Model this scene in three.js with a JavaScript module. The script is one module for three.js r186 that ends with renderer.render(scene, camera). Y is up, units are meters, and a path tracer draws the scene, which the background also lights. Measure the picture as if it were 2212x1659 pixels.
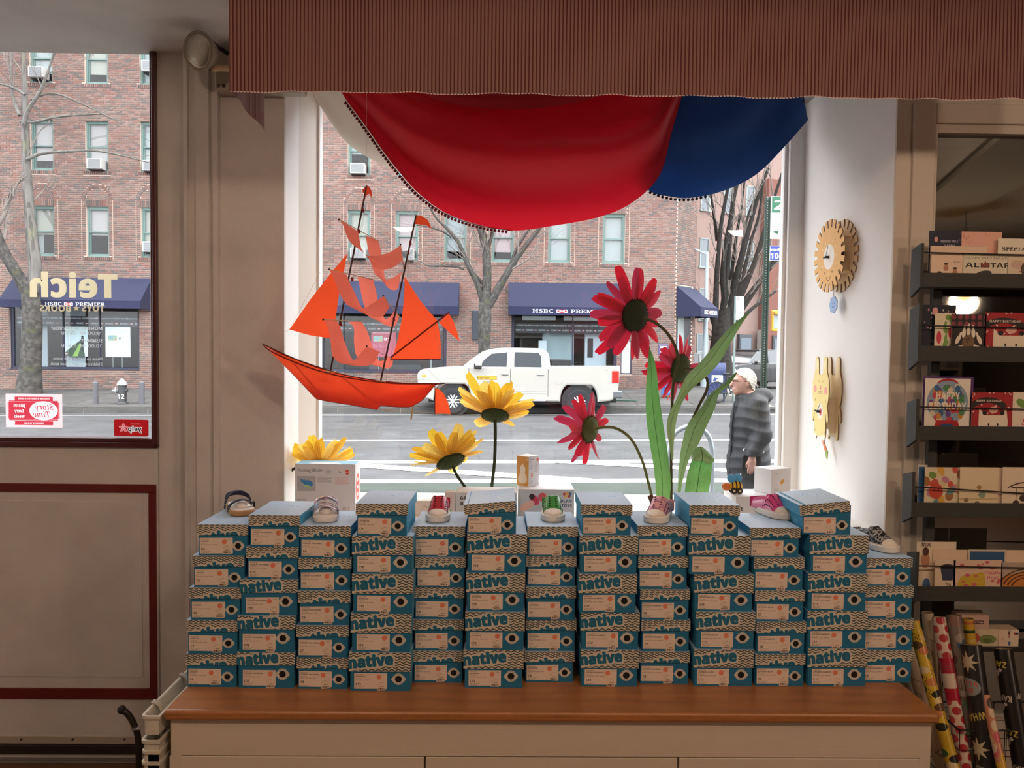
import * as THREE from 'three';
import { RoundedBoxGeometry } from 'three/addons/geometries/RoundedBoxGeometry.js';
import { mergeGeometries, mergeVertices } from 'three/addons/utils/BufferGeometryUtils.js';
import { TextGeometry } from 'three/addons/geometries/TextGeometry.js';
import { FontLoader } from 'three/addons/loaders/FontLoader.js';
import { MarchingCubes } from 'three/addons/objects/MarchingCubes.js';

// ---------- camera, sky, light, exposure ----------
const W = 2212, H = 1659, F = 1659, EYE = 1.62;
const scene = new THREE.Scene();
const camera = new THREE.PerspectiveCamera(2 * Math.atan(H / 2 / F) * 180 / Math.PI, W / H, 0.05, 300);
camera.rotation.order = 'YXZ';
camera.rotation.set(-0.038, -0.015, 0.0115);
camera.position.set(0, EYE, 0);
camera.updateMatrixWorld(true);
const renderer = new THREE.WebGLRenderer({ antialias: true });
renderer.toneMapping = THREE.LinearToneMapping;
renderer.toneMappingExposure = 1.0;
renderer.shadowMap.enabled = true;
{ // overcast sky: brighter overhead, slightly blue near the horizon
  const w = 64, h = 32, d = new Float32Array(w * h * 4);
  for (let j = 0; j < h; j++) for (let i = 0; i < w; i++) {
    const el = ((j + 0.5) / h - 0.5) * Math.PI, s = Math.max(0, Math.sin(el)), k = el < 0 ? 0.8 : 2.4 + 0.8 * s;
    const o = (j * w + i) * 4; d[o] = k * 0.97; d[o + 1] = k * 1.0; d[o + 2] = k * 1.04; d[o + 3] = 1;
  }
  const sky = new THREE.DataTexture(d, w, h, THREE.RGBAFormat, THREE.FloatType);
  sky.mapping = THREE.EquirectangularReflectionMapping; sky.magFilter = THREE.LinearFilter; sky.needsUpdate = true;
  scene.background = sky; scene.environment = sky;
}
const SKY_POWER = 2.0;
scene.backgroundIntensity = SKY_POWER; scene.environmentIntensity = SKY_POWER;
const sun = new THREE.DirectionalLight(0xfff4e4, 1.6);   // sun through thin cloud
sun.position.set(14, 34, -14); sun.target.position.set(0, 0, -16);
sun.castShadow = true; sun.shadow.radius = 16; sun.shadow.mapSize.set(2048, 2048);
Object.assign(sun.shadow.camera, { left: -30, right: 30, top: 30, bottom: -30, near: 1, far: 90 });
scene.add(sun, sun.target);
const LAMP_POWER = 3.9;          // each pendant lamp of the shop

// ---------- helpers ----------
const V2 = (x, y) => new THREE.Vector2(x, y), V3 = (x, y, z) => new THREE.Vector3(x, y, z);
let seed = 7; const rnd = () => { seed = (seed * 1664525 + 1013904223) >>> 0; return seed / 4294967296; };
const rr = (a, b) => a + (b - a) * rnd();
const dirOf = (px, py) => { const v = V3((px - W / 2) / F, -(py - H / 2) / F, -1).applyQuaternion(camera.quaternion); return v.multiplyScalar(-1 / v.z); };
const P = (px, py, d) => { const v = dirOf(px, py).multiplyScalar(d); v.y += EYE; return v; };   // point at distance d in front (world z = -d)
const PX = (px, d, py = 780) => P(px, py, d).x, PY = (py, d, px = 1081) => P(px, py, d).y;
const onLevel = (px, py, y) => P(px, py, (y - EYE) / dirOf(px, py).y);                             // point on the horizontal plane y
const names = {};
const numbered = (n) => { names[n] = (names[n] ?? -1) + 1; return names[n] ? n + '_' + String(names[n]).padStart(3, '0') : n; };
const tag = (o, label, category, group, kind) => { o.userData.label = label; o.userData.category = category; if (group) o.userData.group = group; if (kind) o.userData.kind = kind; return o; };
const thing = (name, label, category, pos, group, rotY = 0) => {
  const g = new THREE.Group(); g.name = numbered(name); if (pos) g.position.copy(pos.isVector3 ? pos : V3(...pos)); g.rotation.y = rotY;
  tag(g, label, category, group); scene.add(g); return g;
};
const part = (parent, name, geo, mat, pos, rot, label) => {
  const m = new THREE.Mesh(geo, mat); m.name = name; m.castShadow = m.receiveShadow = true;
  if (pos) m.position.copy(pos.isVector3 ? pos : V3(...pos)); if (rot) m.rotation.set(...rot);
  if (label) m.userData.label = label; parent.add(m); return m;
};
const solo = (name, label, category, geo, mat, pos, group) => { const m = part(scene, numbered(name), geo, mat, pos); return tag(m, label, category, group); };
const struct = (name, geo, mat, pos, parent = scene) => { const m = part(parent, name, geo, mat, pos); if (parent === scene) m.userData.kind = 'structure'; return m; };
const stuffPart = (m) => { m.userData.kind = 'stuff'; return m; };
const boxAt = (x0, x1, y0, y1, z0, z1) => { const g = new THREE.BoxGeometry(Math.abs(x1 - x0), Math.abs(y1 - y0), Math.abs(z1 - z0)); g.translate((x0 + x1) / 2, (y0 + y1) / 2, (z0 + z1) / 2); return g; };
const rbox = (w, h, d, r = 0.004, s = 2) => new RoundedBoxGeometry(w, h, d, s, Math.min(r, w / 2.01, h / 2.01, d / 2.01));
const rboxAt = (x0, x1, y0, y1, z0, z1, r = 0.004) => rbox(Math.abs(x1 - x0), Math.abs(y1 - y0), Math.abs(z1 - z0), r).translate((x0 + x1) / 2, (y0 + y1) / 2, (z0 + z1) / 2);
const merge = (gs) => mergeGeometries(gs.map((g) => { const n = g.index ? g.toNonIndexed() : g; for (const k of Object.keys(n.attributes)) if (!['position', 'normal', 'uv'].includes(k)) n.deleteAttribute(k); return n; }));
const tube = (pts, r, seg = 24, rad = 8, closed = false) => new THREE.TubeGeometry(new THREE.CatmullRomCurve3(pts, closed), seg, r, rad, closed);
const taper = (pts, radii, seg = 24, rad = 8) => {           // tube whose radius follows the list
  const g = new THREE.TubeGeometry(new THREE.CatmullRomCurve3(pts), seg, 1, rad), p = g.attributes.position, c = new THREE.CatmullRomCurve3(pts);
  for (let i = 0; i <= seg; i++) {
    const t = i / seg, k = t * (radii.length - 1), a = Math.min(radii.length - 2, Math.floor(k)), r = radii[a] + (radii[a + 1] - radii[a]) * (k - a), q = c.getPointAt(t);
    for (let j = 0; j <= rad; j++) { const n = i * (rad + 1) + j; p.setXYZ(n, q.x + (p.getX(n) - q.x) * r, q.y + (p.getY(n) - q.y) * r, q.z + (p.getZ(n) - q.z) * r); }
  }
  g.computeVertexNormals(); return g;
};
const rod = (a, b, r, rad = 8) => { const d = b.clone().sub(a), g = new THREE.CylinderGeometry(r, r, d.length(), rad); g.applyQuaternion(new THREE.Quaternion().setFromUnitVectors(V3(0, 1, 0), d.clone().normalize())); const m = a.clone().add(b).multiplyScalar(0.5); g.translate(m.x, m.y, m.z); return g; };
const lathe = (pts, seg = 32) => new THREE.LatheGeometry(pts.map((p) => V2(p[0], p[1])), seg);
const extr = (shape, depth, bevel = 0, curveSegments = 12) => new THREE.ExtrudeGeometry(shape, { depth, bevelEnabled: bevel > 0, bevelSize: bevel, bevelThickness: bevel, bevelSegments: 2, curveSegments });
const poly = (pts) => new THREE.Shape(pts.map((p) => V2(p[0], p[1])));
const surf = (nu, nv, f, thick = 0) => {                       // surface f(u,v) -> Vector3, optionally given thickness along its normal
  const pos = [], uv = [], idx = [];
  for (let j = 0; j <= nv; j++) for (let i = 0; i <= nu; i++) { const p = f(i / nu, j / nv); pos.push(p.x, p.y, p.z); uv.push(i / nu, j / nv); }
  for (let j = 0; j < nv; j++) for (let i = 0; i < nu; i++) { const a = j * (nu + 1) + i, b = a + 1, c = a + nu + 1, d = c + 1; idx.push(a, b, d, a, d, c); }
  const g = new THREE.BufferGeometry(); g.setAttribute('position', new THREE.Float32BufferAttribute(pos, 3)); g.setAttribute('uv', new THREE.Float32BufferAttribute(uv, 2)); g.setIndex(idx); g.computeVertexNormals();
  if (!thick) return g;
  const n = g.attributes.normal, N = pos.length / 3, p2 = pos.slice(), uv2 = uv.slice(), id2 = idx.slice();
  for (let k = 0; k < N; k++) { p2.push(pos[k * 3] - n.getX(k) * thick, pos[k * 3 + 1] - n.getY(k) * thick, pos[k * 3 + 2] - n.getZ(k) * thick); uv2.push(uv[k * 2], uv[k * 2 + 1]); }
  for (let k = 0; k < idx.length; k += 3) id2.push(idx[k] + N, idx[k + 2] + N, idx[k + 1] + N);
  const edge = []; for (let i = 0; i < nu; i++) edge.push([i, i + 1], [nv * (nu + 1) + i + 1, nv * (nu + 1) + i]);
  for (let j = 0; j < nv; j++) edge.push([(j + 1) * (nu + 1), j * (nu + 1)], [j * (nu + 1) + nu, (j + 1) * (nu + 1) + nu]);
  for (const [a, b] of edge) id2.push(a, a + N, b, b, a + N, b + N);
  const h = new THREE.BufferGeometry(); h.setAttribute('position', new THREE.Float32BufferAttribute(p2, 3)); h.setAttribute('uv', new THREE.Float32BufferAttribute(uv2, 2)); h.setIndex(id2); h.computeVertexNormals(); return h;
};
const hash = (x, y) => { let n = (Math.imul(x | 0, 374761393) + Math.imul(y | 0, 668265263)) | 0; n = Math.imul(n ^ (n >>> 13), 1274126177); return ((n ^ (n >>> 16)) >>> 0) / 4294967296; };
const vnoise = (x, y, per = 0) => { const xi = Math.floor(x), yi = Math.floor(y), fx = x - xi, fy = y - yi, s = fx * fx * (3 - 2 * fx), t = fy * fy * (3 - 2 * fy), m = (v) => per ? ((v % per) + per) % per : v; const a = hash(m(xi), m(yi)), b = hash(m(xi + 1), m(yi)), c = hash(m(xi), m(yi + 1)), d = hash(m(xi + 1), m(yi + 1)); return a + (b - a) * s + (c - a) * t + (a - b - c + d) * s * t; };
const fbm = (x, y, o = 4, per = 0) => { let v = 0, a = 0.5, f = 1; for (let i = 0; i < o; i++) { v += a * vnoise(x * f, y * f, per * f); a *= 0.5; f *= 2; } return v; };
const canvasTex = (w, h, draw, wrap = false, srgb = true) => { const c = document.createElement('canvas'); c.width = w; c.height = h; draw(c.getContext('2d'), w, h); const t = new THREE.CanvasTexture(c); if (srgb) t.colorSpace = THREE.SRGBColorSpace; if (wrap) t.wrapS = t.wrapT = THREE.RepeatWrapping; t.anisotropy = 8; return t; };
const dataTex = (w, h, f, srgb = true) => { const d = new Uint8Array(w * h * 4); for (let j = 0; j < h; j++) for (let i = 0; i < w; i++) { const c = f(i / w, j / h, i, j), o = (j * w + i) * 4; for (let k = 0; k < 3; k++) d[o + k] = Math.max(0, Math.min(255, c[k])); d[o + 3] = 255; } const t = new THREE.DataTexture(d, w, h); t.wrapS = t.wrapT = THREE.RepeatWrapping; t.magFilter = THREE.LinearFilter; if (srgb) t.colorSpace = THREE.SRGBColorSpace; t.needsUpdate = true; return t; };
const rep = (t, x, y) => { const c = t.clone(); c.repeat.set(x, y); c.needsUpdate = true; return c; };
const std = (color, roughness = 0.7, extra = {}) => new THREE.MeshStandardMaterial({ color, roughness, ...extra });
const phys = (color, roughness = 0.7, extra = {}) => new THREE.MeshPhysicalMaterial({ color, roughness, ...extra });
const cloth = (color, through, extra = {}) => new THREE.MeshPhysicalMaterial({ color, roughness: 1, transmission: through, thickness: 0, side: THREE.DoubleSide, ...extra });
const noiseBump = dataTex(256, 256, (u, v) => { const n = fbm(u * 16, v * 16, 5, 16) * 255; return [n, n, n]; }, false);
const weaveBump = dataTex(128, 128, (u, v, i, j) => { const n = 128 + 70 * Math.sin(i * Math.PI / 2) * Math.sin(j * Math.PI / 2) + 50 * (hash(i, j) - 0.5); return [n, n, n]; }, false);
const uvScale = (g, sx, sy) => { const u = g.attributes.uv; for (let i = 0; i < u.count; i++) u.setXY(i, u.getX(i) * sx, u.getY(i) * sy); return g; };
const uvWorld = (g, s = 1) => {                               // uv in metres by the dominant axis of each normal
  const h = g.index ? g.toNonIndexed() : g, p = h.attributes.position, n = h.attributes.normal, uv = new Float32Array(p.count * 2);
  for (let i = 0; i < p.count; i++) { const ax = Math.abs(n.getX(i)), ay = Math.abs(n.getY(i)), az = Math.abs(n.getZ(i)), x = p.getX(i), y = p.getY(i), z = p.getZ(i); const [a, b] = ay > ax && ay > az ? [x, z] : ax > az ? [z, y] : [x, y]; uv[i * 2] = a / s; uv[i * 2 + 1] = b / s; }
  h.setAttribute('uv', new THREE.BufferAttribute(uv, 2)); return h;
};
const font = await new FontLoader().loadAsync('fonts/droid/droid_sans_bold.typeface.json');
const fontR = await new FontLoader().loadAsync('fonts/droid/droid_sans_regular.typeface.json');
const fontS = await new FontLoader().loadAsync('fonts/droid/droid_serif_bold.typeface.json');
// ---------- the shop room ----------
const dW = 3.5, dL = 2.95, dR = 2.66, dDoor = 3.0;                    // window glass, left wall, right wall, door
const CEIL = PY(100, dL, 200), FLOOR = 0;
const wallBump = rep(noiseBump, 0.5, 0.5);
const plaster = dataTex(256, 256, (u, v) => { const n = 214 + 20 * (fbm(u * 8, v * 8, 5, 8) - 0.5) + 5 * (hash(u * 999, v * 999) - 0.5); return [n, n * 0.975, n * 0.945]; });
const M = {};
M.wall = std(0xffffff, 0.6, { map: plaster, bumpMap: noiseBump, bumpScale: 0.0006 });
M.white = std(0xe9e6e2, 0.55, { bumpMap: noiseBump, bumpScale: 0.0004 });
M.whitePaint = std(0xe4e1da, 0.45);
M.beige = std(0xcdc2b2, 0.5, { bumpMap: noiseBump, bumpScale: 0.0004 });
M.trimTan = std(0xbfa988, 0.5);
M.red = phys(0x4d1416, 0.32, { clearcoat: 0.5, clearcoatRoughness: 0.25 });
M.redFlat = phys(0x6a1a18, 0.45);
M.glass = phys(0xffffff, 0.0, { transmission: 1, thickness: 0, ior: 1.45, side: THREE.DoubleSide });
M.black = std(0x0b0b0c, 0.5); M.dark = std(0x1c1c1e, 0.6);
M.steel = std(0x9a9a98, 0.35, { metalness: 0.9 });
M.chrome = std(0xe8e8ea, 0.12, { metalness: 1 });
const W0 = (g) => uvWorld(g, 1);
const xWinL = PX(686, dW), xWinR = PX(1718, dW), xColL = PX(614, dL, 600), xColR = PX(1925, dR, 700);
const ySill = PY(1086, dW, 880), roomL = -3.6, roomR = 8.2, roomB = 8.2, HIGH = 3.4;

struct('floor', W0(boxAt(roomL, roomR, -0.15, 0, 8.2, -3.62)), std(0x6b4a33, 0.5));
struct('ceiling', merge([W0(boxAt(roomL, xColL - 0.14, CEIL, CEIL + 0.12, -1.45, -3.022)), W0(boxAt(roomL, xColL - 0.1, CEIL + 0.12, CEIL + 0.6, -2.99, -3.02)), W0(boxAt(xColL - 0.14, roomR, CEIL, CEIL + 0.12, -1.45, -3.7)), W0(boxAt(roomL, roomR, CEIL, HIGH + 0.12, -1.45, -1.55)), W0(boxAt(roomL, roomR, HIGH, HIGH + 0.12, roomB, -1.45))]), M.wall);
struct('wall_back', W0(boxAt(roomL, roomR, 0, HIGH, roomB, roomB + 0.15)), std(0x5d5348, 0.8));
struct('wall_side', W0(boxAt(roomL - 0.15, roomL, 0, HIGH + 0.1, roomB, -3.62)), M.wall);
struct('wall_far', W0(boxAt(roomR, roomR + 0.15, 0, HIGH + 0.1, roomB, -3.62)), std(0x5d5348, 0.8));
// pale band across the high ceiling, as the mirror shows it
{ const s = poly([[4.46, -2.53], [3.75, -0.25], [4.75, -0.6], [5.5, -3.85], [4.9, -4.3]]); struct('trim_6', extr(s, 0.05).rotateX(-Math.PI / 2).translate(0, HIGH - 0.06, 0), std(0xd8d6cc, 0.8)); }

// left front: door recess, moulded jamb, flat panel, return to the window
const xJ = PX(401, dL), xDoorL = roomL;
struct('wall_left', merge([
  W0(boxAt(PX(462, dL), xColL, 0, CEIL, -dL, -dL - 0.02)),
  W0(boxAt(xJ, PX(462, dL), 0, CEIL, -dL - 0.02, -dL - 0.22)),
]), M.wall);
{ // moulded jamb, as a swept profile
  const x0 = xJ, x1 = PX(478, dL), w = x1 - x0;
  const pr = [[0, -0.05], [0, 0.012], [w * 0.12, 0.018], [w * 0.14, 0.004], [w * 0.3, 0.010], [w * 0.36, 0.02], [w * 0.72, 0.02], [w * 0.76, 0.008], [w * 0.8, 0.008], [w * 0.84, 0.024], [w * 0.98, 0.024], [w, 0.0], [w, -0.05]];
  struct('trim_1', extr(poly(pr.map(([a, b]) => [a, -b])), CEIL - 0.002).rotateX(-Math.PI / 2).rotateX(0).translate(x0, 0.001, -dL), M.wall);
}
struct('wall_window_left', W0(boxAt(xColL - 0.14, xColL, 0, CEIL + 0.3, -dL - 0.02, -3.16)), M.white);
struct('trim_2', W0(rboxAt(xColL - 0.12, xColL - 0.003, 0, CEIL + 0.3, -3.16, -dW - 0.05, 0.004)), std(0xc2b5a6, 0.5));
// right return and right front panel
struct('wall_window_right', W0(boxAt(xColR, xColR + 0.1, 0, CEIL + 0.3, -dR - 0.01, -dW - 0.06)), M.white);
const xMir = PX(2013, dR, 700), yMirT = PY(288, dR, 2100);
struct('wall_right', merge([W0(boxAt(xColR, xColR + 0.1, 0, CEIL, -dR, -dR - 0.01)), W0(boxAt(xColR + 0.1, xMir, 0, CEIL, -dR, -dR - 0.1)), W0(boxAt(xMir, roomR, yMirT, CEIL, -dR, -dR - 0.1)), W0(boxAt(xMir, roomR, 0, 0.35, -dR, -dR - 0.1)), W0(boxAt(3.2, roomR, 0.35, yMirT, -dR, -dR - 0.1))]), M.beige);
struct('wall_behind_mirror', W0(boxAt(xMir, 3.3, 0.3, yMirT + 0.05, -dR - 0.06, -dR - 0.12)), M.dark);
{ // raised border moulding round the right panel
  const x = PX(1958, dR, 700), y = PY(224, dR, 2000);
  struct('trim_3', merge([rboxAt(x, xMir - 0.012, 0, y, -dR + 0.012, -dR - 0.01, 0.004), rboxAt(xMir - 0.012, 3.2, yMirT + 0.03, y, -dR + 0.012, -dR - 0.01, 0.004)]), M.beige);
  const m = solo('mirror', 'dark framed wall mirror behind the greeting card rack', 'mirror', boxAt(xMir - 0.005, 3.2, 0.35, yMirT, -dR - 0.03, -dR - 0.055), std(0x9a9c98, 0.02, { metalness: 1 }));
}
// front wall below, above and beside the window (outer shell of the shop front)
struct('wall_front', merge([
  W0(boxAt(xColL - 0.14, xColR + 0.1, 0.0, ySill - 0.03, -3.34, -3.62)), W0(boxAt(xColL - 0.14, xColR + 0.1, CEIL + 0.02, 4.2, -3.4, -3.62)),
  W0(boxAt(xColR + 0.1, roomR + 0.15, -0.1, 4.2, -3.4, -3.62)), W0(boxAt(roomL - 0.15, xColL - 0.1, CEIL + 0.38, 4.2, -3.02, -3.62)), W0(boxAt(PX(341, dDoor), xColL - 0.1, 0, CEIL + 0.4, -3.16, -3.62)),
]), std(0x8a7f76, 0.8));
struct('ceiling_window_bay', W0(boxAt(xColL - 0.1, xColR + 0.05, CEIL + 0.0, CEIL + 0.1, -dL, -3.62)), M.white);
struct('wall_beside_door', W0(boxAt(PX(341, dDoor), xColL - 0.14, 0, CEIL + 0.4, -dDoor - 0.005, -dDoor - 0.14)), M.wall);
// window platform behind the boxes
const yPlat = PY(1100, 3.0, 900);
struct('floor_window_platform', W0(boxAt(xColL, xColR, yPlat - 0.04, yPlat, -2.72, -3.36)), M.whitePaint);
struct('wall_platform_front', W0(boxAt(xColL, xColR, 0, yPlat - 0.04, -2.74, -2.78)), M.beige);

// ---------- display window ----------
{ const g = new THREE.Group(); g.name = 'window_1'; g.userData.kind = 'structure'; scene.add(g);
  const yT = CEIL + 0.02, fw = xWinR - PX(1690, dW), xl = xWinL, xr = xWinR;
  part(g, 'window_frame', merge([rboxAt(xl - 0.002, xl + 0.012, ySill, yT, -dW + 0.02, -dW - 0.04, 0.003), rboxAt(xr - fw, xr + 0.04, ySill, yT, -dW + 0.035, -dW - 0.04, 0.005), rboxAt(xr - fw - 0.016, xr - fw, ySill, yT, -dW + 0.012, -dW - 0.03, 0.003), rboxAt(xl, xr, yT - 0.05, yT + 0.02, -dW + 0.03, -dW - 0.04, 0.004)]), M.white);
  part(g, 'window_sill', rboxAt(xl - 0.02, xr + 0.02, ySill - 0.035, ySill, -3.3, -dW - 0.1, 0.006), M.whitePaint);
  part(g, 'window_pane', boxAt(xl + 0.01, xr - fw - 0.01, ySill + 0.001, yT - 0.05, -dW, -dW - 0.004), M.glass).geometry = new THREE.PlaneGeometry(xr - fw - xl - 0.02, yT - 0.05 - ySill).translate((xl + xr - fw) / 2, (ySill + yT - 0.05) / 2, -dW - 0.002);
}
// ---------- door with a red framed glass ----------
{ const g = new THREE.Group(); g.name = 'door_1'; g.userData.kind = 'structure'; scene.add(g);
  const z = -dDoor, xr = PX(341, dDoor), xg = PX(327, dDoor), x0 = roomL, y0 = PY(946, dDoor, 200), yT = CEIL + 0.36;
  const door = W0(merge([boxAt(x0, xr - 0.002, 0.012, y0 - 0.02, z, z - 0.045), boxAt(x0, x0 + 0.12, y0 - 0.02, yT, z, z - 0.045), boxAt(xg + 0.004, xr - 0.002, y0 - 0.02, yT, z - 0.004, z - 0.045)]));
  part(g, 'door_slab', door, M.wall);
  const fb = (y0 - PY(966, dDoor, 200));
  const bead = (a, b, c, d, o, e) => rboxAt(a, b, c, d, z + o, z - e, 0.004);
  part(g, 'glazing_frame', merge([bead(x0 + 0.1, xr, y0 - fb * 0.45, y0, 0.006, 0.05), bead(x0 + 0.1, xr + 0.002, y0 - fb, y0 - fb * 0.42, 0.014, 0.05), bead(xg, xg + 0.011, y0 - fb, yT, 0.006, 0.05), bead(xg + 0.010, xr + 0.002, y0 - fb, yT, 0.014, 0.05)]), M.red);
  part(g, 'window_pane', new THREE.PlaneGeometry(xg - x0 - 0.1, yT - y0).translate((xg + x0 + 0.1) / 2, (yT + y0) / 2, z - 0.024), M.glass);
  const px = (p) => PX(p, dDoor, 1250), py = (p) => PY(p, dDoor, 170);
  for (const [a, b, c, d] of [[x0 + 0.15, px(339), py(1063), py(1045)], [x0 + 0.15, px(339), py(1509), py(1486)], [px(323), px(339), py(1486), py(1063)]]) part(g, 'red_border', rboxAt(a, b, Math.min(c, d), Math.max(c, d), z + 0.007, z - 0.01, 0.002), M.redFlat);
  part(g, 'raised_panel', W0(rboxAt(x0 + 0.2, px(308), py(1462), py(1082), z + 0.003, z - 0.01, 0.0025)), M.wall);
  part(g, 'kick_plate', merge([rboxAt(x0 + 0.1, px(320), py(1606), py(1590), z + 0.004, z - 0.004, 0.001)]), std(0xb9ad9a, 0.4));
  part(g, 'kick_plate', rboxAt(x0 + 0.1, px(330), 0.03, py(1607), z + 0.012, z - 0.002, 0.002), std(0x3b3833, 0.45, { metalness: 0.5 }));
  part(g, 'threshold_bar', rboxAt(x0 + 0.1, px(330), py(1652), py(1640), z + 0.022, z + 0.012, 0.003), std(0x85807a, 0.4, { metalness: 0.6 }));
  for (const sx of [46, 157, 269]) part(g, 'screw', new THREE.CylinderGeometry(0.004, 0.004, 0.004, 10).rotateX(Math.PI / 2), M.dark, P(sx, 1597, dDoor - 0.006));
}
// ---------- writing on the door glass (read from the street) ----------
const textMesh = (s, f, size, depth = 0.0006, bevel = 0, cs = 6) => { const g = new TextGeometry(s, { font: f, size, depth, curveSegments: cs, bevelEnabled: bevel > 0, bevelSize: bevel, bevelThickness: 0.0002, bevelSegments: 2 }); g.computeBoundingBox(); return g; };
M.vinyl = cloth(0xf1ead6, 0.9); M.vinylGrey = cloth(0xe4ddcc, 0.8); M.vinylWhite = cloth(0xe6eaec, 0.8);
const mirrored = (name, label, rows, mat) => {
  const t = thing(name, label, 'lettering', P(170, 700, dDoor + 0.024 - 0.0015));
  for (const [s, f, x0, x1, y0, y1, m, bevel = 0] of rows) { // fit the text between pixel edges, reading right to left
    const a = P(x1, y1, dDoor + 0.0225).sub(t.position), b = P(x0, y0, dDoor + 0.0225).sub(t.position);
    const wide = Math.abs(a.x - b.x), tall = Math.abs(a.y - b.y);
    const glyphs = [...s]; let adv = 0; const whole = textMesh(s, f, 1); const bw = whole.boundingBox;
    const sx = wide / (bw.max.x - bw.min.x), sy = tall / (bw.max.y - bw.min.y), R = f.data.resolution;
    for (const ch of glyphs) {
      const gl = f.data.glyphs[ch] || f.data.glyphs['?'];
      if (ch !== ' ') { const g = textMesh(ch, f, 1, 1, bevel); g.translate(adv - bw.min.x, -bw.min.y, 0); g.scale(-sx, sy, 0.0006); const ix = g.index; g.translate(a.x, Math.min(a.y, b.y), 0);
        const q = g.attributes.position.array; for (let i = 0; i < q.length; i += 9) for (let k = 0; k < 3; k++) { const tmp = q[i + k]; q[i + k] = q[i + 3 + k]; q[i + 3 + k] = tmp; } g.computeVertexNormals();
        part(t, 'letter', g, m || mat); }
      adv += gl.ha / R;
    }
  }
  return t;
};
mirrored('window_lettering', 'big cream rounded shop name in mirror writing on the door glass', [['Teich', font, 66, 252, 588, 643, M.vinyl, 0.036]], M.vinyl);
mirrored('window_lettering', 'grey mirror-written line under the shop name on the door glass', [['TOYS', font, 177, 226, 659, 673, M.vinylGrey, 0.02], ['BOOKS', font, 86, 153, 659, 673, M.vinylGrey, 0.02]], M.vinylGrey);
{ const t = scene.children[scene.children.length - 1], s = new THREE.Shape(), k = dDoor / F; for (let i = 0; i < 10; i++) { const r = (i % 2 ? 3.2 : 7.5) * k, a = i * Math.PI / 5 + Math.PI / 2; i ? s.lineTo(r * Math.cos(a), r * Math.sin(a)) : s.moveTo(r * Math.cos(a), r * Math.sin(a)); } part(t, 'star', extr(s, 0.0006), M.vinylGrey, P(165, 666, dDoor + 0.0225).sub(t.position)); }
mirrored('window_lettering', 'small white opening hours in mirror writing on the door glass', [['MONDAY', font, 175, 221, 705, 713], ['TO', font, 152, 168, 705, 713], ['SATURDAY', font, 110, 147, 705, 713], ['9:00', fontR, 190, 217, 716, 724], ['AM - 7:00 PM', fontR, 132, 186, 716, 724], ['SUNDAYS', font, 176, 221, 732, 740], ['10:00', fontR, 191, 220, 743, 751], ['AM - 6:00 PM', fontR, 132, 187, 743, 751]], M.vinylWhite);
mirrored('window_lettering', 'two small white lines of house rules in mirror writing low on the door glass', [['Please no food or drink inside.', fontR, 114, 221, 771, 779], ['Children must be with an adult.', fontR, 108, 221, 782, 790]], M.vinylWhite);
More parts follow.
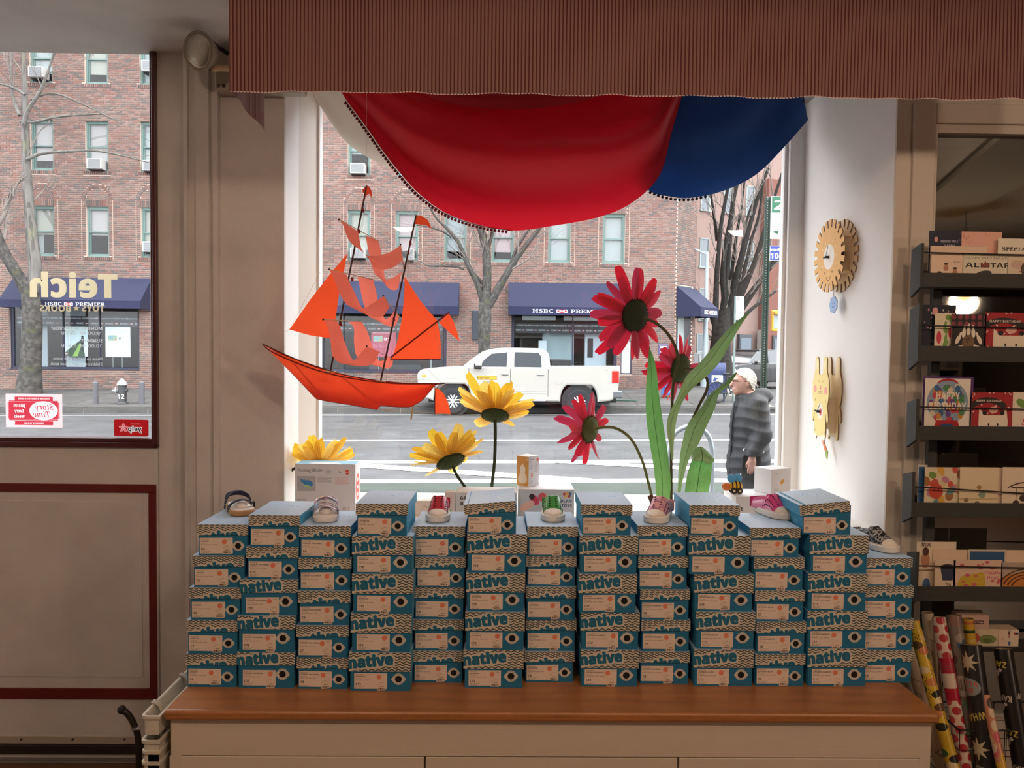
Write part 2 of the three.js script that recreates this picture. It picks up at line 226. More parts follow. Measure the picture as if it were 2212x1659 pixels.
{ // stickers printed on the street side, seen from behind
  const tx = canvasTex(512, 256, (c, w, h) => {
    c.translate(w, 0); c.scale(-1, 1); c.fillStyle = '#e9c6c8'; c.fillRect(0, 0, w, h); c.strokeStyle = '#f6ecec'; c.lineWidth = 2; for (let i = -h; i < w; i += 7) { c.beginPath(); c.moveTo(i, 0); c.lineTo(i + h, h); c.stroke(); }
    c.fillStyle = '#c8384a'; c.fillRect(85, 22, 345, 30); c.fillRect(85, 208, 345, 30); c.fillRect(40, 52, w - 70, 150); c.fillRect(26, 66, w - 44, 122); c.strokeStyle = '#f3d6d6'; c.lineWidth = 2; c.strokeRect(36, 60, w - 62, 134);
    c.fillStyle = '#fff'; c.beginPath(); c.ellipse(170, 128, 128, 72, 0, 0, 7); c.fill(); c.fillStyle = '#c8485a'; c.textAlign = 'center'; c.font = 'italic bold 62px serif'; c.fillText('Story', 160, 122); c.fillText('Time', 186, 178);
    c.fillStyle = '#fff'; c.font = 'bold 32px sans-serif'; ['Join Us', 'Every', 'Week!'].forEach((s, i) => c.fillText(s, 390, 100 + i * 42)); c.font = 'bold 17px sans-serif'; c.fillText('EVERYTIME @ TEICH TOYS & BOOKS', 257, 43); c.fillText('TUESDAYS @ 10:30 AM', 257, 230);
  });
  const a = P(12, 850, dDoor + 0.0225), b = P(135, 924, dDoor + 0.0225);
  solo('window_poster', 'pink story time poster stuck in mirror writing on the door glass', 'poster', new THREE.PlaneGeometry(b.x - a.x, a.y - b.y), cloth(0xffffff, 0.85, { map: tx }), a.clone().add(b).multiplyScalar(0.5));
  const ty = canvasTex(256, 128, (c, w, h) => { c.translate(w, 0); c.scale(-1, 1); c.fillStyle = '#d2384a'; c.fillRect(0, 0, w, h); c.fillStyle = '#f4c9cc'; c.font = 'bold 13px sans-serif'; c.fillText('FIND US ON', 58, 38); c.font = 'bold 50px sans-serif'; c.lineWidth = 8; c.strokeStyle = '#fff'; c.strokeText('yelp', 52, 88); c.fillStyle = '#222'; c.fillText('yelp', 52, 88); c.fillStyle = '#e9a9ac'; for (let i = 0; i < 5; i++) { c.save(); c.translate(186, 64); c.rotate(i * 1.2566); c.beginPath(); c.ellipse(0, -19, 8, 15, 0, 0, 7); c.fill(); c.strokeStyle = '#fff'; c.lineWidth = 2; c.stroke(); c.restore(); } });
  const e = P(246, 906, dDoor + 0.0225), f2 = P(321, 943, dDoor + 0.0225), w = f2.x - e.x, h = e.y - f2.y, s = new THREE.Shape(), r = 0.008;
  s.moveTo(r, 0); s.lineTo(w - r, 0); s.quadraticCurveTo(w, 0, w, r); s.lineTo(w, h - r); s.quadraticCurveTo(w, h, w - r, h); s.lineTo(r, h); s.quadraticCurveTo(0, h, 0, h - r); s.lineTo(0, r); s.quadraticCurveTo(0, 0, r, 0);
  const g = uvScale(extr(s, 0.0006), 1 / w, 1 / h); solo('window_sticker', 'red rounded review sticker in mirror writing at the door glass corner', 'sticker', g, cloth(0xffffff, 0.8, { map: ty }), V3(e.x, f2.y, e.z));
}
// ---------- pendant lamps of the room (one shows in the mirror) ----------
M.bulb = std(0xffe0b0, 0.5, { emissive: 0xffb45e, emissiveIntensity: 9 });
const lampSpots = [[5.4, 2.3, 3.55], [-0.9, 2.88, 0.1], [0.7, 2.88, 0.0], [2.2, 2.88, 0.1]];
lampSpots.forEach(([x, y, z], i) => {
  const t = thing('pendant_lamp', ['glowing pendant lamp with a wide metal shade reflected in the mirror', 'pendant lamp over the left of the shop floor, behind the viewer', 'pendant lamp over the middle of the shop floor, behind the viewer', 'pendant lamp over the right of the shop floor, behind the viewer'][i], 'lamp', [x, y, z]);
  part(t, 'lamp_shade', lathe([[0.02, 0.1], [0.03, 0.075], [0.06, 0.06], [0.13, 0.02], [0.165, 0.0], [0.168, 0.003], [0.13, 0.028], [0.06, 0.068], [0.034, 0.083], [0.022, 0.11]], 40), cloth(0xe8d2aa, 0.6));
  part(t, 'bulb', new THREE.SphereGeometry(0.032, 20, 14), M.bulb, [0, -0.005, 0]);
  part(t, 'socket', new THREE.CylinderGeometry(0.018, 0.02, 0.07, 14), M.dark, [0, 0.07, 0]);
  part(t, 'cord', new THREE.CylinderGeometry(0.004, 0.004, HIGH - y - 0.1, 8), M.dark, [0, (HIGH - y - 0.1) / 2 + 0.1, 0]);
  const l = new THREE.PointLight(0xffdcc0, LAMP_POWER * (i ? 1 : 3)); l.position.set(0, -0.005, 0); l.castShadow = true; l.shadow.radius = 7; t.add(l);
});
// ---------- counter ----------
const yTop = 0.612;                                       // top of the counter
const cF = onLevel(1106, 1539, yTop).z, cL = onLevel(346, 1541, yTop).x, cR = onLevel(2030, 1541, yTop).x, cB = -2.655;
const woodTex = dataTex(1024, 256, (u, v) => { const g = fbm(u * 6, v * 60, 4, 0) * 0.6 + 0.4 * Math.abs(Math.sin((v * 9 + fbm(u * 3, v * 5, 3)) * 6)), s = hash(u * 700, v * 250) * 8, k = 0.82 + 0.22 * g; return [178 * k + s, 116 * k + s, 66 * k + s * 0.6]; });
{ const wd = cR - cL, dp = cF - cB;
  const t = thing('counter_top', 'honey brown wooden counter top carrying the shoe boxes', 'counter', [(cL + cR) / 2, yTop, cF - dp / 2]);
  const slab = uvWorld(rbox(wd, 0.03, dp, 0.011, 4), 1.1);
  part(t, 'top_board', slab, phys(0xffffff, 0.34, { map: woodTex, bumpMap: noiseBump, bumpScale: 0.0002, clearcoat: 0.25, clearcoatRoughness: 0.3 }), [0, -0.015, 0]);
  const k = thing('drawer_cabinet', 'cream painted drawer cabinet under the wooden counter top', 'cabinet', [(cL + cR) / 2, 0, cF - dp / 2]);
  const cream = std(0xd9cdb9, 0.5, { bumpMap: noiseBump, bumpScale: 0.0003 }), cb = yTop - 0.03, fz = dp / 2 - 0.022, hw = wd / 2 - 0.014;
  const yD = PY(1632, -cF + 0.03, 1081), yDb = 0.1;
  part(k, 'cabinet_body', merge([boxAt(-hw, hw, 0.06, cb, fz - 0.022, -dp / 2), boxAt(-hw, hw, yD + 0.002, cb, fz - 0.03, fz), boxAt(-hw, -hw + 0.03, 0.02, yD + 0.002, fz - 0.03, fz), boxAt(hw - 0.03, hw, 0.02, yD + 0.002, fz - 0.03, fz), boxAt(-hw, hw, 0.02, yDb, fz - 0.03, fz)]), cream);
  const xs = [366, 918, 1464, 2007].map((p) => PX(p, -cF + 0.03, 1650) - k.position.x);
  for (let i = 0; i < 3; i++) { const d = part(k, 'drawer', rboxAt(xs[i] + 0.0025, xs[i + 1] - 0.0025, yDb + 0.004, yD - 0.002, fz - 0.02, fz - 0.001, 0.002), cream); part(d, 'knob', lathe([[0, 0.02], [0.012, 0.018], [0.014, 0.012], [0.006, 0.004], [0.007, 0]], 20).rotateX(Math.PI / 2), M.whitePaint, [(xs[i] + xs[i + 1]) / 2, 0.28, fz - 0.001]); }
}
// ---------- shoe boxes ----------
const teal = '#1a6d8c', ink = '#3c4745', paper = '#d9d0bd';
const waves = (c, x, y, w, h, rows, col = ink) => { c.strokeStyle = col; c.lineWidth = h / rows * 0.4; c.lineCap = 'round'; for (let r = 0; r < rows; r++) { c.beginPath(); for (let i = 0; i <= w; i += 3) { const yy = y + (r + 0.5) * h / rows + Math.sin((i / w) * 58 + r * 0.4) * h / rows * 0.28 + Math.sin(i * 0.03 + r * 2) * 2; i ? c.lineTo(x + i, yy) : c.moveTo(x + i, yy); } c.stroke(); } };
const logo = (c, x, y, size, rot) => { c.save(); c.translate(x, y); c.rotate(rot); c.font = 'bold ' + size + 'px sans-serif'; c.lineJoin = 'round'; c.lineWidth = size * 0.34; c.strokeStyle = paper; c.strokeText('native', 0, 0); c.lineWidth = size * 0.1; c.strokeStyle = c.fillStyle = teal; c.strokeText('native', 0, 0); c.fillText('native', 0, 0); c.restore(); };
const lidTex = canvasTex(1024, 768, (c) => {              // three prints: full logo, half logo, cropped logo
  [[0, 320], [320, 224], [544, 224]].forEach(([y, h], i) => {
    c.save(); c.beginPath(); c.rect(0, y, 1024, h); c.clip(); c.fillStyle = paper; c.fillRect(0, y, 1024, h);
    waves(c, 0, y, 1024, h, i ? 5 : 7);
    if (i === 0) logo(c, -14, y + 270, 248, -0.1); else if (i === 1) logo(c, -4, y + 232, 245, -0.09);
    else logo(c, -66, y + 432, 300, -0.13);
    c.fillStyle = '#8d8a7d'; c.fillRect(0, y, 1024, 5); c.restore(); });
});
const lidTopTex = canvasTex(512, 512, (c, w, h) => { c.fillStyle = '#a9c1d6'; c.fillRect(0, 0, w, h); c.strokeStyle = '#c6d8e6'; c.lineWidth = 7; c.beginPath(); c.arc(470, 330, 120, 2.2, 5.2); c.stroke(); c.save(); c.translate(195, 200); c.rotate(0.1); c.font = 'bold 74px sans-serif'; c.fillStyle = '#5b93c4'; c.strokeStyle = '#c9dcea'; c.lineWidth = 14; c.lineJoin = 'round'; c.strokeText('native', 0, 0); c.fillText('native', 0, 0); c.restore(); });
const sideTex = canvasTex(512, 256, (c, w, h) => { c.fillStyle = '#3a97bd'; c.fillRect(0, 0, w, h); c.fillStyle = '#79bad6'; c.font = 'bold 44px sans-serif'; c.fillText('KEEP IT LITE', 150, 190); });
const kinds = ['CHARLEY', 'CHARLEY HOLOGRAM', 'JEFFERSON', 'JEFFERSON MARBLED', 'JEFFERSON BLING'];
const shades = ['REGATTA BLUE / SHELL WHITE', 'SILVER / MINT HOLO / SHELL', 'TORCH RED / SHELL WHITE', 'GRASSHOPPER GREEN / SHELL', 'BLOSSOM PINK / SHELL / MARBLED', 'RASPBERRY BLING / SHELL WHITE', 'JIFFY BLACK / SHELL / MARBLED'];
// columns: kind, shade, then boxes from the bottom: [size, left px, right px, bottom px, size class s/m/l]; last value: top of the uppermost lid
const columns = [
  [0, 0, [['C8', 401, 512, 1485, 's'], ['C7', 403, 514, 1412, 's'], ['C6', 409, 521, 1339.5, 's'], ['C5', 415.5, 527.5, 1269, 's'], ['C4', 425.5, 535.5, 1200.3, 's']], 1133],
  [1, 1, [['C13', 512, 637, 1487, 'm'], ['C12', 513, 638, 1409, 'm'], ['C11', 518, 643.7, 1330, 'm'], ['C10', 531.5, 644.6, 1252, 's'], ['C9', 537, 648, 1181.4, 's']], 1113],
  [1, 1, [['C8', 640.5, 753, 1489, 's'], ['C7', 640, 753, 1420.5, 's'], ['C6', 643.7, 757, 1351, 's'], ['C5', 645, 759, 1276.5, 's'], ['C4', 645.7, 758, 1205.6, 's']], 1136],
  [2, 2, [['C13', 753.5, 888, 1493.4, 'l'], ['C12', 757.5, 889, 1409.4, 'l'], ['C11', 760, 893, 1325.6, 'l'], ['C10', 760, 892.5, 1240, 'l'], ['C9', 768, 881, 1157.9, 's']], 1088.5],
  [2, 2, [['C8', 891, 1001, 1475.4, 's'], ['C7', 892.7, 1002, 1406, 's'], ['C6', 893.6, 1003, 1338, 's'], ['C5', 897, 1006, 1268, 's'], ['C4', 893.6, 1004.5, 1203.6, 's']], 1137],
  [2, 3, [['C13', 1001, 1131, 1486.5, 'l'], ['C12', 1004.5, 1133.5, 1404, 'l'], ['C11', 1006, 1134, 1322, 'l'], ['C10', 1008.7, 1138.4, 1238, 'l'], ['C9', 1007, 1117.6, 1154, 's', -0.085]], 1088],
  [2, 3, [['C8', 1133, 1241, 1474, 's'], ['C7', 1136, 1244.5, 1407.5, 's'], ['C6', 1135.7, 1244.5, 1338, 's'], ['C5', 1136.8, 1245, 1268, 's'], ['C4', 1139, 1248.5, 1202, 's']], 1137.5],
  [3, 4, [['C13', 1254, 1380, 1483.7, 'l'], ['C12', 1254, 1381.5, 1404, 'l'], ['C11', 1249.4, 1376, 1323, 'l'], ['C10', 1252, 1378, 1240, 'l'], ['C9', 1255.5, 1365.6, 1156.5, 's']], 1090],
  [3, 4, [['C8', 1381, 1490, 1477.5, 's'], ['C7', 1384.7, 1491, 1407.5, 's'], ['C6', 1382.5, 1490.5, 1339.5, 's'], ['C5', 1378, 1486.5, 1273, 's'], ['C4', 1376.6, 1485.4, 1202, 's']], 1135.5],
  [4, 5, [['C13', 1498, 1628, 1482.7, 'l'], ['C12', 1503, 1631, 1403, 'l'], ['C11', 1499, 1627.8, 1322, 'l'], ['C10', 1488, 1621, 1241, 'l'], ['C9', 1489, 1598, 1156.6, 's']], 1091.5],
  [4, 5, [['C9', 1630.7, 1739, 1482.7, 's'], ['C8', 1633.6, 1741, 1413, 's'], ['C7', 1630.7, 1738.5, 1343, 's'], ['C5', 1627.8, 1737, 1275.8, 's'], ['C4', 1619, 1728.5, 1204, 's']], 1140],
  [3, 6, [['C13', 1744, 1873, 1482.7, 'l'], ['C12', 1743.5, 1873.5, 1401, 'l'], ['C11', 1745, 1873, 1320, 'l'], ['C10', 1748.7, 1876, 1239.7, 'l'], ['C9', 1732.5, 1841, 1155.7, 's', -0.1]], 1089],
  [3, 6, [['C9', 1862, 1972, 1475.5, 's'], ['C7', 1864, 1973.6, 1405, 's'], ['C5', 1862, 1972.7, 1337, 's'], ['C4', 1861, 1971.5, 1265.7, 's']], 1205],
];
const all = []; columns.forEach(([k, s, bs], ci) => bs.forEach((b, bi) => all.push([ci, bi, k, s, b])));
const labelTex = canvasTex(2048, 1024, (c) => { all.forEach(([ci, bi, k, s, b], n) => { const x = (n % 8) * 256, y = Math.floor(n / 8) * 114; c.save(); c.beginPath(); c.rect(x, y, 256, 114); c.clip(); c.fillStyle = '#ead9c8'; c.fillRect(x, y, 256, 114); c.fillStyle = '#5a4a40'; c.font = '9px sans-serif'; c.fillText('NATIVE SHOES', x + 12, y + 14); c.font = 'bold 14px sans-serif'; c.fillText(kinds[k], x + 12, y + 29); c.font = '8px sans-serif'; c.fillText('STYLE 131001', x + 12, y + 42); c.fillText('12100100', x + 205, y + 16); c.font = '9.5px sans-serif'; c.fillText(shades[s], x + 12, y + 54); c.font = 'bold 24px sans-serif'; c.fillStyle = '#33291f'; c.fillText(b[0], x + 12, y + 88); c.font = '7.5px sans-serif'; c.fillText('EUR 2' + (bi + 1) + '   UK ' + (bi + 3) + '   CM 1' + bi, x + 12, y + 99); c.fillText('MADE IN CHINA', x + 12, y + 109); c.restore(); }); });
const stickTex = canvasTex(128, 128, (c) => { c.fillStyle = '#e8d6c2'; c.fillRect(0, 0, 128, 128); c.fillStyle = '#4a3a30'; c.font = '13px sans-serif'; c.fillText('SHOES', 44, 22); c.fillText('04/18', 8, 46); c.font = 'bold 19px sans-serif'; c.fillText('$42.00', 40, 80); for (let i = 0; i < 34; i++) if (hash(i, 3) > 0.4) c.fillRect(10 + i * 3.1, 92, 2.4, 26); });
const ringTex = canvasTex(256, 256, (c) => { c.fillStyle = '#d3cdbf'; c.fillRect(0, 0, 256, 256); c.fillStyle = '#6d7a7a'; c.font = 'bold 21px sans-serif'; c.textAlign = 'center'; for (let i = 0; i < 10; i++) for (const o of [0, Math.PI]) { c.save(); c.translate(128, 128); c.rotate(o + (i - 4.5) * 0.19); c.fillText(o ? 'FUTURECLA'[i] || '' : 'OVER 90,00'[i], 0, -72); c.restore(); } });
M.label = std(0xffffff, 0.75, { map: labelTex }); M.sticker = std(0xffffff, 0.7, { map: stickTex }); M.ring = std(0xffffff, 0.6, { map: ringTex });
M.boxSide = std(0xffffff, 0.62, { map: sideTex }); M.boxFront = std(0x1d7299, 0.62); M.lidFront = std(0xffffff, 0.68, { map: lidTex }); M.lidTop = phys(0xffffff, 0.42, { map: lidTopTex }); M.lidSide = std(0x3f9cc2, 0.55); M.dot = std(0xe98a6a, 0.7); M.hole = std(0x17110d, 0.9);
const ringShape = new THREE.Shape(); { const R = 1; ringShape.moveTo(-1.3, 0); ringShape.quadraticCurveTo(-1.2, 0.2, -0.92, 0.52); ringShape.absarc(0, 0, 1.05, Math.PI - 0.5, 0.5, true); ringShape.quadraticCurveTo(1.3, 0.22, 1.3, 0); ringShape.quadraticCurveTo(1.3, -0.22, 0.92, -0.52); ringShape.absarc(0, 0, 1.05, -0.5, -Math.PI + 0.5, true); ringShape.quadraticCurveTo(-1.3, -0.22, -1.3, 0); const h = new THREE.Path(); h.absarc(0, 0, 0.62, 0, Math.PI * 2, true); ringShape.holes.push(h); }
const ringGeo = extr(ringShape, 0.06, 0, 20); { const u = ringGeo.attributes.uv; for (let i = 0; i < u.count; i++) u.setXY(i, u.getX(i) / 2.9 + 0.5, u.getY(i) / 2.9 + 0.5); }
const holeGeo = new THREE.CircleGeometry(0.64, 24), dotGeo = new THREE.CylinderGeometry(1, 1, 0.0004, 20).rotateX(Math.PI / 2), stickGeo = new THREE.BoxGeometry(1, 1, 0.0004);
const uvCrop = (g, face, u0, u1, v0, v1) => { const u = g.attributes.uv; for (let i = face * 4; i < face * 4 + 4; i++) u.setXY(i, u.getX(i) ? u1 : u0, u.getY(i) ? v1 : v0); };
const boxTops = [];                                        // where the shoes stand
const ordinal = ['first', 'second', 'third', 'fourth', 'fifth', 'sixth', 'seventh', 'eighth', 'ninth', 'tenth', 'eleventh', 'twelfth', 'thirteenth'];
const topNote = ['under the navy sandal', '', 'under the shiny sandal', '', 'under the red clog', '', 'under the green clog', '', 'under the pink marbled shoe', '', 'under the glittery pink clog', '', 'under the black marbled shoe'];
columns.forEach(([k, s, bs, topPx], ci) => {
  let y = yTop; const mid = (bs[0][1] + bs[0][2]) / 2, d0 = -onLevel(mid, bs[0][3], yTop).z;
  bs.forEach((b, bi) => {
    const [size, l, r, bot, cls, tilt] = b, last = bi === bs.length - 1, dz = (hash(ci * 7 + bi, 5) - 0.5) * 0.008, d = d0 + (bi ? dz : 0);
    const yNext = PY(last ? topPx : bs[bi + 1][3], d, (l + r) / 2), h = yNext - y, x0 = PX(l, d, bot - 30), x1 = PX(r, d, bot - 30), w = x1 - x0, dep = cls === 's' ? 0.222 : cls === 'm' ? 0.24 : 0.262;
    const what = cls === 's' ? 'small' : 'large', pos = last ? 'top of' : bi === 0 ? 'bottom of' : ['', 'second in', 'third in', 'fourth in'][bi];
    const t = thing('shoe_box', `${what} teal shoe box ${size}, ${pos} ${ordinal[ci]} stack from left${last && topNote[ci] ? ' ' + topNote[ci] : ''}`, 'shoe box', [(x0 + x1) / 2, y, -d], 'teal shoe boxes stacked on the counter', (hash(ci, bi) - 0.5) * 0.025);
    const lh = cls === 's' ? h * 0.34 : cls === 'm' ? h * 0.36 : h * 0.49, bw = w - 0.008, bodyH = h - 0.003;
    const body = new THREE.BoxGeometry(bw, bodyH, dep - 0.006).translate(0, bodyH / 2, -dep / 2);
    part(t, 'box_body', body, [M.boxSide, M.boxSide, M.boxFront, M.boxFront, M.boxFront, M.boxFront]);
    const lid = new THREE.BoxGeometry(w, lh, dep).translate(0, h - lh / 2 - 0.0003, -dep / 2);
    const [v0, v1] = cls === 's' ? [0, 224 / 768] : cls === 'm' ? [224 / 768, 448 / 768] : [448 / 768, 1]; uvCrop(lid, 4, 0, 1, v0, v1); uvCrop(lid, 5, 0, 1, v0, v1);
    const L = part(t, 'lid', lid, [M.lidSide, M.lidSide, M.lidTop, M.lidSide, M.lidFront, M.lidFront]);
    if (tilt) { L.rotation.z = -tilt; L.position.y = 0.001 + w / 2 * -tilt * 0.3; }
    // label, price sticker, dot and ring on the visible end
    const n = all.findIndex((a) => a[0] === ci && a[1] === bi), lw = 0.098, lhh = 0.047, free = h - lh, ly = free * (cls === 's' ? 0.47 : cls === 'm' ? 0.44 : 0.5), lg = new THREE.BoxGeometry(lw, lhh, 0.0006);
    const cu = (n % 8) / 8, cv = 1 - (Math.floor(n / 8) + 1) * 114 / 1024; uvCrop(lg, 4, cu + 0.001, cu + 0.124, cv + 0.001, cv + 113 / 1024);
    const lx = cls === 's' ? -bw / 2 + lw / 2 + 0.003 : -w / 2 + lw / 2 + 0.012 + 0.006 * hash(ci, bi + 9), tl = (hash(ci + 31, bi) - 0.5) * 0.03;
    part(t, 'label', lg, M.label, [lx, ly, -0.0027], [0, 0, tl]);
    const st = part(t, 'price_sticker', stickGeo, M.sticker, [lx + lw * (0.3 + 0.06 * hash(ci, bi)), ly - lhh * (0.22 + 0.16 * hash(bi, ci)), -0.0019], [0, 0, (hash(ci, bi * 3 + 1) - 0.5) * 0.16]); st.scale.set(0.026, 0.028, 1);
    const dt = part(t, 'round_sticker', dotGeo, M.dot, [lx + lw * (0.19 + 0.16 * hash(bi + 4, ci)), ly + lhh * 0.26, -0.0021]); dt.scale.set(0.0075, 0.0075, 1);
    const rs = cls === 's' ? 0.0145 : 0.0165, rx = bw / 2 - (cls === 's' ? 0.026 : 0.034), ry = cls === 's' ? free * 0.47 : free * 0.6;
    const rg = part(t, 'ring_plate', ringGeo, M.ring, [rx, ry, -0.003]); rg.scale.set(rs, rs, 0.012);
    const hg = part(t, 'finger_hole', holeGeo, M.hole, [rx, ry, -0.00285]); hg.scale.set(rs, rs, 1);
    y += h; if (last) boxTops.push([(x0 + x1) / 2, y, -d, dep]);
  });
});
// ---------- shoes on the boxes ----------
const outline = (L, w, heel = 0.84) => { const s = new THREE.Shape(), a = L / 2; s.moveTo(0, a); s.bezierCurveTo(w * 0.62, a, w * 0.54, a * 0.35, w * 0.5, a * 0.2); s.bezierCurveTo(w * 0.44, -a * 0.2, w * 0.46 * heel, -a * 0.5, w * 0.42 * heel, -a * 0.72); s.bezierCurveTo(w * 0.36, -a * 1.02, -w * 0.36, -a * 1.02, -w * 0.42 * heel, -a * 0.72); s.bezierCurveTo(-w * 0.46 * heel, -a * 0.5, -w * 0.44, -a * 0.2, -w * 0.5, a * 0.2); s.bezierCurveTo(-w * 0.54, a * 0.35, -w * 0.62, a, 0, a); return s; };
const soleGeo = (L, w, h, b = 0.003) => extr(outline(L - 2 * b, w - 2 * b), h - 2 * b, b, 16).rotateX(Math.PI / 2).scale(1, 1, 1).translate(0, h - b, 0);
const shoeSpot = (ci, px, py) => { const [x, y, z, dep] = boxTops[ci]; const p = onLevel(px, py, y); return V3(p.x, y + 0.0005, Math.min(z - 0.05, p.z)); };
const clog = (ci, px, py, rot, S, label, upper, tab, holeCol) => {
  const t = thing('clog_shoe', label, 'shoe', shoeSpot(ci, px, py), 'children shoes standing on the box stacks', rot), L = 0.148 * S, w = 0.064 * S, H = 0.05 * S;
  part(t, 'sole', soleGeo(L, w, 0.017 * S), std(0xe9e3d8, 0.6)); part(t, 'tread', soleGeo(L * 0.98, w * 0.98, 0.003, 0.0008), std(0x4d4a46, 0.8));
  const hw = (v) => w * 0.475 * Math.pow(Math.max(0.0001, 1 - Math.pow(Math.max(0, 1 - v * 3.2), 2.4)), 0.5) * (1 - 0.3 * Math.min(0.55, v)), ht = (v) => H * (v < 0.2 ? 0.16 + 1.3 * v : v < 0.55 ? 0.42 + (v - 0.2) * 2.0 : 1.12 - (v - 0.55) * 1.0);
  const at = (u, v) => { const open = v < 0.46 ? 0 : Math.min(1, (v - 0.46) / 0.1) * 0.5, side = u < 0.5 ? -1 : 1, f = Math.abs(u - 0.5) * 2, k = open + (1 - open) * f, a = (1 - k) * Math.PI / 2; return V3(side * hw(v) * Math.pow(Math.cos(a), 0.8), 0.012 * S + ht(v) * Math.pow(Math.sin(a), 0.85) * (v > 0.46 ? 1 : 1), L / 2 - 0.003 - v * (L - 0.01)); };
  const half = (u0, u1, v0, v1, nu, nv) => surf(nu, nv, (u, v) => at(u0 + (u1 - u0) * u, v0 + (v1 - v0) * v), 0.0018);
  part(t, 'toe_cap', half(0, 1, 0.0, 0.2, 24, 8), std(0xeaddca, 0.5)); part(t, 'vamp', half(0, 1, 0.19, 0.5, 28, 12), upper); part(t, 'quarter', half(0, 0.4999, 0.49, 0.97, 14, 14), upper); part(t, 'quarter', half(0.5001, 1, 0.49, 0.97, 14, 14), upper);
  part(t, 'heel_counter', surf(14, 6, (u, v) => { const a = Math.PI * u; return V3(-Math.cos(a) * hw(0.97), 0.012 * S + v * ht(0.97) * 0.82, -L / 2 + 0.007 - Math.sin(a) * 0.007); }, 0.0015), upper); part(t, 'insole', soleGeo(L * 0.88, w * 0.85, 0.004, 0.001).translate(0, 0.016 * S, 0), std(0xd8cfc4, 0.8));
  const hg = [], sp = new THREE.SphereGeometry(0.0026 * S, 8, 6); for (const u of [0.12, 0.24, 0.42, 0.58, 0.76, 0.88]) for (let i = 0; i < 7; i++) { const v = 0.25 + i * 0.055; if (v > 0.47 && u > 0.3 && u < 0.7) continue; const p = at(u, v), q = at(u, v + 0.01), r = at(u + 0.01, v), n = q.sub(p).cross(r.sub(p)).normalize(); const g = sp.clone().scale(1, 1, 0.35); g.applyQuaternion(new THREE.Quaternion().setFromUnitVectors(V3(0, 0, 1), n)); hg.push(g.translate(p.x, p.y, p.z)); }
  stuffPart(part(t, 'vent_holes', merge(hg), std(holeCol, 0.9)));
  if (tab) { const g = part(t, 'hang_tag', rbox(0.018, 0.03, 0.0008, 0.0003), tab); g.position.set(0.03 * (rot > 0 ? 1 : -1), 0.055, -0.02); g.rotation.set(0.1, 0.2, tab.userData.lean || 0.4); part(t, 'tag_thread', rod(V3(0.01, 0.042, -0.015), V3(0.03 * (rot > 0 ? 1 : -1), 0.062, -0.02), 0.0005, 5), M.white); }
  return t;
};
const marble = (cols, sc) => dataTex(128, 128, (u, v) => { const n = fbm(u * sc + 3, v * sc, 4, sc) + 0.35 * fbm(u * sc * 2 + 9, v * sc * 2, 3, sc * 2), k = Math.max(0, Math.min(0.999, (n - 0.35) * 1.7)) * (cols.length - 1), i = Math.floor(k), f = k - i; return cols[i].map((c, j) => c + (cols[i + 1][j] - c) * f); });
const glitter = dataTex(256, 256, (u, v, i, j) => { const g = hash(i, j); return g > 0.86 ? [255, 170, 205] : [190 + 50 * g, 28 + 30 * g, 110 + 40 * g]; });
clog(4, 948, 1117, 0.0, 1.16, 'red clog with white sole on the fifth box stack', phys(0xc12a3c, 0.35, { clearcoat: 0.3 }), null, 0x4a0c14);
clog(6, 1193, 1116, -0.02, 1.16, 'green clog with white sole on the seventh box stack', phys(0x3f9a3c, 0.35, { clearcoat: 0.3 }), null, 0x123c12);
{ const tagM = std(0x6d4a45, 0.7); tagM.userData = { lean: 0.35 }; clog(8, 1424, 1120, -0.42, 1.18, 'pink and purple marbled clog with a brown tag', phys(0xffffff, 0.4, { map: rep(marble([[232, 170, 178], [226, 178, 176], [190, 120, 150], [120, 84, 150]], 6), 2, 2) }), tagM, 0x6a3050); }
{ const tagW = std(0xdfe4e8, 0.6); tagW.userData = { lean: 0.1 }; clog(10, 1668, 1112, 0.3, 1.16, 'glittery hot pink clog with white tag, beside the last tall stack', phys(0xffffff, 0.3, { map: rep(glitter, 2, 2), clearcoat: 0.6 }), null, 0x4a0a2c); }
clog(12, 1888, 1182, 0.42, 1.16, 'black and white marbled clog at the right wall', phys(0xffffff, 0.4, { map: rep(marble([[20, 20, 22], [90, 88, 88], [228, 224, 218], [60, 58, 60], [235, 230, 226]], 7), 2, 2) }), null, 0x111112);
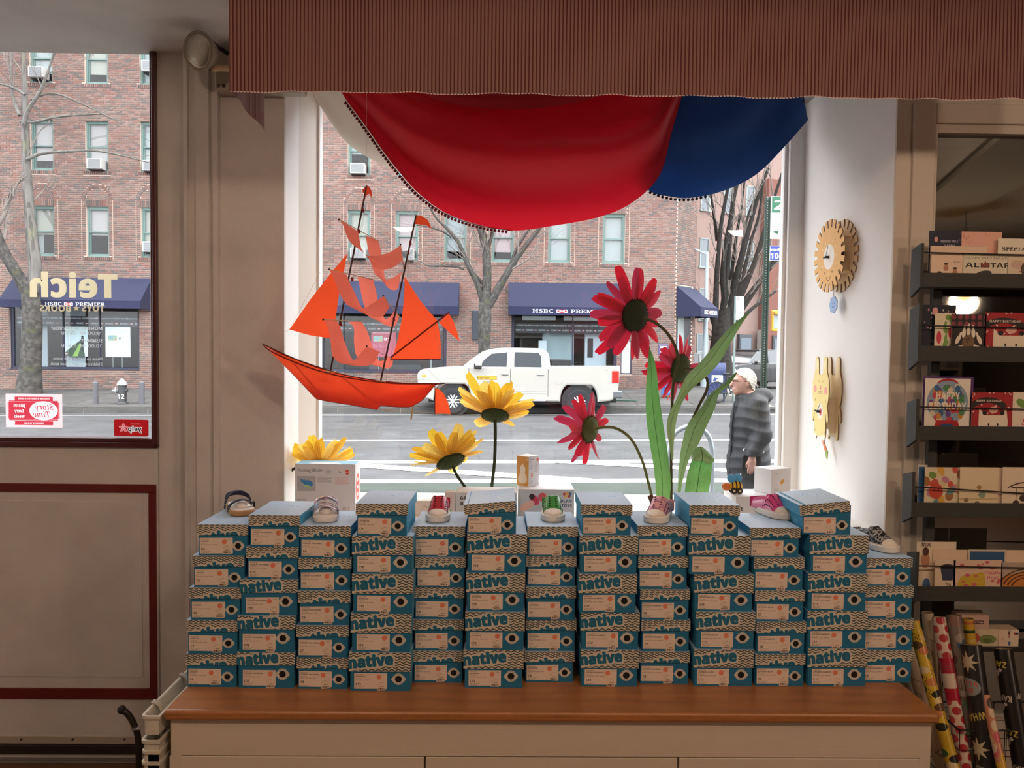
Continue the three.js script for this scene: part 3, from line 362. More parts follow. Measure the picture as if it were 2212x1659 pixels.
const sandal = (ci, px, py, rot, label, strapM, soleM, S, holo) => {
  const t = thing('sandal', label, 'sandal', shoeSpot(ci, px, py), 'children shoes standing on the box stacks', rot), L = 0.15 * S, w = 0.066 * S, h = 0.016;
  part(t, 'sole', soleGeo(L, w, h), soleM); part(t, 'footbed', soleGeo(L * 0.93, w * 0.9, 0.004, 0.0015).translate(0, h - 0.001, 0), std(0xece7df, 0.8));
  const paperG = new THREE.SphereGeometry(0.024, 18, 12).scale(0.85, 0.55, 1.5).translate(0, h + 0.008, 0.02); part(t, 'paper_stuffing', paperG, std(0xf1eeea, 0.85));
  const strap = (z, hh, wd, lean) => surf(20, 4, (u, v) => { const a = Math.PI * u; return V3(-Math.cos(a) * w * 0.5, 0.006 + Math.sin(a) ** 0.75 * hh, z + (v - 0.5) * wd + Math.sin(a) * lean); }, 0.0022);
  part(t, 'front_strap', strap(0.035, 0.036, 0.023, 0.004), strapM); part(t, 'ankle_strap', strap(-0.028, 0.056, 0.021, 0.014), strapM); if (holo) part(t, 'middle_strap', strap(0.008, 0.043, 0.014, 0.008), strapM);
  part(t, 'heel_strap', surf(16, 3, (u, v) => { const a = Math.PI * u; return V3(-Math.cos(a) * w * 0.46, 0.028 + 0.014 * v + 0.012 * Math.sin(a), -0.03 - Math.sin(a) * 0.042); }, 0.002), strapM);
  part(t, 'buckle_patch', rbox(0.003, 0.015, 0.018, 0.001), strapM, [w * 0.5, 0.026, 0.035]);
  part(t, 'tag_thread', tube([V3(-w * 0.5, 0.03, 0.03), V3(-w * 0.75, 0.03, 0.04), V3(-w * 0.95, 0.006, 0.055)], 0.0006, 12, 5), std(0xd8cfc0, 0.8)); return t; };
sandal(0, 517, 1104, 0.5, 'navy blue strap sandal with tan sole on the first box stack', std(0x1d2138, 0.85, { bumpMap: weaveBump, bumpScale: 0.0005 }), std(0xb58a5c, 0.7), 1.2, false);
sandal(2, 704, 1117, 0.2, 'shiny iridescent strap sandal with white sole on the third box stack', new THREE.MeshPhysicalMaterial({ color: 0xcbb7bd, roughness: 0.16, metalness: 0.85, iridescence: 1, iridescenceIOR: 1.8, iridescenceThicknessRange: [200, 520] }), std(0xe6e0d6, 0.7), 1.14, true);

// ---------- toy boxes on the window platform ----------
const printBox = (name, label, at, w, h, dep, rotY, front, left, right, extra) => { // faces are printed canvases
  const t = thing(name, label, 'toy box', at, null, rotY), M0 = std(0xe9eaec, 0.5);
  part(t, 'carton', rbox(w, h, dep, 0.0015).translate(0, h / 2, 0), M0);
  if (front) part(t, 'front_print', new THREE.PlaneGeometry(w - 0.001, h - 0.001).translate(0, h / 2, dep / 2 + 0.0004), std(0xffffff, 0.5, { map: front }));
  if (right) part(t, 'side_print', new THREE.PlaneGeometry(dep - 0.001, h - 0.001).rotateY(Math.PI / 2).translate(w / 2 + 0.0004, h / 2, 0), std(0xffffff, 0.5, { map: right }));
  if (left) part(t, 'side_print', new THREE.PlaneGeometry(dep - 0.001, h - 0.001).rotateY(-Math.PI / 2).translate(-w / 2 - 0.0004, h / 2, 0), std(0xffffff, 0.5, { map: left }));
  if (extra) part(t, 'top_print', new THREE.PlaneGeometry(w - 0.002, dep - 0.002).rotateX(-Math.PI / 2).translate(0, h + 0.0004, 0), extra); return t; };
const px2 = (a, b, d) => (b - a) * d / F;
const lines = (c, x, y, w, n, col, s = 9) => { c.fillStyle = col; for (let i = 0; i < n; i++) c.fillRect(x, y + i * s, w * (0.7 + 0.3 * hash(i, x)), s * 0.35); };
{ const d = 2.86, x = PX(702, d, 1050), w = px2(637, 767, d), h = PY(1003, d, 702) - yPlat;
  const f = canvasTex(512, 384, (c) => { c.fillStyle = '#e4e5e9'; c.fillRect(0, 0, 512, 384); c.fillStyle = '#33363a'; c.font = '32px sans-serif'; c.fillText('Floating Whale', 22, 56); c.font = '26px sans-serif'; c.fillText('1+', 368, 66); c.fillStyle = '#e0573f'; c.beginPath(); c.arc(446, 56, 19, 0, 7); c.fill(); c.fillStyle = '#fff'; c.font = 'bold 11px sans-serif'; c.fillText('KID O', 430, 60); lines(c, 262, 38, 48, 4, '#9a9ca0'); c.fillStyle = '#b9bcc0'; c.fillRect(20, 88, 156, 112); c.fillStyle = '#4a93cf'; c.beginPath(); c.ellipse(112, 142, 42, 24, 0.15, 0, 7); c.fill(); c.beginPath(); c.moveTo(78, 140); c.quadraticCurveTo(50, 140, 44, 112); c.quadraticCurveTo(60, 108, 66, 118); c.quadraticCurveTo(82, 104, 92, 128); c.fill(); c.fillStyle = '#b9dca0'; c.beginPath(); c.ellipse(106, 164, 34, 9, 0.15, 0, 7); c.fill(); lines(c, 190, 92, 140, 5, '#8d8f94'); lines(c, 340, 96, 130, 6, '#e0a79b'); lines(c, 18, 250, 88, 6, '#a5a7ab'); lines(c, 186, 250, 80, 5, '#a5a7ab'); for (let i = 0; i < 30; i++) if (hash(i, 4) > 0.4) c.fillRect(392 + i * 2.4, 318, 2, 22); });
  const r = canvasTex(128, 384, (c) => { c.fillStyle = '#e9e9ec'; c.fillRect(0, 0, 128, 384); c.fillStyle = '#e2604a'; c.beginPath(); c.ellipse(64, 180, 48, 100, 0, 0, 7); c.fill(); c.fillStyle = '#fff'; for (let i = 0; i < 3; i++) { c.beginPath(); c.arc(64, 125 + i * 56, 15, 0, 7); c.fill(); } });
  const top = canvasTex(256, 128, (c) => { c.fillStyle = '#8ccbe6'; c.fillRect(0, 0, 256, 128); c.fillStyle = '#eef3f5'; c.beginPath(); c.ellipse(120, 90, 70, 26, 0, 0, 7); c.fill(); });
  printBox('toy_box', 'white toy carton with a blue whale picture at the left window edge', [x, yPlat, -d - 0.05], w, h, 0.1, 0, f, null, r, std(0xffffff, 0.5, { map: top })); }
const base6 = PY(1062, 2.82, 1050), baseW = PY(1058, 2.85, 1178);
{ const d = 2.8, w = px2(985, 1118, d), f = canvasTex(512, 256, (c) => { c.fillStyle = '#dfe3e8'; c.fillRect(0, 0, 512, 256); c.fillStyle = '#2f3236'; c.font = 'bold 46px sans-serif'; c.fillText('6411', 34, 66); c.fillText('Banana', 34, 116); }); printBox('toy_box', 'white toy carton printed 6411 behind the sixth stack', [PX(1051, d, 1080), yPlat, -d - 0.06], w, base6 - yPlat, 0.12, 0, f); }
{ const d = 2.86, w = px2(1119, 1241, d), f = canvasTex(512, 256, (c) => { c.fillStyle = '#c3cfdd'; c.fillRect(0, 0, 512, 256); c.fillStyle = '#d9637a'; c.beginPath(); c.arc(220, 70, 40, 0, 7); c.fill(); c.fillStyle = '#c84a68'; c.beginPath(); c.ellipse(150, 96, 34, 52, -0.6, 0, 7); c.fill(); c.fillStyle = '#3a2a3a'; c.beginPath(); c.arc(124, 66, 26, 0, 7); c.fill(); c.fillStyle = '#e7c4bb'; c.beginPath(); c.ellipse(80, 150, 76, 34, -0.5, 0, 7); c.fill(); for (const [x, y, k] of [[420, 40, '#c8414b'], [450, 36, '#e0a42f'], [476, 38, '#4a6ab0'], [436, 62, '#e0c05a'], [466, 60, '#b04a5a']]) { c.save(); c.translate(x, y); c.rotate(0.7); c.fillStyle = k; c.fillRect(-12, -12, 24, 24); c.restore(); } c.fillStyle = '#2d3f6a'; c.font = 'bold 40px sans-serif'; c.textAlign = 'right'; c.fillText('PLAN', 492, 118); c.fillText('TOYS', 492, 158); });
  printBox('toy_box', 'pale blue toy carton with pink wooden toy picture behind the green clog', [PX(1180, d, 1080), yPlat, -d - 0.07], w, baseW - yPlat, 0.14, 0, f); }
{ const d = 2.93, h = PY(985, d, 1138) - baseW, f = canvasTex(192, 320, (c) => { c.fillStyle = '#dba455'; c.fillRect(0, 0, 192, 320); c.strokeStyle = '#efe6d8'; c.lineWidth = 6; c.strokeRect(2, 2, 188, 316); c.fillStyle = '#efe6d6'; c.beginPath(); c.moveTo(96, 76); c.bezierCurveTo(110, 110, 150, 110, 138, 160); c.bezierCurveTo(120, 190, 160, 200, 166, 250); c.bezierCurveTo(160, 310, 32, 310, 28, 250); c.bezierCurveTo(32, 200, 72, 190, 54, 160); c.bezierCurveTo(42, 110, 82, 110, 96, 76); c.fill(); c.fillStyle = '#e8c58c'; c.beginPath(); c.arc(160, 34, 14, 0, 7); c.fill(); }), r = canvasTex(192, 320, (c) => { c.fillStyle = '#d3d7de'; c.fillRect(0, 0, 192, 320); c.fillStyle = '#e06a52'; c.beginPath(); c.arc(160, 42, 20, 0, 7); c.fill(); c.fillStyle = '#44474c'; c.font = 'bold 20px sans-serif'; c.fillText('Stacking', 14, 40); c.fillText('Toy', 14, 64); lines(c, 14, 90, 70, 6, '#8f939a'); lines(c, 104, 84, 70, 10, '#9a9ea4'); c.strokeStyle = '#777'; c.strokeRect(30, 160, 50, 76); c.fillStyle = '#d86c4c'; c.beginPath(); c.arc(55, 186, 13, 0, 7); c.arc(55, 212, 16, 0, 7); c.fill(); lines(c, 14, 256, 70, 5, '#9a9ea4'); for (let i = 0; i < 22; i++) if (hash(i, 14) > 0.4) c.fillRect(120 + i * 2.6, 286, 2, 20); });
  printBox('toy_box', 'small orange and white carton with a gourd shape, standing on another box', [PX(1140, d, 1050), baseW + 0.0005, -d - 0.02], 0.062, h, 0.062, -0.72, f, null, r); }
{ const d = 2.9, w = px2(885, 962, d); printBox('toy_box', 'low white carton behind the red clog', [PX(923, d, 1080), yPlat, -d - 0.05], w, PY(1082, d, 923) - yPlat, 0.1, 0, canvasTex(256, 64, (c) => { c.fillStyle = '#ebe6dc'; c.fillRect(0, 0, 256, 64); c.strokeStyle = '#b3aca0'; c.lineWidth = 3; c.beginPath(); c.moveTo(90, 40); c.quadraticCurveTo(110, 10, 125, 34); c.quadraticCurveTo(150, 14, 170, 34); c.stroke(); })); }
{ const d = 2.78, w = px2(962, 984, d); printBox('toy_box', 'slim pink and white carton between low box and 6411 carton', [PX(972, d, 1080), yPlat, -d - 0.03], w, PY(1064, d, 972) - yPlat, 0.05, 0, canvasTex(128, 256, (c) => { c.fillStyle = '#ecdfdf'; c.fillRect(0, 0, 128, 256); lines(c, 20, 40, 80, 5, '#c9a3ab', 12); c.fillStyle = '#a9c58a'; c.beginPath(); c.arc(60, 190, 40, 0, 7); c.fill(); })); }
const whTop = PY(1070, 2.85, 1680);
{ const d = 2.82, w = px2(1588, 1766, d); printBox('toy_box', 'wide white carton under the toy bee at the right', [PX(1677, d, 1100), yPlat, -d - 0.08], w, whTop - yPlat, 0.16, 0, canvasTex(512, 192, (c) => { c.fillStyle = '#e6e6ea'; c.fillRect(0, 0, 512, 192); c.fillStyle = '#3a3c40'; c.font = 'bold 40px sans-serif'; c.fillText('Insect', -74, 108); })); }
{ const d = 2.9, h = PY(1012, d, 1668) - whTop; const face = (k) => canvasTex(256, 256, (c) => { c.fillStyle = k ? '#d9dade' : '#e4e4e6'; c.fillRect(0, 0, 256, 256); const pop = (x, y, s, a, col) => { c.save(); c.translate(x, y); c.rotate(a); c.fillStyle = col; c.beginPath(); c.ellipse(0, 0, 30 * s, 17 * s, 0, 0, 7); c.fill(); c.fillStyle = '#f1dfb0'; c.beginPath(); c.ellipse(-26 * s, 0, 9 * s, 14 * s, 0, 0, 7); c.fill(); c.restore(); }; if (k) { pop(176, 138, 1.1, -0.2, '#d08445'); pop(130, 62, 0.5, -0.4, '#d8a445'); c.fillStyle = '#c9a87a'; c.beginPath(); c.arc(70, 190, 16, 0, 7); c.arc(112, 180, 15, 0, 7); c.fill(); } else { pop(140, 140, 1.2, -0.7, '#e0a23f'); } lines(c, 40, 40, 40, 3, '#9a9b9e'); lines(c, 30, 210, 90, 3, '#b0b2b5'); });
  printBox('toy_box', 'white carton with orange ice lolly pictures beside the toy bee', [PX(1674, d, 1050), whTop + 0.0005, -d - 0.03], 0.105, h, 0.085, -0.42, face(0), null, face(1)).rotation.y = 0.5; }
{ const d = 2.87, p = P(1585, 1069, d), t = thing('toy_bee', 'striped yellow toy bee with blue wings on the white carton', 'toy', [PX(1587, d, 1060), whTop + 0.0005, -d - 0.02]); const yel = std(0xe2b02c, 0.4), bk = std(0x1a1512, 0.5), bl = std(0x56a8e0, 0.3);
  part(t, 'body', new THREE.SphereGeometry(0.024, 24, 16).scale(1.15, 0.85, 0.8).translate(0.008, 0.026, 0), yel); for (const x of [-0.006, 0.008, 0.022]) part(t, 'stripe', new THREE.TorusGeometry(Math.sqrt(Math.max(0.0001, 1 - ((x - 0.008) / 0.0276) ** 2)) * 0.0205, 0.0016, 8, 28).rotateY(Math.PI / 2).scale(1.6, 1, 0.95).translate(x - 0.6 * x, 0.026, 0).translate(0.6 * x, 0, 0), bk);
  part(t, 'head', new THREE.SphereGeometry(0.017, 20, 14).translate(-0.026, 0.024, 0), std(0xdd7a3a, 0.4)); for (const x of [-0.002, 0.02]) for (const z of [-0.018, 0.018]) { const w = part(t, 'wheel', new THREE.CylinderGeometry(0.011, 0.011, 0.006, 20).rotateX(Math.PI / 2), bk, [x, 0.011, z]); part(w, 'hub', new THREE.CylinderGeometry(0.005, 0.005, 0.008, 12).rotateX(Math.PI / 2), std(0xe8d9a8, 0.5)); } for (const x of [-0.01, 0.016]) part(t, 'wing', new THREE.SphereGeometry(0.017, 18, 12).scale(1, 1, 0.3).translate(x, 0.057, 0.006 - x * 0.3), bl); }
// ---------- striped valance with a return at its left end ----------
const stripe = canvasTex(128, 32, (c, w, h) => { c.fillStyle = '#8f6c60'; c.fillRect(0, 0, w, h); for (let i = 0; i < 8; i++) { c.fillStyle = '#5c2021'; c.fillRect(i * 16 + 2, 0, 5, h); c.fillStyle = '#7d4c45'; c.fillRect(i * 16 + 7, 0, 1.4, h); } }, true);
{ const d = 2.3, t = thing('striped_valance', 'red and cream striped fabric valance above the display window', 'valance', [PX(1300, d, 200), CEIL, -d]);
  const m = new THREE.MeshPhysicalMaterial({ color: 0xffffff, roughness: 1, map: stripe, transmission: 0.25, thickness: 0, side: THREE.DoubleSide, bumpMap: weaveBump, bumpScale: 0.0004 });
  const x0 = PX(495, d, 150) - t.position.x, x1 = PX(2238, d, 150) - t.position.x, hem = (u) => P(495 + 1743 * u, 196 + 20 * u + 0.9 * Math.sin(u * 31) + 0.8 * Math.sin(u * 77), d).y - CEIL;
  const rip = (x, v) => 0.006 * Math.sin(x * 21 + 1) * v + 0.003 * Math.sin(x * 53) * v;
  const g = surf(260, 6, (u, v) => { const x = x0 + (x1 - x0) * u; return V3(x, -0.003 + (hem(u) + 0.003) * v, rip(x, v)); }); { const a = g.attributes.uv, p = g.attributes.position; for (let i = 0; i < a.count; i++) a.setXY(i, p.getX(i) / 0.088, p.getY(i) / 0.1); } part(t, 'front_panel', g, m);
  const rg = surf(24, 8, (u, v) => V3(x0 + 0.006 * Math.sin(u * 9) * v - 0.004 * u, -0.003 + (hem(0) + 0.003 - 0.02 * u * v * u) * v, -0.345 * u)); { const a = rg.attributes.uv, p = rg.attributes.position; for (let i = 0; i < a.count; i++) a.setXY(i, p.getZ(i) / 0.088, p.getY(i) / 0.1); } part(t, 'left_return', rg, m);
  const hm = []; for (let i = 0; i < 240; i++) { const u = (i + 0.15) / 240, u2 = (i + 0.8) / 240, a = x0 + (x1 - x0) * u, b = x0 + (x1 - x0) * u2; hm.push(boxAt(a, b, hem(u) - 0.0015, hem(u) + 0.0006, rip(a, 1) + 0.0012, rip(a, 1) - 0.0008)); } stuffPart(part(t, 'hem_stitching', merge(hm), std(0xe8d0c8, 0.8))); 
  part(t, 'batten', boxAt(x0 + 0.01, x1, -0.06, -0.002, -0.012, -0.05), M.beige); }
// ---------- emergency light ----------
{ const d = 2.885, t = thing('emergency_light', 'beige emergency light unit with round lens beside the striped valance', 'emergency light', [PX(560, d, 150), PY(197, d, 560), -dL]);
  const x0 = PX(463, d, 150) - t.position.x, x1 = PX(655, d, 190) - t.position.x, yt = PY(112, d, 560) - t.position.y; part(t, 'battery_case', rboxAt(x0, x1, 0, yt, 0.065, 0.001, 0.008), std(0xa99e8c, 0.5)); const lg = textMesh('E', font, 0.012, 0.0006); part(t, 'case_mark', lg.translate(x0 + 0.012, 0.012, 0.0655), M.black); part(t, 'case_mark', new THREE.CylinderGeometry(0.007, 0.007, 0.001, 12).rotateX(Math.PI / 2).translate(x0 + 0.034, 0.018, 0.0655), M.black);
  const c = P(428, 110, 2.74).sub(t.position), q = new THREE.Quaternion().setFromUnitVectors(V3(0, 0, 1), V3(-0.38, -0.2, 0.9).normalize()); const h = part(t, 'lamp_head', lathe([[0, -0.075], [0.03, -0.07], [0.045, -0.05], [0.064, -0.012], [0.067, 0], [0.064, 0.004], [0.056, 0]], 40).rotateX(Math.PI / 2), std(0x8f8470, 0.5)); h.position.copy(c); h.quaternion.copy(q);
  part(h, 'lens', lathe([[0, 0.012], [0.03, 0.009], [0.05, 0.002], [0.057, -0.002]], 40).rotateX(Math.PI / 2), phys(0xd9d6cc, 0.12, { metalness: 0.35, clearcoat: 1 })); const rb = []; for (let i = -10; i <= 10; i++) { const x = i * 0.005, l = Math.sqrt(Math.max(0, 0.052 ** 2 - x * x)); rb.push(boxAt(-l, l, x - 0.0009, x + 0.0009, 0.0125 - 4.2 * (x * x), 0.005 - 4.2 * (x * x))); } part(h, 'lens_ribs', merge(rb).rotateZ(-0.5), phys(0xb9b5a8, 0.15, { metalness: 0.5 }));
  part(t, 'bracket', tube([c.clone().add(V3(0.03, -0.05, -0.03)), c.clone().add(V3(0.06, -0.04, -0.05)), V3(x0 + 0.09, yt * 0.55, 0.06)], 0.011, 16, 8), std(0xb59a78, 0.5)); part(t, 'bracket', tube([c.clone().add(V3(0.03, 0.045, -0.03)), V3(x0 + 0.06, yt * 0.95, 0.04), V3(x0 + 0.1, yt * 0.9, 0.06)], 0.008, 16, 8), M.dark); }
// ---------- draped cloths ----------
const curve = (pts, d) => new THREE.CatmullRomCurve3(pts.map(([x, y, z]) => P(x, y, d + (z || 0))));
const drape = (name, label, topPts, botPts, d, color, through, fold, extra) => {
  const A = curve(topPts, d), B = curve(botPts, d), mid = A.getPoint(0.5), t = thing(name, label, 'drapery', mid);
  const g = surf(90, 48, (u, v) => { const a = A.getPoint(u), b = B.getPoint(u), p = a.lerp(b, v); p.z += fold(u, v); return p.sub(mid); });
  part(t, 'cloth', g, cloth(color, through, { bumpMap: weaveBump, bumpScale: 0.0002 })); t.userData.curve = B; return t; };
const redB = [[735, 195], [748, 216], [788, 270], [842, 346], [905, 418], [965, 461], [1040, 487], [1110, 498], [1200, 487], [1290, 470], [1350, 447], [1400, 410], [1428, 372], [1450, 290], [1478, 190]];
const swag = (u, v) => { const k = Math.sin(Math.PI * u) ** 0.8, w = v + 0.05 * Math.sin(u * 5); const e = 1 - v ** 6; return e * (0.13 * Math.sin(Math.PI * v) * k + k * (0.05 * Math.sin(w * 13 - 0.6) + 0.03 * Math.sin(w * 24 + u * 5 + 1) + 0.02 * Math.sin(w * 9 - u * 9)) * Math.min(1, v * 3)) + 0.01 * Math.sin(u * 19 + v * 3) * v * (1 - k) * e; };
const redT = drape('red_drape', 'deep red draped cloth with a bobble trim hanging in the window top', [[728, 120], [900, 110], [1106, 105], [1300, 110], [1490, 120]], redB, 3.16, 0xd3152c, 0.4, swag);
drape('red_drape', 'second red cloth layer swagged high behind the valance hem', [[820, 110], [1106, 100], [1420, 115]], [[900, 200], [960, 222], [1060, 238], [1180, 236], [1290, 212], [1350, 195]], 3.0, 0xb51226, 0.3, (u, v) => 0.05 * Math.sin(Math.PI * u) * Math.sin(v * 9));
drape('white_drape', 'cream white draped cloth behind the red one at the left', [[655, 120], [720, 110], [800, 110]], [[668, 190], [700, 242], [752, 312], [815, 352], [862, 372], [910, 400], [930, 380]], 3.26, 0xe9e2d2, 0.4, (u, v) => 0.03 * Math.sin(v * 8 + u * 2) * v);
drape('red_drape', 'backing layer of red cloth between the swag and the window', [[760, 120], [1106, 105], [1460, 120]], [[800, 240], [900, 330], [1010, 390], [1110, 405], [1230, 392], [1340, 345], [1430, 250]], 3.36, 0xc4142a, 0.25, (u, v) => 0.03 * Math.sin(v * 10 + u * 3) * v);
drape('blue_drape', 'backing layer of dark blue cloth close to the window', [[1450, 120], [1560, 110], [1715, 120]], [[1420, 330], [1500, 350], [1600, 330], [1680, 280], [1715, 230]], 3.38, 0x143a74, 0.2, (u, v) => 0.02 * Math.sin(v * 9 + u * 4) * v);
const blueT = drape('blue_drape', 'dark blue draped cloth with pointed corner at the right', [[1440, 120], [1560, 110], [1730, 125]], [[1380, 395], [1412, 417], [1450, 425], [1484, 428], [1560, 413], [1632, 378], [1700, 311], [1736, 270], [1745, 259], [1745, 256], [1741, 240], [1735, 195]], 3.2, 0x16407f, 0.25, (u, v) => (1 - v ** 6) * (0.07 * Math.sin(Math.PI * u) * Math.sin(v * 3.1) + 0.03 * Math.sin(v * 12 + u * 5) * v + 0.03 * Math.sin(u * 17 + v * 2) * v));
{ const pm = std(0x6d0d18, 0.95), sp = new THREE.IcosahedronGeometry(0.0062, 1), seam = std(0xf0d6d6, 0.8); const base = redT.position, c = new THREE.CatmullRomCurve3(redB.slice(1, 8).map(([x, y]) => P(x - 3, y + 5, 3.155))); for (let i = 0; i < 58; i++) { const p = c.getPointAt((i + 0.3) / 59); part(redT, 'bobble', sp, pm, p.sub(base)); } part(redT, 'braid', new THREE.TubeGeometry(c, 120, 0.0016, 5).translate(-base.x, -base.y + 0.008, -base.z), pm);
  const b2 = blueT.position, pb = std(0x0c1a38, 0.95), c2 = new THREE.CatmullRomCurve3([[1402, 415], [1420, 422], [1445, 429], [1484, 432], [1530, 424]].map(([x, y]) => P(x, y, 3.19))); for (let i = 0; i < 14; i++) part(blueT, 'bobble', sp, pb, c2.getPointAt((i + 0.3) / 14).sub(b2)); }
// ---------- sailing ship kite ----------
{ const D = 2.72, Z0 = P(800, 700, D), t = thing('ship_kite', 'orange red fabric sailing ship kite hanging in the window', 'kite', Z0), L = (x, y, z = 0) => P(x, y, D - z).sub(Z0);
  const oM = cloth(0xf8552a, 0.6), sM = cloth(0xf4806c, 0.5), wd = std(0x4a2a20, 0.6), twine = std(0xcdb491, 0.8), dk = std(0x7d1a12, 0.8);
  const cr = (pts) => new THREE.CatmullRomCurve3(pts.map(([x, y, z]) => L(x, y, z || 0)));
  const topE = cr([[568, 744], [590, 758], [640, 780], [700, 801], [765, 816], [850, 827], [950, 829]]), keel = new THREE.CatmullRomCurve3([[569, 745], [600, 775], [640, 816], [683, 861], [715, 868], [766, 876], [815, 885], [821, 876], [855, 879], [887, 879], [913, 864], [938, 834]].map(([x, y]) => L(x, y)), false, 'catmullrom', 0.12);
  for (const s of [1, -1]) part(t, 'hull_side', surf(60, 14, (u, v) => { const a = topE.getPoint(u), b = keel.getPoint(u), w = 0.055 * Math.sin(Math.PI * Math.min(1, u * 1.02)) ** 0.7; const p = a.lerp(b, v); p.z += s * (w * Math.pow(1 - v, 0.7) + 0.0015); return p; }), oM);
  for (const s of [1, -1]) part(t, 'gunwale', new THREE.TubeGeometry(new THREE.CatmullRomCurve3(Array.from({ length: 20 }, (_, i) => { const u = i / 19, p = topE.getPoint(u); p.z += s * 0.055 * Math.sin(Math.PI * Math.min(1, u * 1.02)) ** 0.7; return p; })), 60, 0.0022, 6), dk);
  part(t, 'keel_seam', new THREE.TubeGeometry(keel, 60, 0.0014, 5), dk); for (const u of [0.34, 0.62]) part(t, 'rib', tube([0, 0.3, 0.6, 1].map((v) => { const p = topE.getPoint(u).lerp(keel.getPoint(u), v); p.z += 0.055 * Math.sin(Math.PI * u) ** 0.7 * Math.pow(1 - v, 0.7) - 0.003; return p; }), 0.0018, 12, 5), dk);
  for (const s of [1, -1]) part(t, 'bow_spar', tube([L(566, 742), L(640, 776, s * 0.02), L(720, 803, s * 0.05)], 0.0016, 16, 5), wd);
  const mast = (x0, y0, x1, y1, n) => part(t, 'mast', rod(L(x0, y0), L(x1, y1), 0.0032), wd); mast(713, 806, 792, 402); mast(822, 825, 899, 465);
  for (const [x, y] of [[713, 803], [822, 824]]) part(t, 'mast_step', rbox(0.035, 0.006, 0.02, 0.002), twine, L(x, y)); for (const [x, y] of [[784, 455], [776, 500], [761, 603], [737, 700], [882, 545], [886.5, 525], [851, 690], [833, 773]]) part(t, 'mast_fitting', rbox(0.008, 0.014, 0.008, 0.002), dk, L(x, y, 0.003));
  // pairs of cloth strips slung between the two masts
  const strip = (e1, e2, z) => { const a = cr(e1.map(([x, y]) => [x, y, z])), b = cr(e2.map(([x, y]) => [x, y, z])); part(t, 'square_sail', surf(40, 5, (u, v) => { const p = a.getPoint(u).lerp(b.getPoint(u), v); p.z += 0.012 * Math.sin(Math.PI * u) * (z > 0 ? 1 : -1) + 0.006 * Math.sin(v * 3 + u * 6); return p; }), sM); };
  const K = (a) => a.map(([X, Y]) => [680 + X / 5.027, 440 + Y / 5.027]), J = (a) => a.map(([X, Y]) => [640 + X / 6.144, 560 + Y / 6.144]);
  strip(K([[265, 175], [310, 230], [345, 330], [400, 430], [545, 545], [650, 680], [720, 715], [810, 710], [900, 660], [958, 610]]), K([[470, 300], [480, 350], [490, 400], [510, 490], [570, 565], [640, 572], [700, 570], [780, 548], [850, 515], [930, 450]]), 0.06);
  strip(K([[545, 345], [560, 400], [590, 560], [650, 760], [720, 820], [790, 910], [850, 937], [900, 920], [915, 880]]), K([[690, 400], [700, 450], [720, 560], [740, 690], [760, 812], [800, 818], [850, 800], [900, 772], [945, 730]]), -0.06);
  strip(J([[445, 140], [520, 300], [600, 490], [680, 600], [820, 680], [950, 740], [1070, 770], [1150, 755], [1200, 690], [1240, 630]]), J([[665, 205], [720, 330], [760, 410], [800, 490], [890, 650], [940, 640], [1000, 600], [1080, 550], [1120, 520], [1165, 488]]), 0.06);
  strip(J([[815, 232], [850, 400], [905, 640], [950, 745], [1010, 790], [1080, 815], [1180, 875], [1290, 890], [1325, 850], [1365, 765]]), J([[1020, 270], [1050, 400], [1075, 545], [1110, 660], [1150, 755], [1175, 795], [1220, 775], [1260, 745], [1290, 700], [1300, 680]]), -0.06);
  strip(J([[365, 805], [430, 930], [470, 1110], [495, 1280], [580, 1370], [680, 1395], [850, 1418], [950, 1412], [1030, 1370], [1105, 1225]]), J([[550, 828], [590, 920], [620, 1020], [650, 1110], [765, 1340], [800, 1325], [830, 1290], [860, 1255], [900, 1205], [940, 1158]]), 0.06);
  strip(J([[690, 832], [760, 900], [765, 1100], [800, 1290], [960, 1388], [1100, 1428], [1200, 1450], [1262, 1420], [1285, 1340]]), J([[870, 828], [930, 940], [970, 1060], [1010, 1180], [1050, 1280], [1090, 1345], [1130, 1348], [1180, 1330], [1228, 1290]]), -0.06);
  const yard = (x0, y0, x1, y1, nm = 0.0016) => { part(t, 'yard', rod(L(x0, y0, 0.06), L(x1, y1, -0.06), nm, 6), twine); part(t, 'yard_cap', new THREE.SphereGeometry(0.0035, 10, 8), M.dark, L(x0, y0, 0.06)); };
  yard(732, 474, 818, 521); yard(711, 582, 807, 604); yard(698, 690, 783, 695); yard(865, 528, 874, 592, 0.0018); yard(828, 639, 863, 685); yard(792, 748, 843, 772);
  const flatSail = (n, pts, z, m = oM, bulge = 0.01) => { const s = poly(pts.map(([x, y]) => { const p = L(x, y, z); return [p.x, p.y]; })), g = new THREE.ShapeGeometry(s, 10); part(t, n, g.translate(0, 0, L(pts[0][0], pts[0][1], z).z), m); };
  flatSail('jib_sail', [[750, 548], [742, 590], [733, 632], [726, 680], [722, 712], [712, 731], [668, 724], [625, 712], [668, 650], [712, 593]], -0.03);
  flatSail('spanker_sail', [[874, 597], [884, 613], [907, 648], [928, 674], [943, 690], [949, 715], [952, 742], [952.5, 776], [900, 777], [845, 778], [857, 742], [868, 690], [873, 640]], -0.012);
  part(t, 'boom', rod(L(844, 772, 0.0), L(970, 675, 0.0), 0.0028), dk); part(t, 'foot_spar', rod(L(843, 777, -0.008), L(953, 776, -0.008), 0.0016), dk);
  flatSail('pennant', [[969, 676], [980, 695], [987, 715], [993, 738], [975, 722], [948, 697]], 0.002); flatSail('pennant', [[899, 464], [912, 467], [923, 474], [929, 484], [932, 494], [921, 487], [897, 484]], 0.002); flatSail('pennant', [[792, 400], [799, 405], [803, 414], [804, 429], [797, 418], [790, 425], [782, 411]], 0.002);
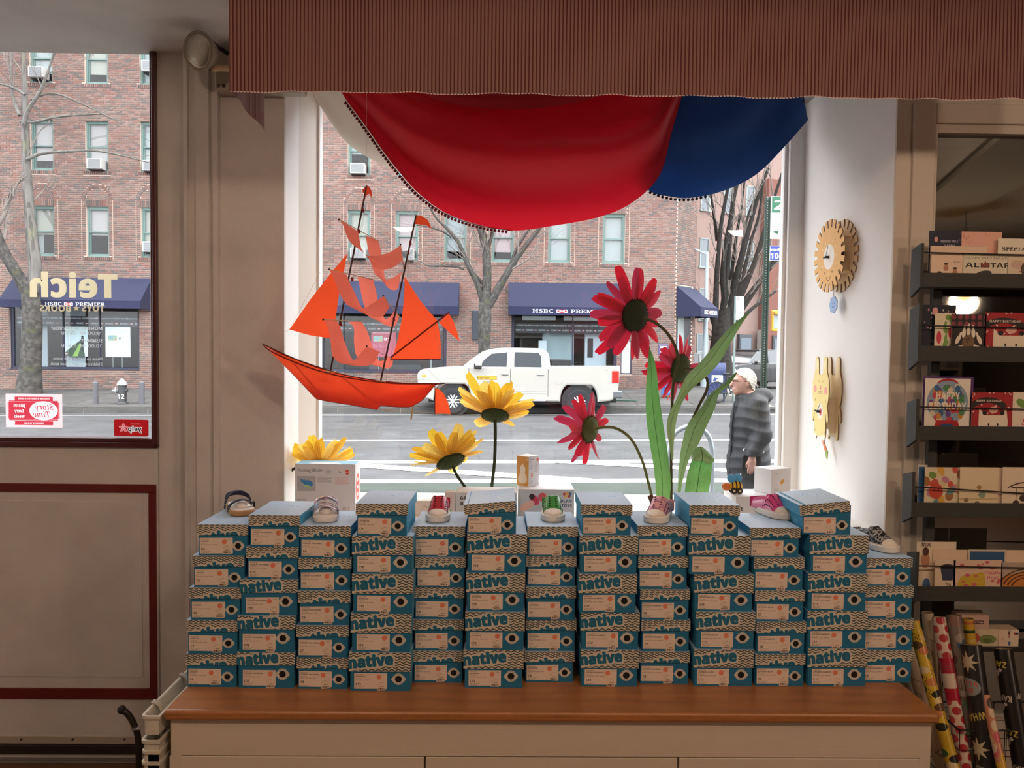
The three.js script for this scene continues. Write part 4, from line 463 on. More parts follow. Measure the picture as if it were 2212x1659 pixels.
  flatSail('rudder', [[939.5, 838], [950, 842], [960, 852], [968, 870], [974, 894], [939.5, 894.5]], -0.01); part(t, 'rudder_post', rod(L(939.5, 832, -0.008), L(939.5, 896, -0.008), 0.0014), dk); part(t, 'bottom_spar', rod(L(818, 885), L(974, 895), 0.0014), twine); part(t, 'wood_tongue', rboxAt(-0.003, 0.003, -0.024, 0.024, -0.001, 0.001, 0.0008).rotateZ(-0.14), twine, L(890, 892)); part(t, 'stern_spar', rod(L(930, 831), L(961, 828), 0.002), wd);
  const str = []; for (const [a, b, c, d] of [[792, 402, 625, 712], [625, 712, 614, 718], [899, 465, 952, 776], [905, 778, 955, 829], [570, 746, 713, 803], [704, 800, 792, 440], [727, 806, 792, 440], [812, 822, 899, 500], [833, 826, 899, 500]]) str.push(rod(L(a, b), L(c, d), 0.0004, 4)); part(t, 'rigging', merge(str), twine); part(t, 'hanging_thread', rod(L(792, 402), L(792, 90), 0.0005, 5), std(0xd9cfc8, 0.6)); }
// ---------- fabric flowers ----------
const petalTex = (a, b, c2) => canvasTex(64, 256, (c, w, h) => { const g = c.createLinearGradient(0, 0, 0, h); g.addColorStop(0, a); g.addColorStop(0.8, b); g.addColorStop(1, c2); c.fillStyle = g; c.fillRect(0, 0, w, h); c.strokeStyle = 'rgba(60,20,10,0.45)'; c.lineWidth = 1.6; for (const x of [20, 32, 44]) { c.beginPath(); c.moveTo(32 + (x - 32) * 0.7, 250); c.quadraticCurveTo(x, 130, x, x === 32 ? 30 : 80); c.stroke(); } });
const petalG = (len, w, lift, curl, tw) => surf(8, 14, (u, v) => { const s = u - 0.5, wd = w * Math.pow(Math.sin(Math.PI * (0.12 + 0.84 * Math.pow(v, 0.85))), 0.55) * (0.45 + 0.6 * v), r = 0.02 + len * v, notch = v > 0.93 ? 1 - Math.abs(Math.abs(s) - 0.22) * 0.06 : 1; return V3(s * wd, lift * v + curl * v * v + 0.25 * Math.abs(s) * w * 0.5 + tw * s * v, r * notch); });
const calyxM = std(0x36421c, 0.95, { bumpMap: noiseBump, bumpScale: 0.004 });
const flower = (label, cx, cy, d, normal, R, nP, mats, calR, stemPts, stemM, sr, seedN, calMat = calyxM, stemR = 0.0055) => {
  seed = seedN; const c = P(cx, cy, d), t = thing('fabric_flower', label, 'flower', c), q = new THREE.Quaternion().setFromUnitVectors(V3(0, 1, 0), V3(...normal).normalize());
  const hub = part(t, 'calyx', lathe([[0, -0.014], [calR * 0.5, -0.012], [calR * 0.9, -0.002], [calR, 0.006], [calR * 0.8, 0.008], [0, 0.008]], 40), calMat); hub.quaternion.copy(q);
  const sp = []; for (let i = 0; i < 34; i++) { const a = i / 34 * 6.283; sp.push(new THREE.ConeGeometry(0.0034, 0.011, 5).rotateX(Math.PI / 2).translate(0, 0.003, calR + 0.003).rotateY(a)); } part(hub, 'calyx_fringe', merge(sp), calMat);
  for (let i = 0; i < nP; i++) { const lay = i % 2, a = i / nP * 6.283 + rr(-0.12, 0.12), len = R * rr(0.84, 1.06) - 0.02, g = petalG(len, R * (mats === yelM ? rr(0.36, 0.46) : rr(0.26, 0.35)), R * (mats === yelM ? rr(0.12, 0.5) : rr(-0.12, 0.3)) + lay * 0.012, R * rr(-0.12, 0.18), rr(-0.02, 0.02)).translate(0, 0.006 + lay * 0.004, 0).rotateY(a); const m = part(t, 'petal', g, mats[i % mats.length]); m.quaternion.copy(q); }
  const w = stemPts.map(([x, y, z]) => P(x, y, z || d).sub(c)); part(t, 'stem', new THREE.TubeGeometry(new THREE.CatmullRomCurve3(w), 40, stemR, 10), stemM); return t; };
const yelM = [cloth(0xffffff, 0.5, { map: petalTex('#f6cf3a', '#eec043', '#d8b75f') }), cloth(0xffffff, 0.5, { map: petalTex('#efb92c', '#e6b63c', '#d3b978') }), cloth(0xffffff, 0.5, { map: petalTex('#fbe072', '#f3cf5a', '#e3cb8a') })];
const redM = [cloth(0xffffff, 0.36, { map: petalTex('#c91c38', '#bf2844', '#a04456') }), cloth(0xffffff, 0.36, { map: petalTex('#d81c32', '#c42040', '#b04a5c') }), cloth(0xffffff, 0.36, { map: petalTex('#b82a4c', '#b83a58', '#c0748a') })];
const stemD = std(0x2c3620, 0.9), stemL = std(0x6a6d3c, 0.9), stemO = std(0x4d4a2c, 0.9), cDark = std(0x252c17, 0.95, { bumpMap: noiseBump, bumpScale: 0.004 });
flower('tall yellow fabric daisy with dark straight stem in the middle', 1069, 899, 2.98, [0.05, 0.82, -0.56], 0.158, 24, yelM, 0.052, [[1069, 900], [1070, 930], [1068, 1000], [1061, 1064], [1060, 1090]], stemD, 0.3, 101, calyxM, 0.0065);
flower('yellow fabric daisy tilted left with bent stem, beside the tall one', 974, 999, 2.92, [-0.36, 0.76, -0.55], 0.15, 22, yelM, 0.054, [[976, 1002], [986, 1025], [1003, 1050], [1014, 1070], [1020, 1095]], stemD, 0.3, 131);
flower('yellow fabric daisy half hidden behind the whale carton', 692, 1008, 3.06, [-0.12, 0.8, -0.58], 0.13, 22, yelM, 0.045, [[690, 1010], [655, 1005], [622, 1022], [602, 1050], [596, 1080], [597, 1110, 2.9]], stemD, 0.3, 171, calyxM, 0.006);
flower('largest crimson fabric flower high on a curved dark stem', 1374, 682, 2.9, [-0.5, 0.12, -0.86], 0.182, 24, redM, 0.062, [[1390, 688, 2.86], [1412, 695, 2.84], [1440, 718, 2.84], [1460, 752, 2.84], [1465, 785, 2.86], [1456, 815, 2.88], [1452, 870, 2.9], [1450, 960, 2.92], [1450, 1095, 2.95]], stemO, 0.3, 211, cDark);
flower('crimson fabric flower behind the long diagonal green leaf', 1472, 797, 3.08, [-0.62, 0.12, -0.77], 0.148, 22, redM, 0.058, [[1478, 797, 3.04], [1505, 800, 3.0], [1526, 816, 3.0], [1528, 838, 3.0], [1508, 880, 3.0], [1486, 930, 3.0], [1472, 1000, 3.0], [1464, 1095, 2.98]], stemO, 0.3, 241);
flower('pinkish red fabric flower low on an arching pale stem', 1276, 928, 2.95, [-0.74, 0.06, -0.67], 0.138, 22, [redM[2], redM[0], redM[1]], 0.052, [[1282, 927, 2.92], [1305, 923, 2.9], [1330, 925, 2.9], [1360, 945, 2.9], [1386, 992, 2.92], [1400, 1040, 2.93], [1413, 1095, 2.95]], stemL, 0.3, 271, std(0x4f5526, 0.95, { bumpMap: noiseBump, bumpScale: 0.004 }));
// ---------- fabric leaves ----------
const leafTex = (a, b) => canvasTex(128, 256, (c, w, h) => { const g = c.createLinearGradient(0, 0, 0, h); g.addColorStop(0, a); g.addColorStop(1, b); c.fillStyle = g; c.fillRect(0, 0, w, h); for (let i = 0; i < 900; i++) { c.fillStyle = i % 2 ? 'rgba(220,235,190,0.10)' : 'rgba(20,50,15,0.10)'; c.fillRect(hash(i, 1) * w, hash(i, 2) * h, 2, 7); } c.fillStyle = 'rgba(22,38,12,0.85)'; c.fillRect(w * 0.5, 0, 3, h); });
const leafM = [cloth(0xffffff, 0.45, { map: leafTex('#76a75c', '#5c9a4e') }), cloth(0xffffff, 0.4, { map: leafTex('#9fb57c', '#6b935a') }), cloth(0xffffff, 0.4, { map: leafTex('#8fa972', '#587a48') })];
const Z5 = (a) => a.map(([X, Y]) => [1370 + X / 4.048, 670 + Y / 4.048]);
const leaf = (label, l, r, d, mat, crease, lean = 0) => { const A = new THREE.CatmullRomCurve3(Z5(l).map(([x, y]) => P(x, y, d))), B = new THREE.CatmullRomCurve3(Z5(r).map(([x, y]) => P(x, y, d))), o = A.getPoint(1), t = thing('fabric_leaf', label, 'leaf', o);
  part(t, 'blade', surf(10, 44, (u, v) => { const p = A.getPoint(v).lerp(B.getPoint(v), u); p.z += crease * Math.abs(u - 0.5) * 2 + lean * (1 - v) + 0.008 * Math.sin(v * 9 + u * 2); return p.sub(o); }), mat); return t; };
leaf('upright bright green fabric leaf left of the flower stems', [[125, 328], [108, 500], [95, 700], [97, 860], [110, 1000], [135, 1180], [160, 1350], [180, 1560], [190, 1700]], [[127, 328], [180, 470], [215, 740], [245, 960], [280, 1200], [300, 1380], [312, 1500], [310, 1600], [305, 1700]], 2.9, leafM[0], 0.012);
leaf('long pale green fabric leaf reaching up to the right', [[968, 20], [830, 130], [700, 270], [560, 450], [440, 580], [370, 750], [285, 930], [272, 1040], [295, 1180], [318, 1310]], [[972, 24], [900, 140], [820, 290], [725, 460], [600, 590], [480, 690], [400, 810], [358, 950], [342, 1130], [337, 1310]], 2.84, leafM[1], 0.014, 0.03);
leaf('darker green fabric leaf arching right beside the brown stem', [[868, 538], [770, 625], [640, 730], [560, 860], [460, 990], [405, 1180], [375, 1400], [365, 1580], [365, 1700]], [[872, 545], [800, 660], [728, 730], [690, 860], [620, 1000], [535, 1180], [470, 1290], [410, 1520], [390, 1700]], 2.97, leafM[2], 0.016, 0.02);
{ const t = leaf('broad green fabric leaf with its top folded over', [[505, 1255], [495, 1300], [480, 1370], [455, 1480], [435, 1580], [420, 1700]], [[688, 1290], [685, 1330], [675, 1400], [660, 1480], [645, 1570], [630, 1700]], 2.93, leafM[0], 0.008); const o = t.position, c0 = new THREE.CatmullRomCurve3(Z5([[498, 1290], [515, 1230], [575, 1192], [630, 1222], [690, 1285]]).map(([x, y]) => P(x, y, 2.93))), c1 = new THREE.CatmullRomCurve3(Z5([[500, 1310], [540, 1325], [590, 1320], [640, 1345], [684, 1330]]).map(([x, y]) => P(x, y, 2.9))); part(t, 'folded_tip', surf(16, 10, (u, v) => { const p = c0.getPoint(u).lerp(c1.getPoint(u), v); p.z += 0.02 * Math.sin(Math.PI * v); return p.sub(o); }), leafM[1]); }
// ---------- wooden wall clocks ----------
{ const wallX = xColR - 0.0005, ply = std(0xe6d2ad, 0.7), plyEdge = std(0x8a6a42, 0.8), hand = std(0x161616, 0.5);
  const plate = (t, name, shape, z, faceMat, size, mat = plyEdge) => { const g = extr(shape, 0.004, 0, 10); const u = g.attributes.uv; for (let i = 0; i < u.count; i++) u.setXY(i, u.getX(i) / size + 0.5, u.getY(i) / size + 0.5); g.translate(0, 0, z); return part(t, name, g, [faceMat, mat]); };
  const hands = (t, z, cx, cy, a, b) => { part(t, 'spindle', new THREE.CylinderGeometry(0.005, 0.005, 0.014, 12).rotateX(Math.PI / 2), hand, [cx, cy, z + 0.007]); part(t, 'hour_hand', rboxAt(-0.0035, 0.0035, -0.004, 0.03, 0, 0.0012, 0.0005).rotateZ(a).translate(cx, cy, z + 0.009), hand); part(t, 'minute_hand', rboxAt(-0.0016, 0.0016, -0.006, 0.047, 0, 0.001, 0.0004).rotateZ(b).translate(cx, cy, z + 0.012), hand); };
  const dS = 3.06, c = V3(wallX, P(1783, 553, dS).y, -dS), t = thing('sun_clock', 'orange sun shaped wooden wall clock with a blue cloud pendulum', 'clock', c, null, -Math.PI / 2);
  const N = 22, R0 = 0.112, R1 = 0.144, sun2 = new THREE.Shape(); for (let i = 0; i < N; i++) { const a = i / N * 6.2832, w0 = 6.2832 / N; const q = (r, k) => [r * Math.cos(a + k * w0), r * Math.sin(a + k * w0)]; i ? sun2.lineTo(...q(R0, 0)) : sun2.moveTo(...q(R0, 0)); sun2.lineTo(...q(R1, 0.03)); sun2.lineTo(...q(R1, 0.6)); sun2.lineTo(...q(R0, 0.66)); } sun2.closePath();
  const face = canvasTex(512, 512, (c2) => { c2.fillStyle = '#e9b673'; c2.fillRect(0, 0, 512, 512); c2.fillStyle = '#f1ebe0'; c2.beginPath(); c2.arc(256, 262, 88, 0, 7); c2.fill(); c2.fillStyle = '#f3d9ad'; for (let i = 0; i < 12; i++) { c2.save(); c2.translate(256, 262); c2.rotate(i * 0.5236); c2.fillRect(-4, -130, 8, 20); c2.restore(); } c2.fillStyle = '#6b4a2a'; c2.beginPath(); c2.ellipse(196, 370, 6, 10, 0, 0, 7); c2.ellipse(316, 370, 6, 10, 0, 0, 7); c2.fill(); c2.strokeStyle = '#6b4a2a'; c2.lineWidth = 6; c2.beginPath(); c2.arc(256, 392, 34, 0.25, 2.9); c2.stroke(); for (const [x, y] of [[160, 160], [352, 150], [130, 330], [384, 330]]) c2.fillRect(x, y, 5, 9); });
  plate(t, 'back_plate', sun2, 0.001, ply, 0.29); plate(t, 'front_plate', sun2, 0.05, std(0xffffff, 0.65, { map: face }), 0.29); part(t, 'movement_box', boxAt(-0.028, 0.028, -0.028, 0.028, 0.005, 0.05), M.dark); for (const [x, y] of [[0.07, 0.07], [-0.07, 0.07], [0.07, -0.07], [-0.07, -0.07]]) part(t, 'spacer', boxAt(x - 0.012, x + 0.012, y - 0.002, y + 0.002, 0.005, 0.05), ply); hands(t, 0.054, 0, -0.004, 1.55, -0.45);
  const cl = new THREE.Shape(), lobes = 7; for (let i = 0; i <= 70; i++) { const a = i / 70 * 6.2832, r = 0.03 + 0.005 * Math.abs(Math.sin(a * lobes / 2)); i ? cl.lineTo(r * Math.cos(a) * 1.05, r * Math.sin(a)) : cl.moveTo(r * 1.05, 0); }
  const cf = canvasTex(128, 128, (c2) => { c2.fillStyle = '#9db9de'; c2.fillRect(0, 0, 128, 128); c2.fillStyle = '#3d5a86'; c2.beginPath(); c2.ellipse(50, 56, 3, 6, 0, 0, 7); c2.ellipse(80, 56, 3, 6, 0, 0, 7); c2.fill(); c2.strokeStyle = '#3d5a86'; c2.lineWidth = 4; c2.beginPath(); c2.arc(65, 66, 18, 0.3, 2.8); c2.stroke(); });
  const pend = part(t, 'pendulum', rod(V3(0, -0.1, 0.03), V3(0, -0.165, 0.03), 0.001, 6), hand); const g = extr(cl, 0.003, 0, 10), uu = g.attributes.uv; for (let i = 0; i < uu.count; i++) uu.setXY(i, uu.getX(i) / 0.075 + 0.5, uu.getY(i) / 0.075 + 0.5); part(pend, 'cloud_bob', g.translate(0, -0.193, 0.0285), [std(0xffffff, 0.6, { map: cf }), std(0x5a6d8a, 0.7)]);
  // rabbit clock
  const c3 = V3(wallX, P(1776, 860, dS).y, -3.1), t2 = thing('rabbit_clock', 'pale yellow rabbit shaped wooden wall clock with a carrot pendulum', 'clock', c3, null, -Math.PI / 2);
  const half = [[0, 0.094], [0.018, 0.096], [0.022, 0.14], [0.03, 0.163], [0.045, 0.166], [0.056, 0.155], [0.058, 0.11], [0.066, 0.092], [0.076, 0.07], [0.079, 0.03], [0.074, -0.01], [0.064, -0.034], [0.07, -0.045], [0.076, -0.066], [0.078, -0.09], [0.07, -0.1], [0.063, -0.09], [0.058, -0.07], [0.055, -0.065], [0.056, -0.12], [0.054, -0.158], [0.046, -0.17], [0.034, -0.17], [0.026, -0.158], [0, -0.156]], rab = new THREE.Shape(); rab.moveTo(0, 0.094); rab.splineThru(half.slice(1).map(([x, y]) => V2(x, y))); rab.splineThru(half.slice(0, -1).reverse().map(([x, y]) => V2(-x, y)));
  const rf = canvasTex(512, 512, (q) => { const X = (x) => 256 + x / 0.35 * 512, Y = (y) => 256 - y / 0.35 * 512, r = (v) => v / 0.35 * 512, el = (x, y, a, b, col) => { q.fillStyle = col; q.beginPath(); q.ellipse(X(x), Y(y), r(a), r(b), 0, 0, 7); q.fill(); }; q.fillStyle = '#ecd994'; q.fillRect(0, 0, 512, 512); el(-0.038, 0.135, 0.008, 0.022, '#f6ecc4'); el(0.038, 0.135, 0.008, 0.022, '#f6ecc4'); el(-0.052, 0.035, 0.014, 0.016, '#eba49a'); el(0.05, 0.03, 0.014, 0.016, '#eba49a'); el(0, 0.04, 0.008, 0.009, '#e99a90'); q.strokeStyle = '#8f7a52'; q.lineWidth = 3; q.beginPath(); q.arc(X(-0.009), Y(0.024), 13, 0, 3.1); q.arc(X(0.009), Y(0.024), 13, 0, 3.1); q.stroke(); el(-0.018, 0.066, 0.003, 0.004, '#a58f5c'); el(0.018, 0.066, 0.003, 0.004, '#a58f5c'); el(0, -0.055, 0.03, 0.034, '#f3ead6'); el(0.004, -0.058, 0.012, 0.015, '#e0707c'); el(-0.04, -0.162, 0.014, 0.014, '#f6efdc'); el(0.04, -0.162, 0.014, 0.014, '#f6efdc'); q.fillStyle = '#6a5534'; for (const [x, y] of [[-0.05, -0.005], [0.05, -0.008], [-0.046, -0.13], [0.045, -0.135]]) q.fillRect(X(x), Y(y), 4, 16); });
  plate(t2, 'back_plate', rab, 0.001, ply, 0.35); plate(t2, 'front_plate', rab, 0.052, std(0xffffff, 0.65, { map: rf }), 0.35); part(t2, 'side_wall', boxAt(0.03, 0.034, -0.14, 0.0, 0.004, 0.052), std(0xd9c3a0, 0.7)); part(t2, 'side_wall', boxAt(-0.034, -0.03, -0.14, 0.0, 0.004, 0.052), std(0xd9c3a0, 0.7)); part(t2, 'movement_box', boxAt(-0.028, 0.028, -0.085, -0.03, 0.005, 0.05), M.dark); part(t2, 'tail', new THREE.CylinderGeometry(0.014, 0.014, 0.004, 20).rotateX(Math.PI / 2), std(0xf1ead8, 0.7), [0.064, -0.135, 0.05]); hands(t2, 0.056, 0, -0.056, 1.5, -0.7);
  const p2 = part(t2, 'pendulum', rod(V3(-0.004, -0.15, 0.03), V3(-0.004, -0.19, 0.03), 0.001, 6), hand); part(p2, 'carrot_bob', extr(poly([[-0.034, 0.03], [-0.022, 0.026], [0.006, -0.002], [0.01, -0.014], [0.0, -0.02], [-0.012, -0.008], [-0.03, 0.016]]), 0.003).translate(0.006, -0.205, 0.0285), std(0xe0885a, 0.6)); part(p2, 'carrot_leaf', extr(poly([[0.002, -0.012], [0.014, -0.006], [0.022, -0.014], [0.018, -0.026], [0.016, -0.042], [0.008, -0.04], [0.002, -0.028], [-0.004, -0.02]]), 0.003).translate(0.006, -0.206, 0.0287), std(0x9cb060, 0.6)); }
// ---------- greeting card rack ----------
const dLip = 2.5, cardCells = {};
const cardTex = canvasTex(1536, 1280, (c) => {
  const cell = (n, i, bg, draw) => { const x = (i % 6) * 256, y = Math.floor(i / 6) * 256; cardCells[n] = i; c.save(); c.beginPath(); c.rect(x, y, 256, 256); c.clip(); c.translate(x, y); c.fillStyle = bg; c.fillRect(0, 0, 256, 256); draw(); c.restore(); };
  const T = (s, x, y, f, col, al = 'center') => { c.font = f; c.fillStyle = col; c.textAlign = al; c.fillText(s, x, y); }, dots = (n, cols, r, sd) => { for (let i = 0; i < n; i++) { c.fillStyle = cols[i % cols.length]; c.beginPath(); c.arc(hash(i, sd) * 256, hash(i, sd + 1) * 256, r * (0.6 + 0.8 * hash(i, sd + 2)), 0, 7); c.fill(); } }, E = (x, y, a, b, col, rot = 0) => { c.fillStyle = col; c.beginPath(); c.ellipse(x, y, a, b, rot, 0, 7); c.fill(); };
  cell('navyName', 0, '#23243a', () => { E(60, 50, 14, 14, '#e6a9a2'); dots(14, ['#5b5e80'], 4, 3); T('WISHING YOU A', 160, 66, 'bold 17px sans-serif', '#cfcbd8'); T('HAPPY', 160, 96, 'bold 26px sans-serif', '#c7c3d2'); T('BIRTHDAY', 150, 128, 'bold 30px sans-serif', '#c7c3d2'); });
  cell('pink', 1, '#eab7a2', () => { for (let i = 0; i < 16; i++) { c.strokeStyle = 'rgba(200,120,100,0.5)'; c.lineWidth = 3; c.beginPath(); c.arc(hash(i, 5) * 256, hash(i, 6) * 256, 14, 0, 4); c.stroke(); } c.fillStyle = '#3a2a24'; c.fillRect(150, 150, 34, 12); });
  cell('spectacular', 2, '#efe6d0', () => { T('HAVE A', 70, 74, 'bold 24px sans-serif', '#6a5a50'); T('SPECTACULAR', 150, 84, 'bold 32px serif', '#3d332c'); E(90, 150, 50, 34, '#93b5a4'); E(180, 160, 46, 30, '#d99a7a'); });
  cell('plain', 3, '#e8cfb4', () => { c.strokeStyle = '#b09a80'; c.lineWidth = 3; c.strokeRect(3, 3, 250, 250); E(150, 140, 10, 16, '#a08a72'); });
  cell('people', 4, '#ecd3b8', () => { for (const [x, y] of [[70, 190], [120, 110], [190, 150]]) { E(x, y, 16, 16, '#c99c78'); E(x, y + 30, 20, 26, '#b88060'); E(x, y - 10, 17, 10, '#3a2c24'); } T('hello', 200, 90, 'italic 22px serif', '#7a6a5a'); });
  cell('allstar', 5, '#e4dcc2', () => { T('HAPPY BIRTHDAY', 128, 54, '27px serif', '#8a8168'); T('ALL', 76, 132, 'bold 66px sans-serif', '#2d2823'); T('STAR', 194, 132, 'bold 60px sans-serif', '#2d2823'); c.fillStyle = '#8b4a3a'; c.beginPath(); for (let i = 0; i < 10; i++) { const r = i % 2 ? 15 : 38, a = i * 0.628 - 1.57; c.lineTo(128 + r * Math.cos(a), 108 + r * Math.sin(a)); } c.fill(); E(120, 190, 46, 26, '#3a3836', -0.4); E(190, 214, 14, 10, '#55504a'); });
  cell('zebra', 6, '#e6d4b8', () => { E(70, 110, 46, 40, '#d8b8a4'); for (let i = 0; i < 12; i++) { c.strokeStyle = '#3a3430'; c.lineWidth = 7; c.beginPath(); c.arc(190, 150, 14 + i * 8, 0.6, 3.8); c.stroke(); } dots(10, ['#c77a6a'], 9, 31); });
  cell('night', 7, '#1f2230', () => { dots(40, ['#4a4e66', '#d6d2cf', '#c98f98'], 5, 41); E(100, 36, 20, 20, '#e8a7a6'); });
  cell('strawberry', 8, '#ebe0c4', () => { for (let i = 0; i < 9; i++) { E(170 + 50 * Math.sin(i * 2), 30 + i * 26, 36, 17, '#7aa348', i); } E(60, 150, 30, 38, '#d2455c'); E(200, 120, 26, 32, '#d2455c'); c.fillStyle = '#e7cf77'; c.fillRect(238, 0, 10, 256); });
  cell('bowling', 9, '#2b2522', () => { for (let i = 0; i < 18; i++) if (hash(i, 2) > -1) E((i % 6) * 46 + 20, i < 6 ? 22 : i < 12 ? 66 : 236, 17, 17, '#8b3f4a'); for (const [x, y, a] of [[60, 150, 0.5], [96, 110, 0.1], [160, 108, -0.1], [200, 150, -0.5], [70, 210, 1.1], [196, 210, -1.1], [128, 100, 0]]) { c.save(); c.translate(x, y); c.rotate(a); E(0, 12, 14, 32, '#efe4d0'); E(0, -26, 9, 13, '#efe4d0'); c.restore(); } E(128, 176, 44, 44, '#7a5f46'); for (const [x, y] of [[114, 160], [130, 156], [122, 176]]) E(x, y, 6, 6, '#3a2c20'); });
  const cat = () => { for (let i = 0; i < 60; i++) { c.save(); c.translate(hash(i, 51) * 256, hash(i, 52) * 256); c.rotate(hash(i, 53) * 3); c.fillStyle = i % 5 ? '#f0dcd0' : '#8a1a20'; c.fillRect(-7, -3, 14, 6); c.restore(); } c.strokeStyle = '#2a2220'; c.lineWidth = 34; c.beginPath(); c.arc(100, 200, 150, 4.0, 5.5); c.stroke(); T('HAPPY BIRTHDAY', 106, 62, 'bold 19px sans-serif', '#e6d8c8'); c.fillStyle = '#f0e4cc'; c.beginPath(); c.moveTo(50, 100); c.lineTo(90, 140); c.lineTo(180, 140); c.lineTo(214, 98); c.lineTo(226, 180); c.lineTo(220, 256); c.lineTo(50, 256); c.lineTo(48, 180); c.fill(); E(84, 126, 14, 14, '#221c1a'); E(190, 126, 14, 14, '#221c1a'); E(110, 196, 5, 9, '#2a2420'); E(164, 196, 5, 9, '#2a2420'); E(137, 226, 17, 12, '#1e1816'); c.strokeStyle = '#3a3028'; c.lineWidth = 4; c.beginPath(); c.arc(126, 242, 10, 0, 3); c.arc(148, 242, 10, 0, 3); c.stroke(); E(137, 108, 28, 20, '#e6b8a8'); };
  cell('cat', 10, '#a8262c', cat);
  cell('gumball', 11, '#efe8da', () => { E(128, 34, 60, 30, '#b3202c'); E(128, 110, 112, 96, '#8fa6b8'); dots(1, ['#000'], 0, 1); for (let i = 0; i < 60; i++) { const a = hash(i, 61) * 6.28, r = Math.sqrt(hash(i, 62)) * 86; E(128 + r * 1.15 * Math.cos(a), 112 + r * Math.sin(a), 14, 14, ['#c8414a', '#3f6a9a', '#d08a3a', '#4f8a5a', '#6a4a8a', '#e0d0b0'][i % 6]); } T('HAPPY', 128, 96, 'bold 42px sans-serif', '#f4ead8'); T('BIRTHDAY', 128, 142, 'bold 42px sans-serif', '#f4ead8'); c.fillStyle = '#b3202c'; c.beginPath(); c.moveTo(70, 190); c.lineTo(186, 190); c.lineTo(210, 256); c.lineTo(46, 256); c.fill(); c.fillStyle = '#2d4f7a'; c.fillRect(96, 206, 64, 50); E(128, 236, 20, 8, '#e0c07a', -0.3); });
  cell('purple', 12, '#5a2f70', () => {});
  cell('leaf', 13, '#ecdfca', () => { E(60, 70, 36, 22, '#7aa14c', 0.6); E(110, 50, 30, 18, '#6a9444', -0.4); T('You', 140, 140, 'italic 40px serif', '#d8607a'); T('Smell', 140, 200, 'italic bold 56px serif', '#d24a70'); });
  cell('fruit', 14, '#e6d8b8', () => { for (let i = 0; i < 26; i++) E(hash(i, 71) * 256, hash(i, 72) * 256, 18 + 16 * hash(i, 73), 14 + 14 * hash(i, 74), ['#cf5a48', '#dfae4a', '#7f9a52', '#c98a9a', '#a8703f', '#6f9a98', '#e2cf9a'][i % 7], i); E(84, 140, 46, 44, '#d2503c'); E(70, 134, 5, 6, '#3a2018'); E(100, 134, 5, 6, '#3a2018'); });
  cell('mint', 15, '#ead9b4', () => { E(130, 118, 16, 12, '#b08a5a'); E(150, 160, 24, 18, '#8fa58a'); E(50, 190, 16, 12, '#8a7458'); E(200, 226, 30, 14, '#9fb098'); E(120, 210, 16, 14, '#7a7a68'); c.fillStyle = 'rgba(180,150,90,0.5)'; c.fillRect(0, 178, 256, 12); });
  cell('mobile', 16, '#ecdcc0', () => { c.strokeStyle = '#4a2f20'; c.lineWidth = 7; c.beginPath(); c.moveTo(150, 20); c.lineTo(150, 80); c.moveTo(40, 120); c.quadraticCurveTo(150, 60, 250, 120); c.moveTo(60, 120); c.lineTo(240, 120); c.stroke(); c.lineWidth = 3; for (const [x, y] of [[90, 210], [130, 180], [180, 220], [220, 190]]) { c.beginPath(); c.moveTo(x, 120); c.lineTo(x, y); c.stroke(); E(x, y, 20, 18, '#4b362a'); } });
  cell('doodle', 17, '#e9d8bc', () => { E(60, 90, 26, 40, '#c08a6a'); E(60, 50, 20, 20, '#5a3426'); E(70, 210, 24, 34, '#4a6a9a'); E(180, 60, 30, 20, '#a8463a'); E(220, 60, 26, 18, '#33405e'); T('Mom', 60, 26, 'italic bold 26px serif', '#3a2a24'); });
  cell('tea', 18, '#e8d3b6', () => { c.fillStyle = '#39405a'; c.beginPath(); c.moveTo(70, 60); c.lineTo(240, 40); c.lineTo(220, 150); c.lineTo(100, 150); c.fill(); E(155, 52, 84, 20, '#2a2a36'); T('TEA', 170, 196, 'bold 40px sans-serif', '#4a3a30'); T('YOU', 190, 240, 'bold 40px sans-serif', '#4a3a30'); });
  cell('blue', 19, '#2f5a86', () => { c.strokeStyle = '#d9cdb8'; c.lineWidth = 16; c.strokeRect(6, 6, 244, 244); });
  cell('dog', 20, '#e6c8ae', () => { c.fillStyle = '#d2b23c'; c.beginPath(); c.moveTo(30, 210); c.quadraticCurveTo(20, 110, 90, 110); c.lineTo(150, 90); c.quadraticCurveTo(180, 120, 160, 220); c.fill(); dots(24, ['#cf6a70'], 10, 81); c.fillStyle = '#c8455a'; c.fillRect(0, 232, 256, 24); T('Hot', 204, 70, 'bold 26px serif', '#cf5a72'); T('Diggity', 204, 104, 'bold 24px serif', '#cf5a72'); T('Dog!', 204, 138, 'bold 26px serif', '#cf5a72'); });
  cell('pretzel', 21, '#b9a894', () => { E(150, 200, 190, 120, '#c9853f'); c.strokeStyle = '#5a2f1a'; c.lineWidth = 8; for (let i = 0; i < 4; i++) { c.beginPath(); c.arc(150, 210, 90 + i * 22, 3.4, 6.0); c.stroke(); } });
  cell('ctfd', 22, '#cfae9c', () => { c.fillStyle = '#5a3a34'; c.fillRect(96, 96, 110, 66); T('CTFD', 151, 146, 'bold 44px sans-serif', '#e6cfc0'); });
  cell('avocado', 23, '#d6c6a4', () => { E(150, 150, 80, 66, '#7d8a4c'); E(150, 170, 40, 34, '#5f6c38'); E(40, 130, 40, 70, '#c0604e'); });
});
M.card = std(0xffffff, 0.6, { map: cardTex }); M.cardBack = std(0xd8c9b4, 0.7);
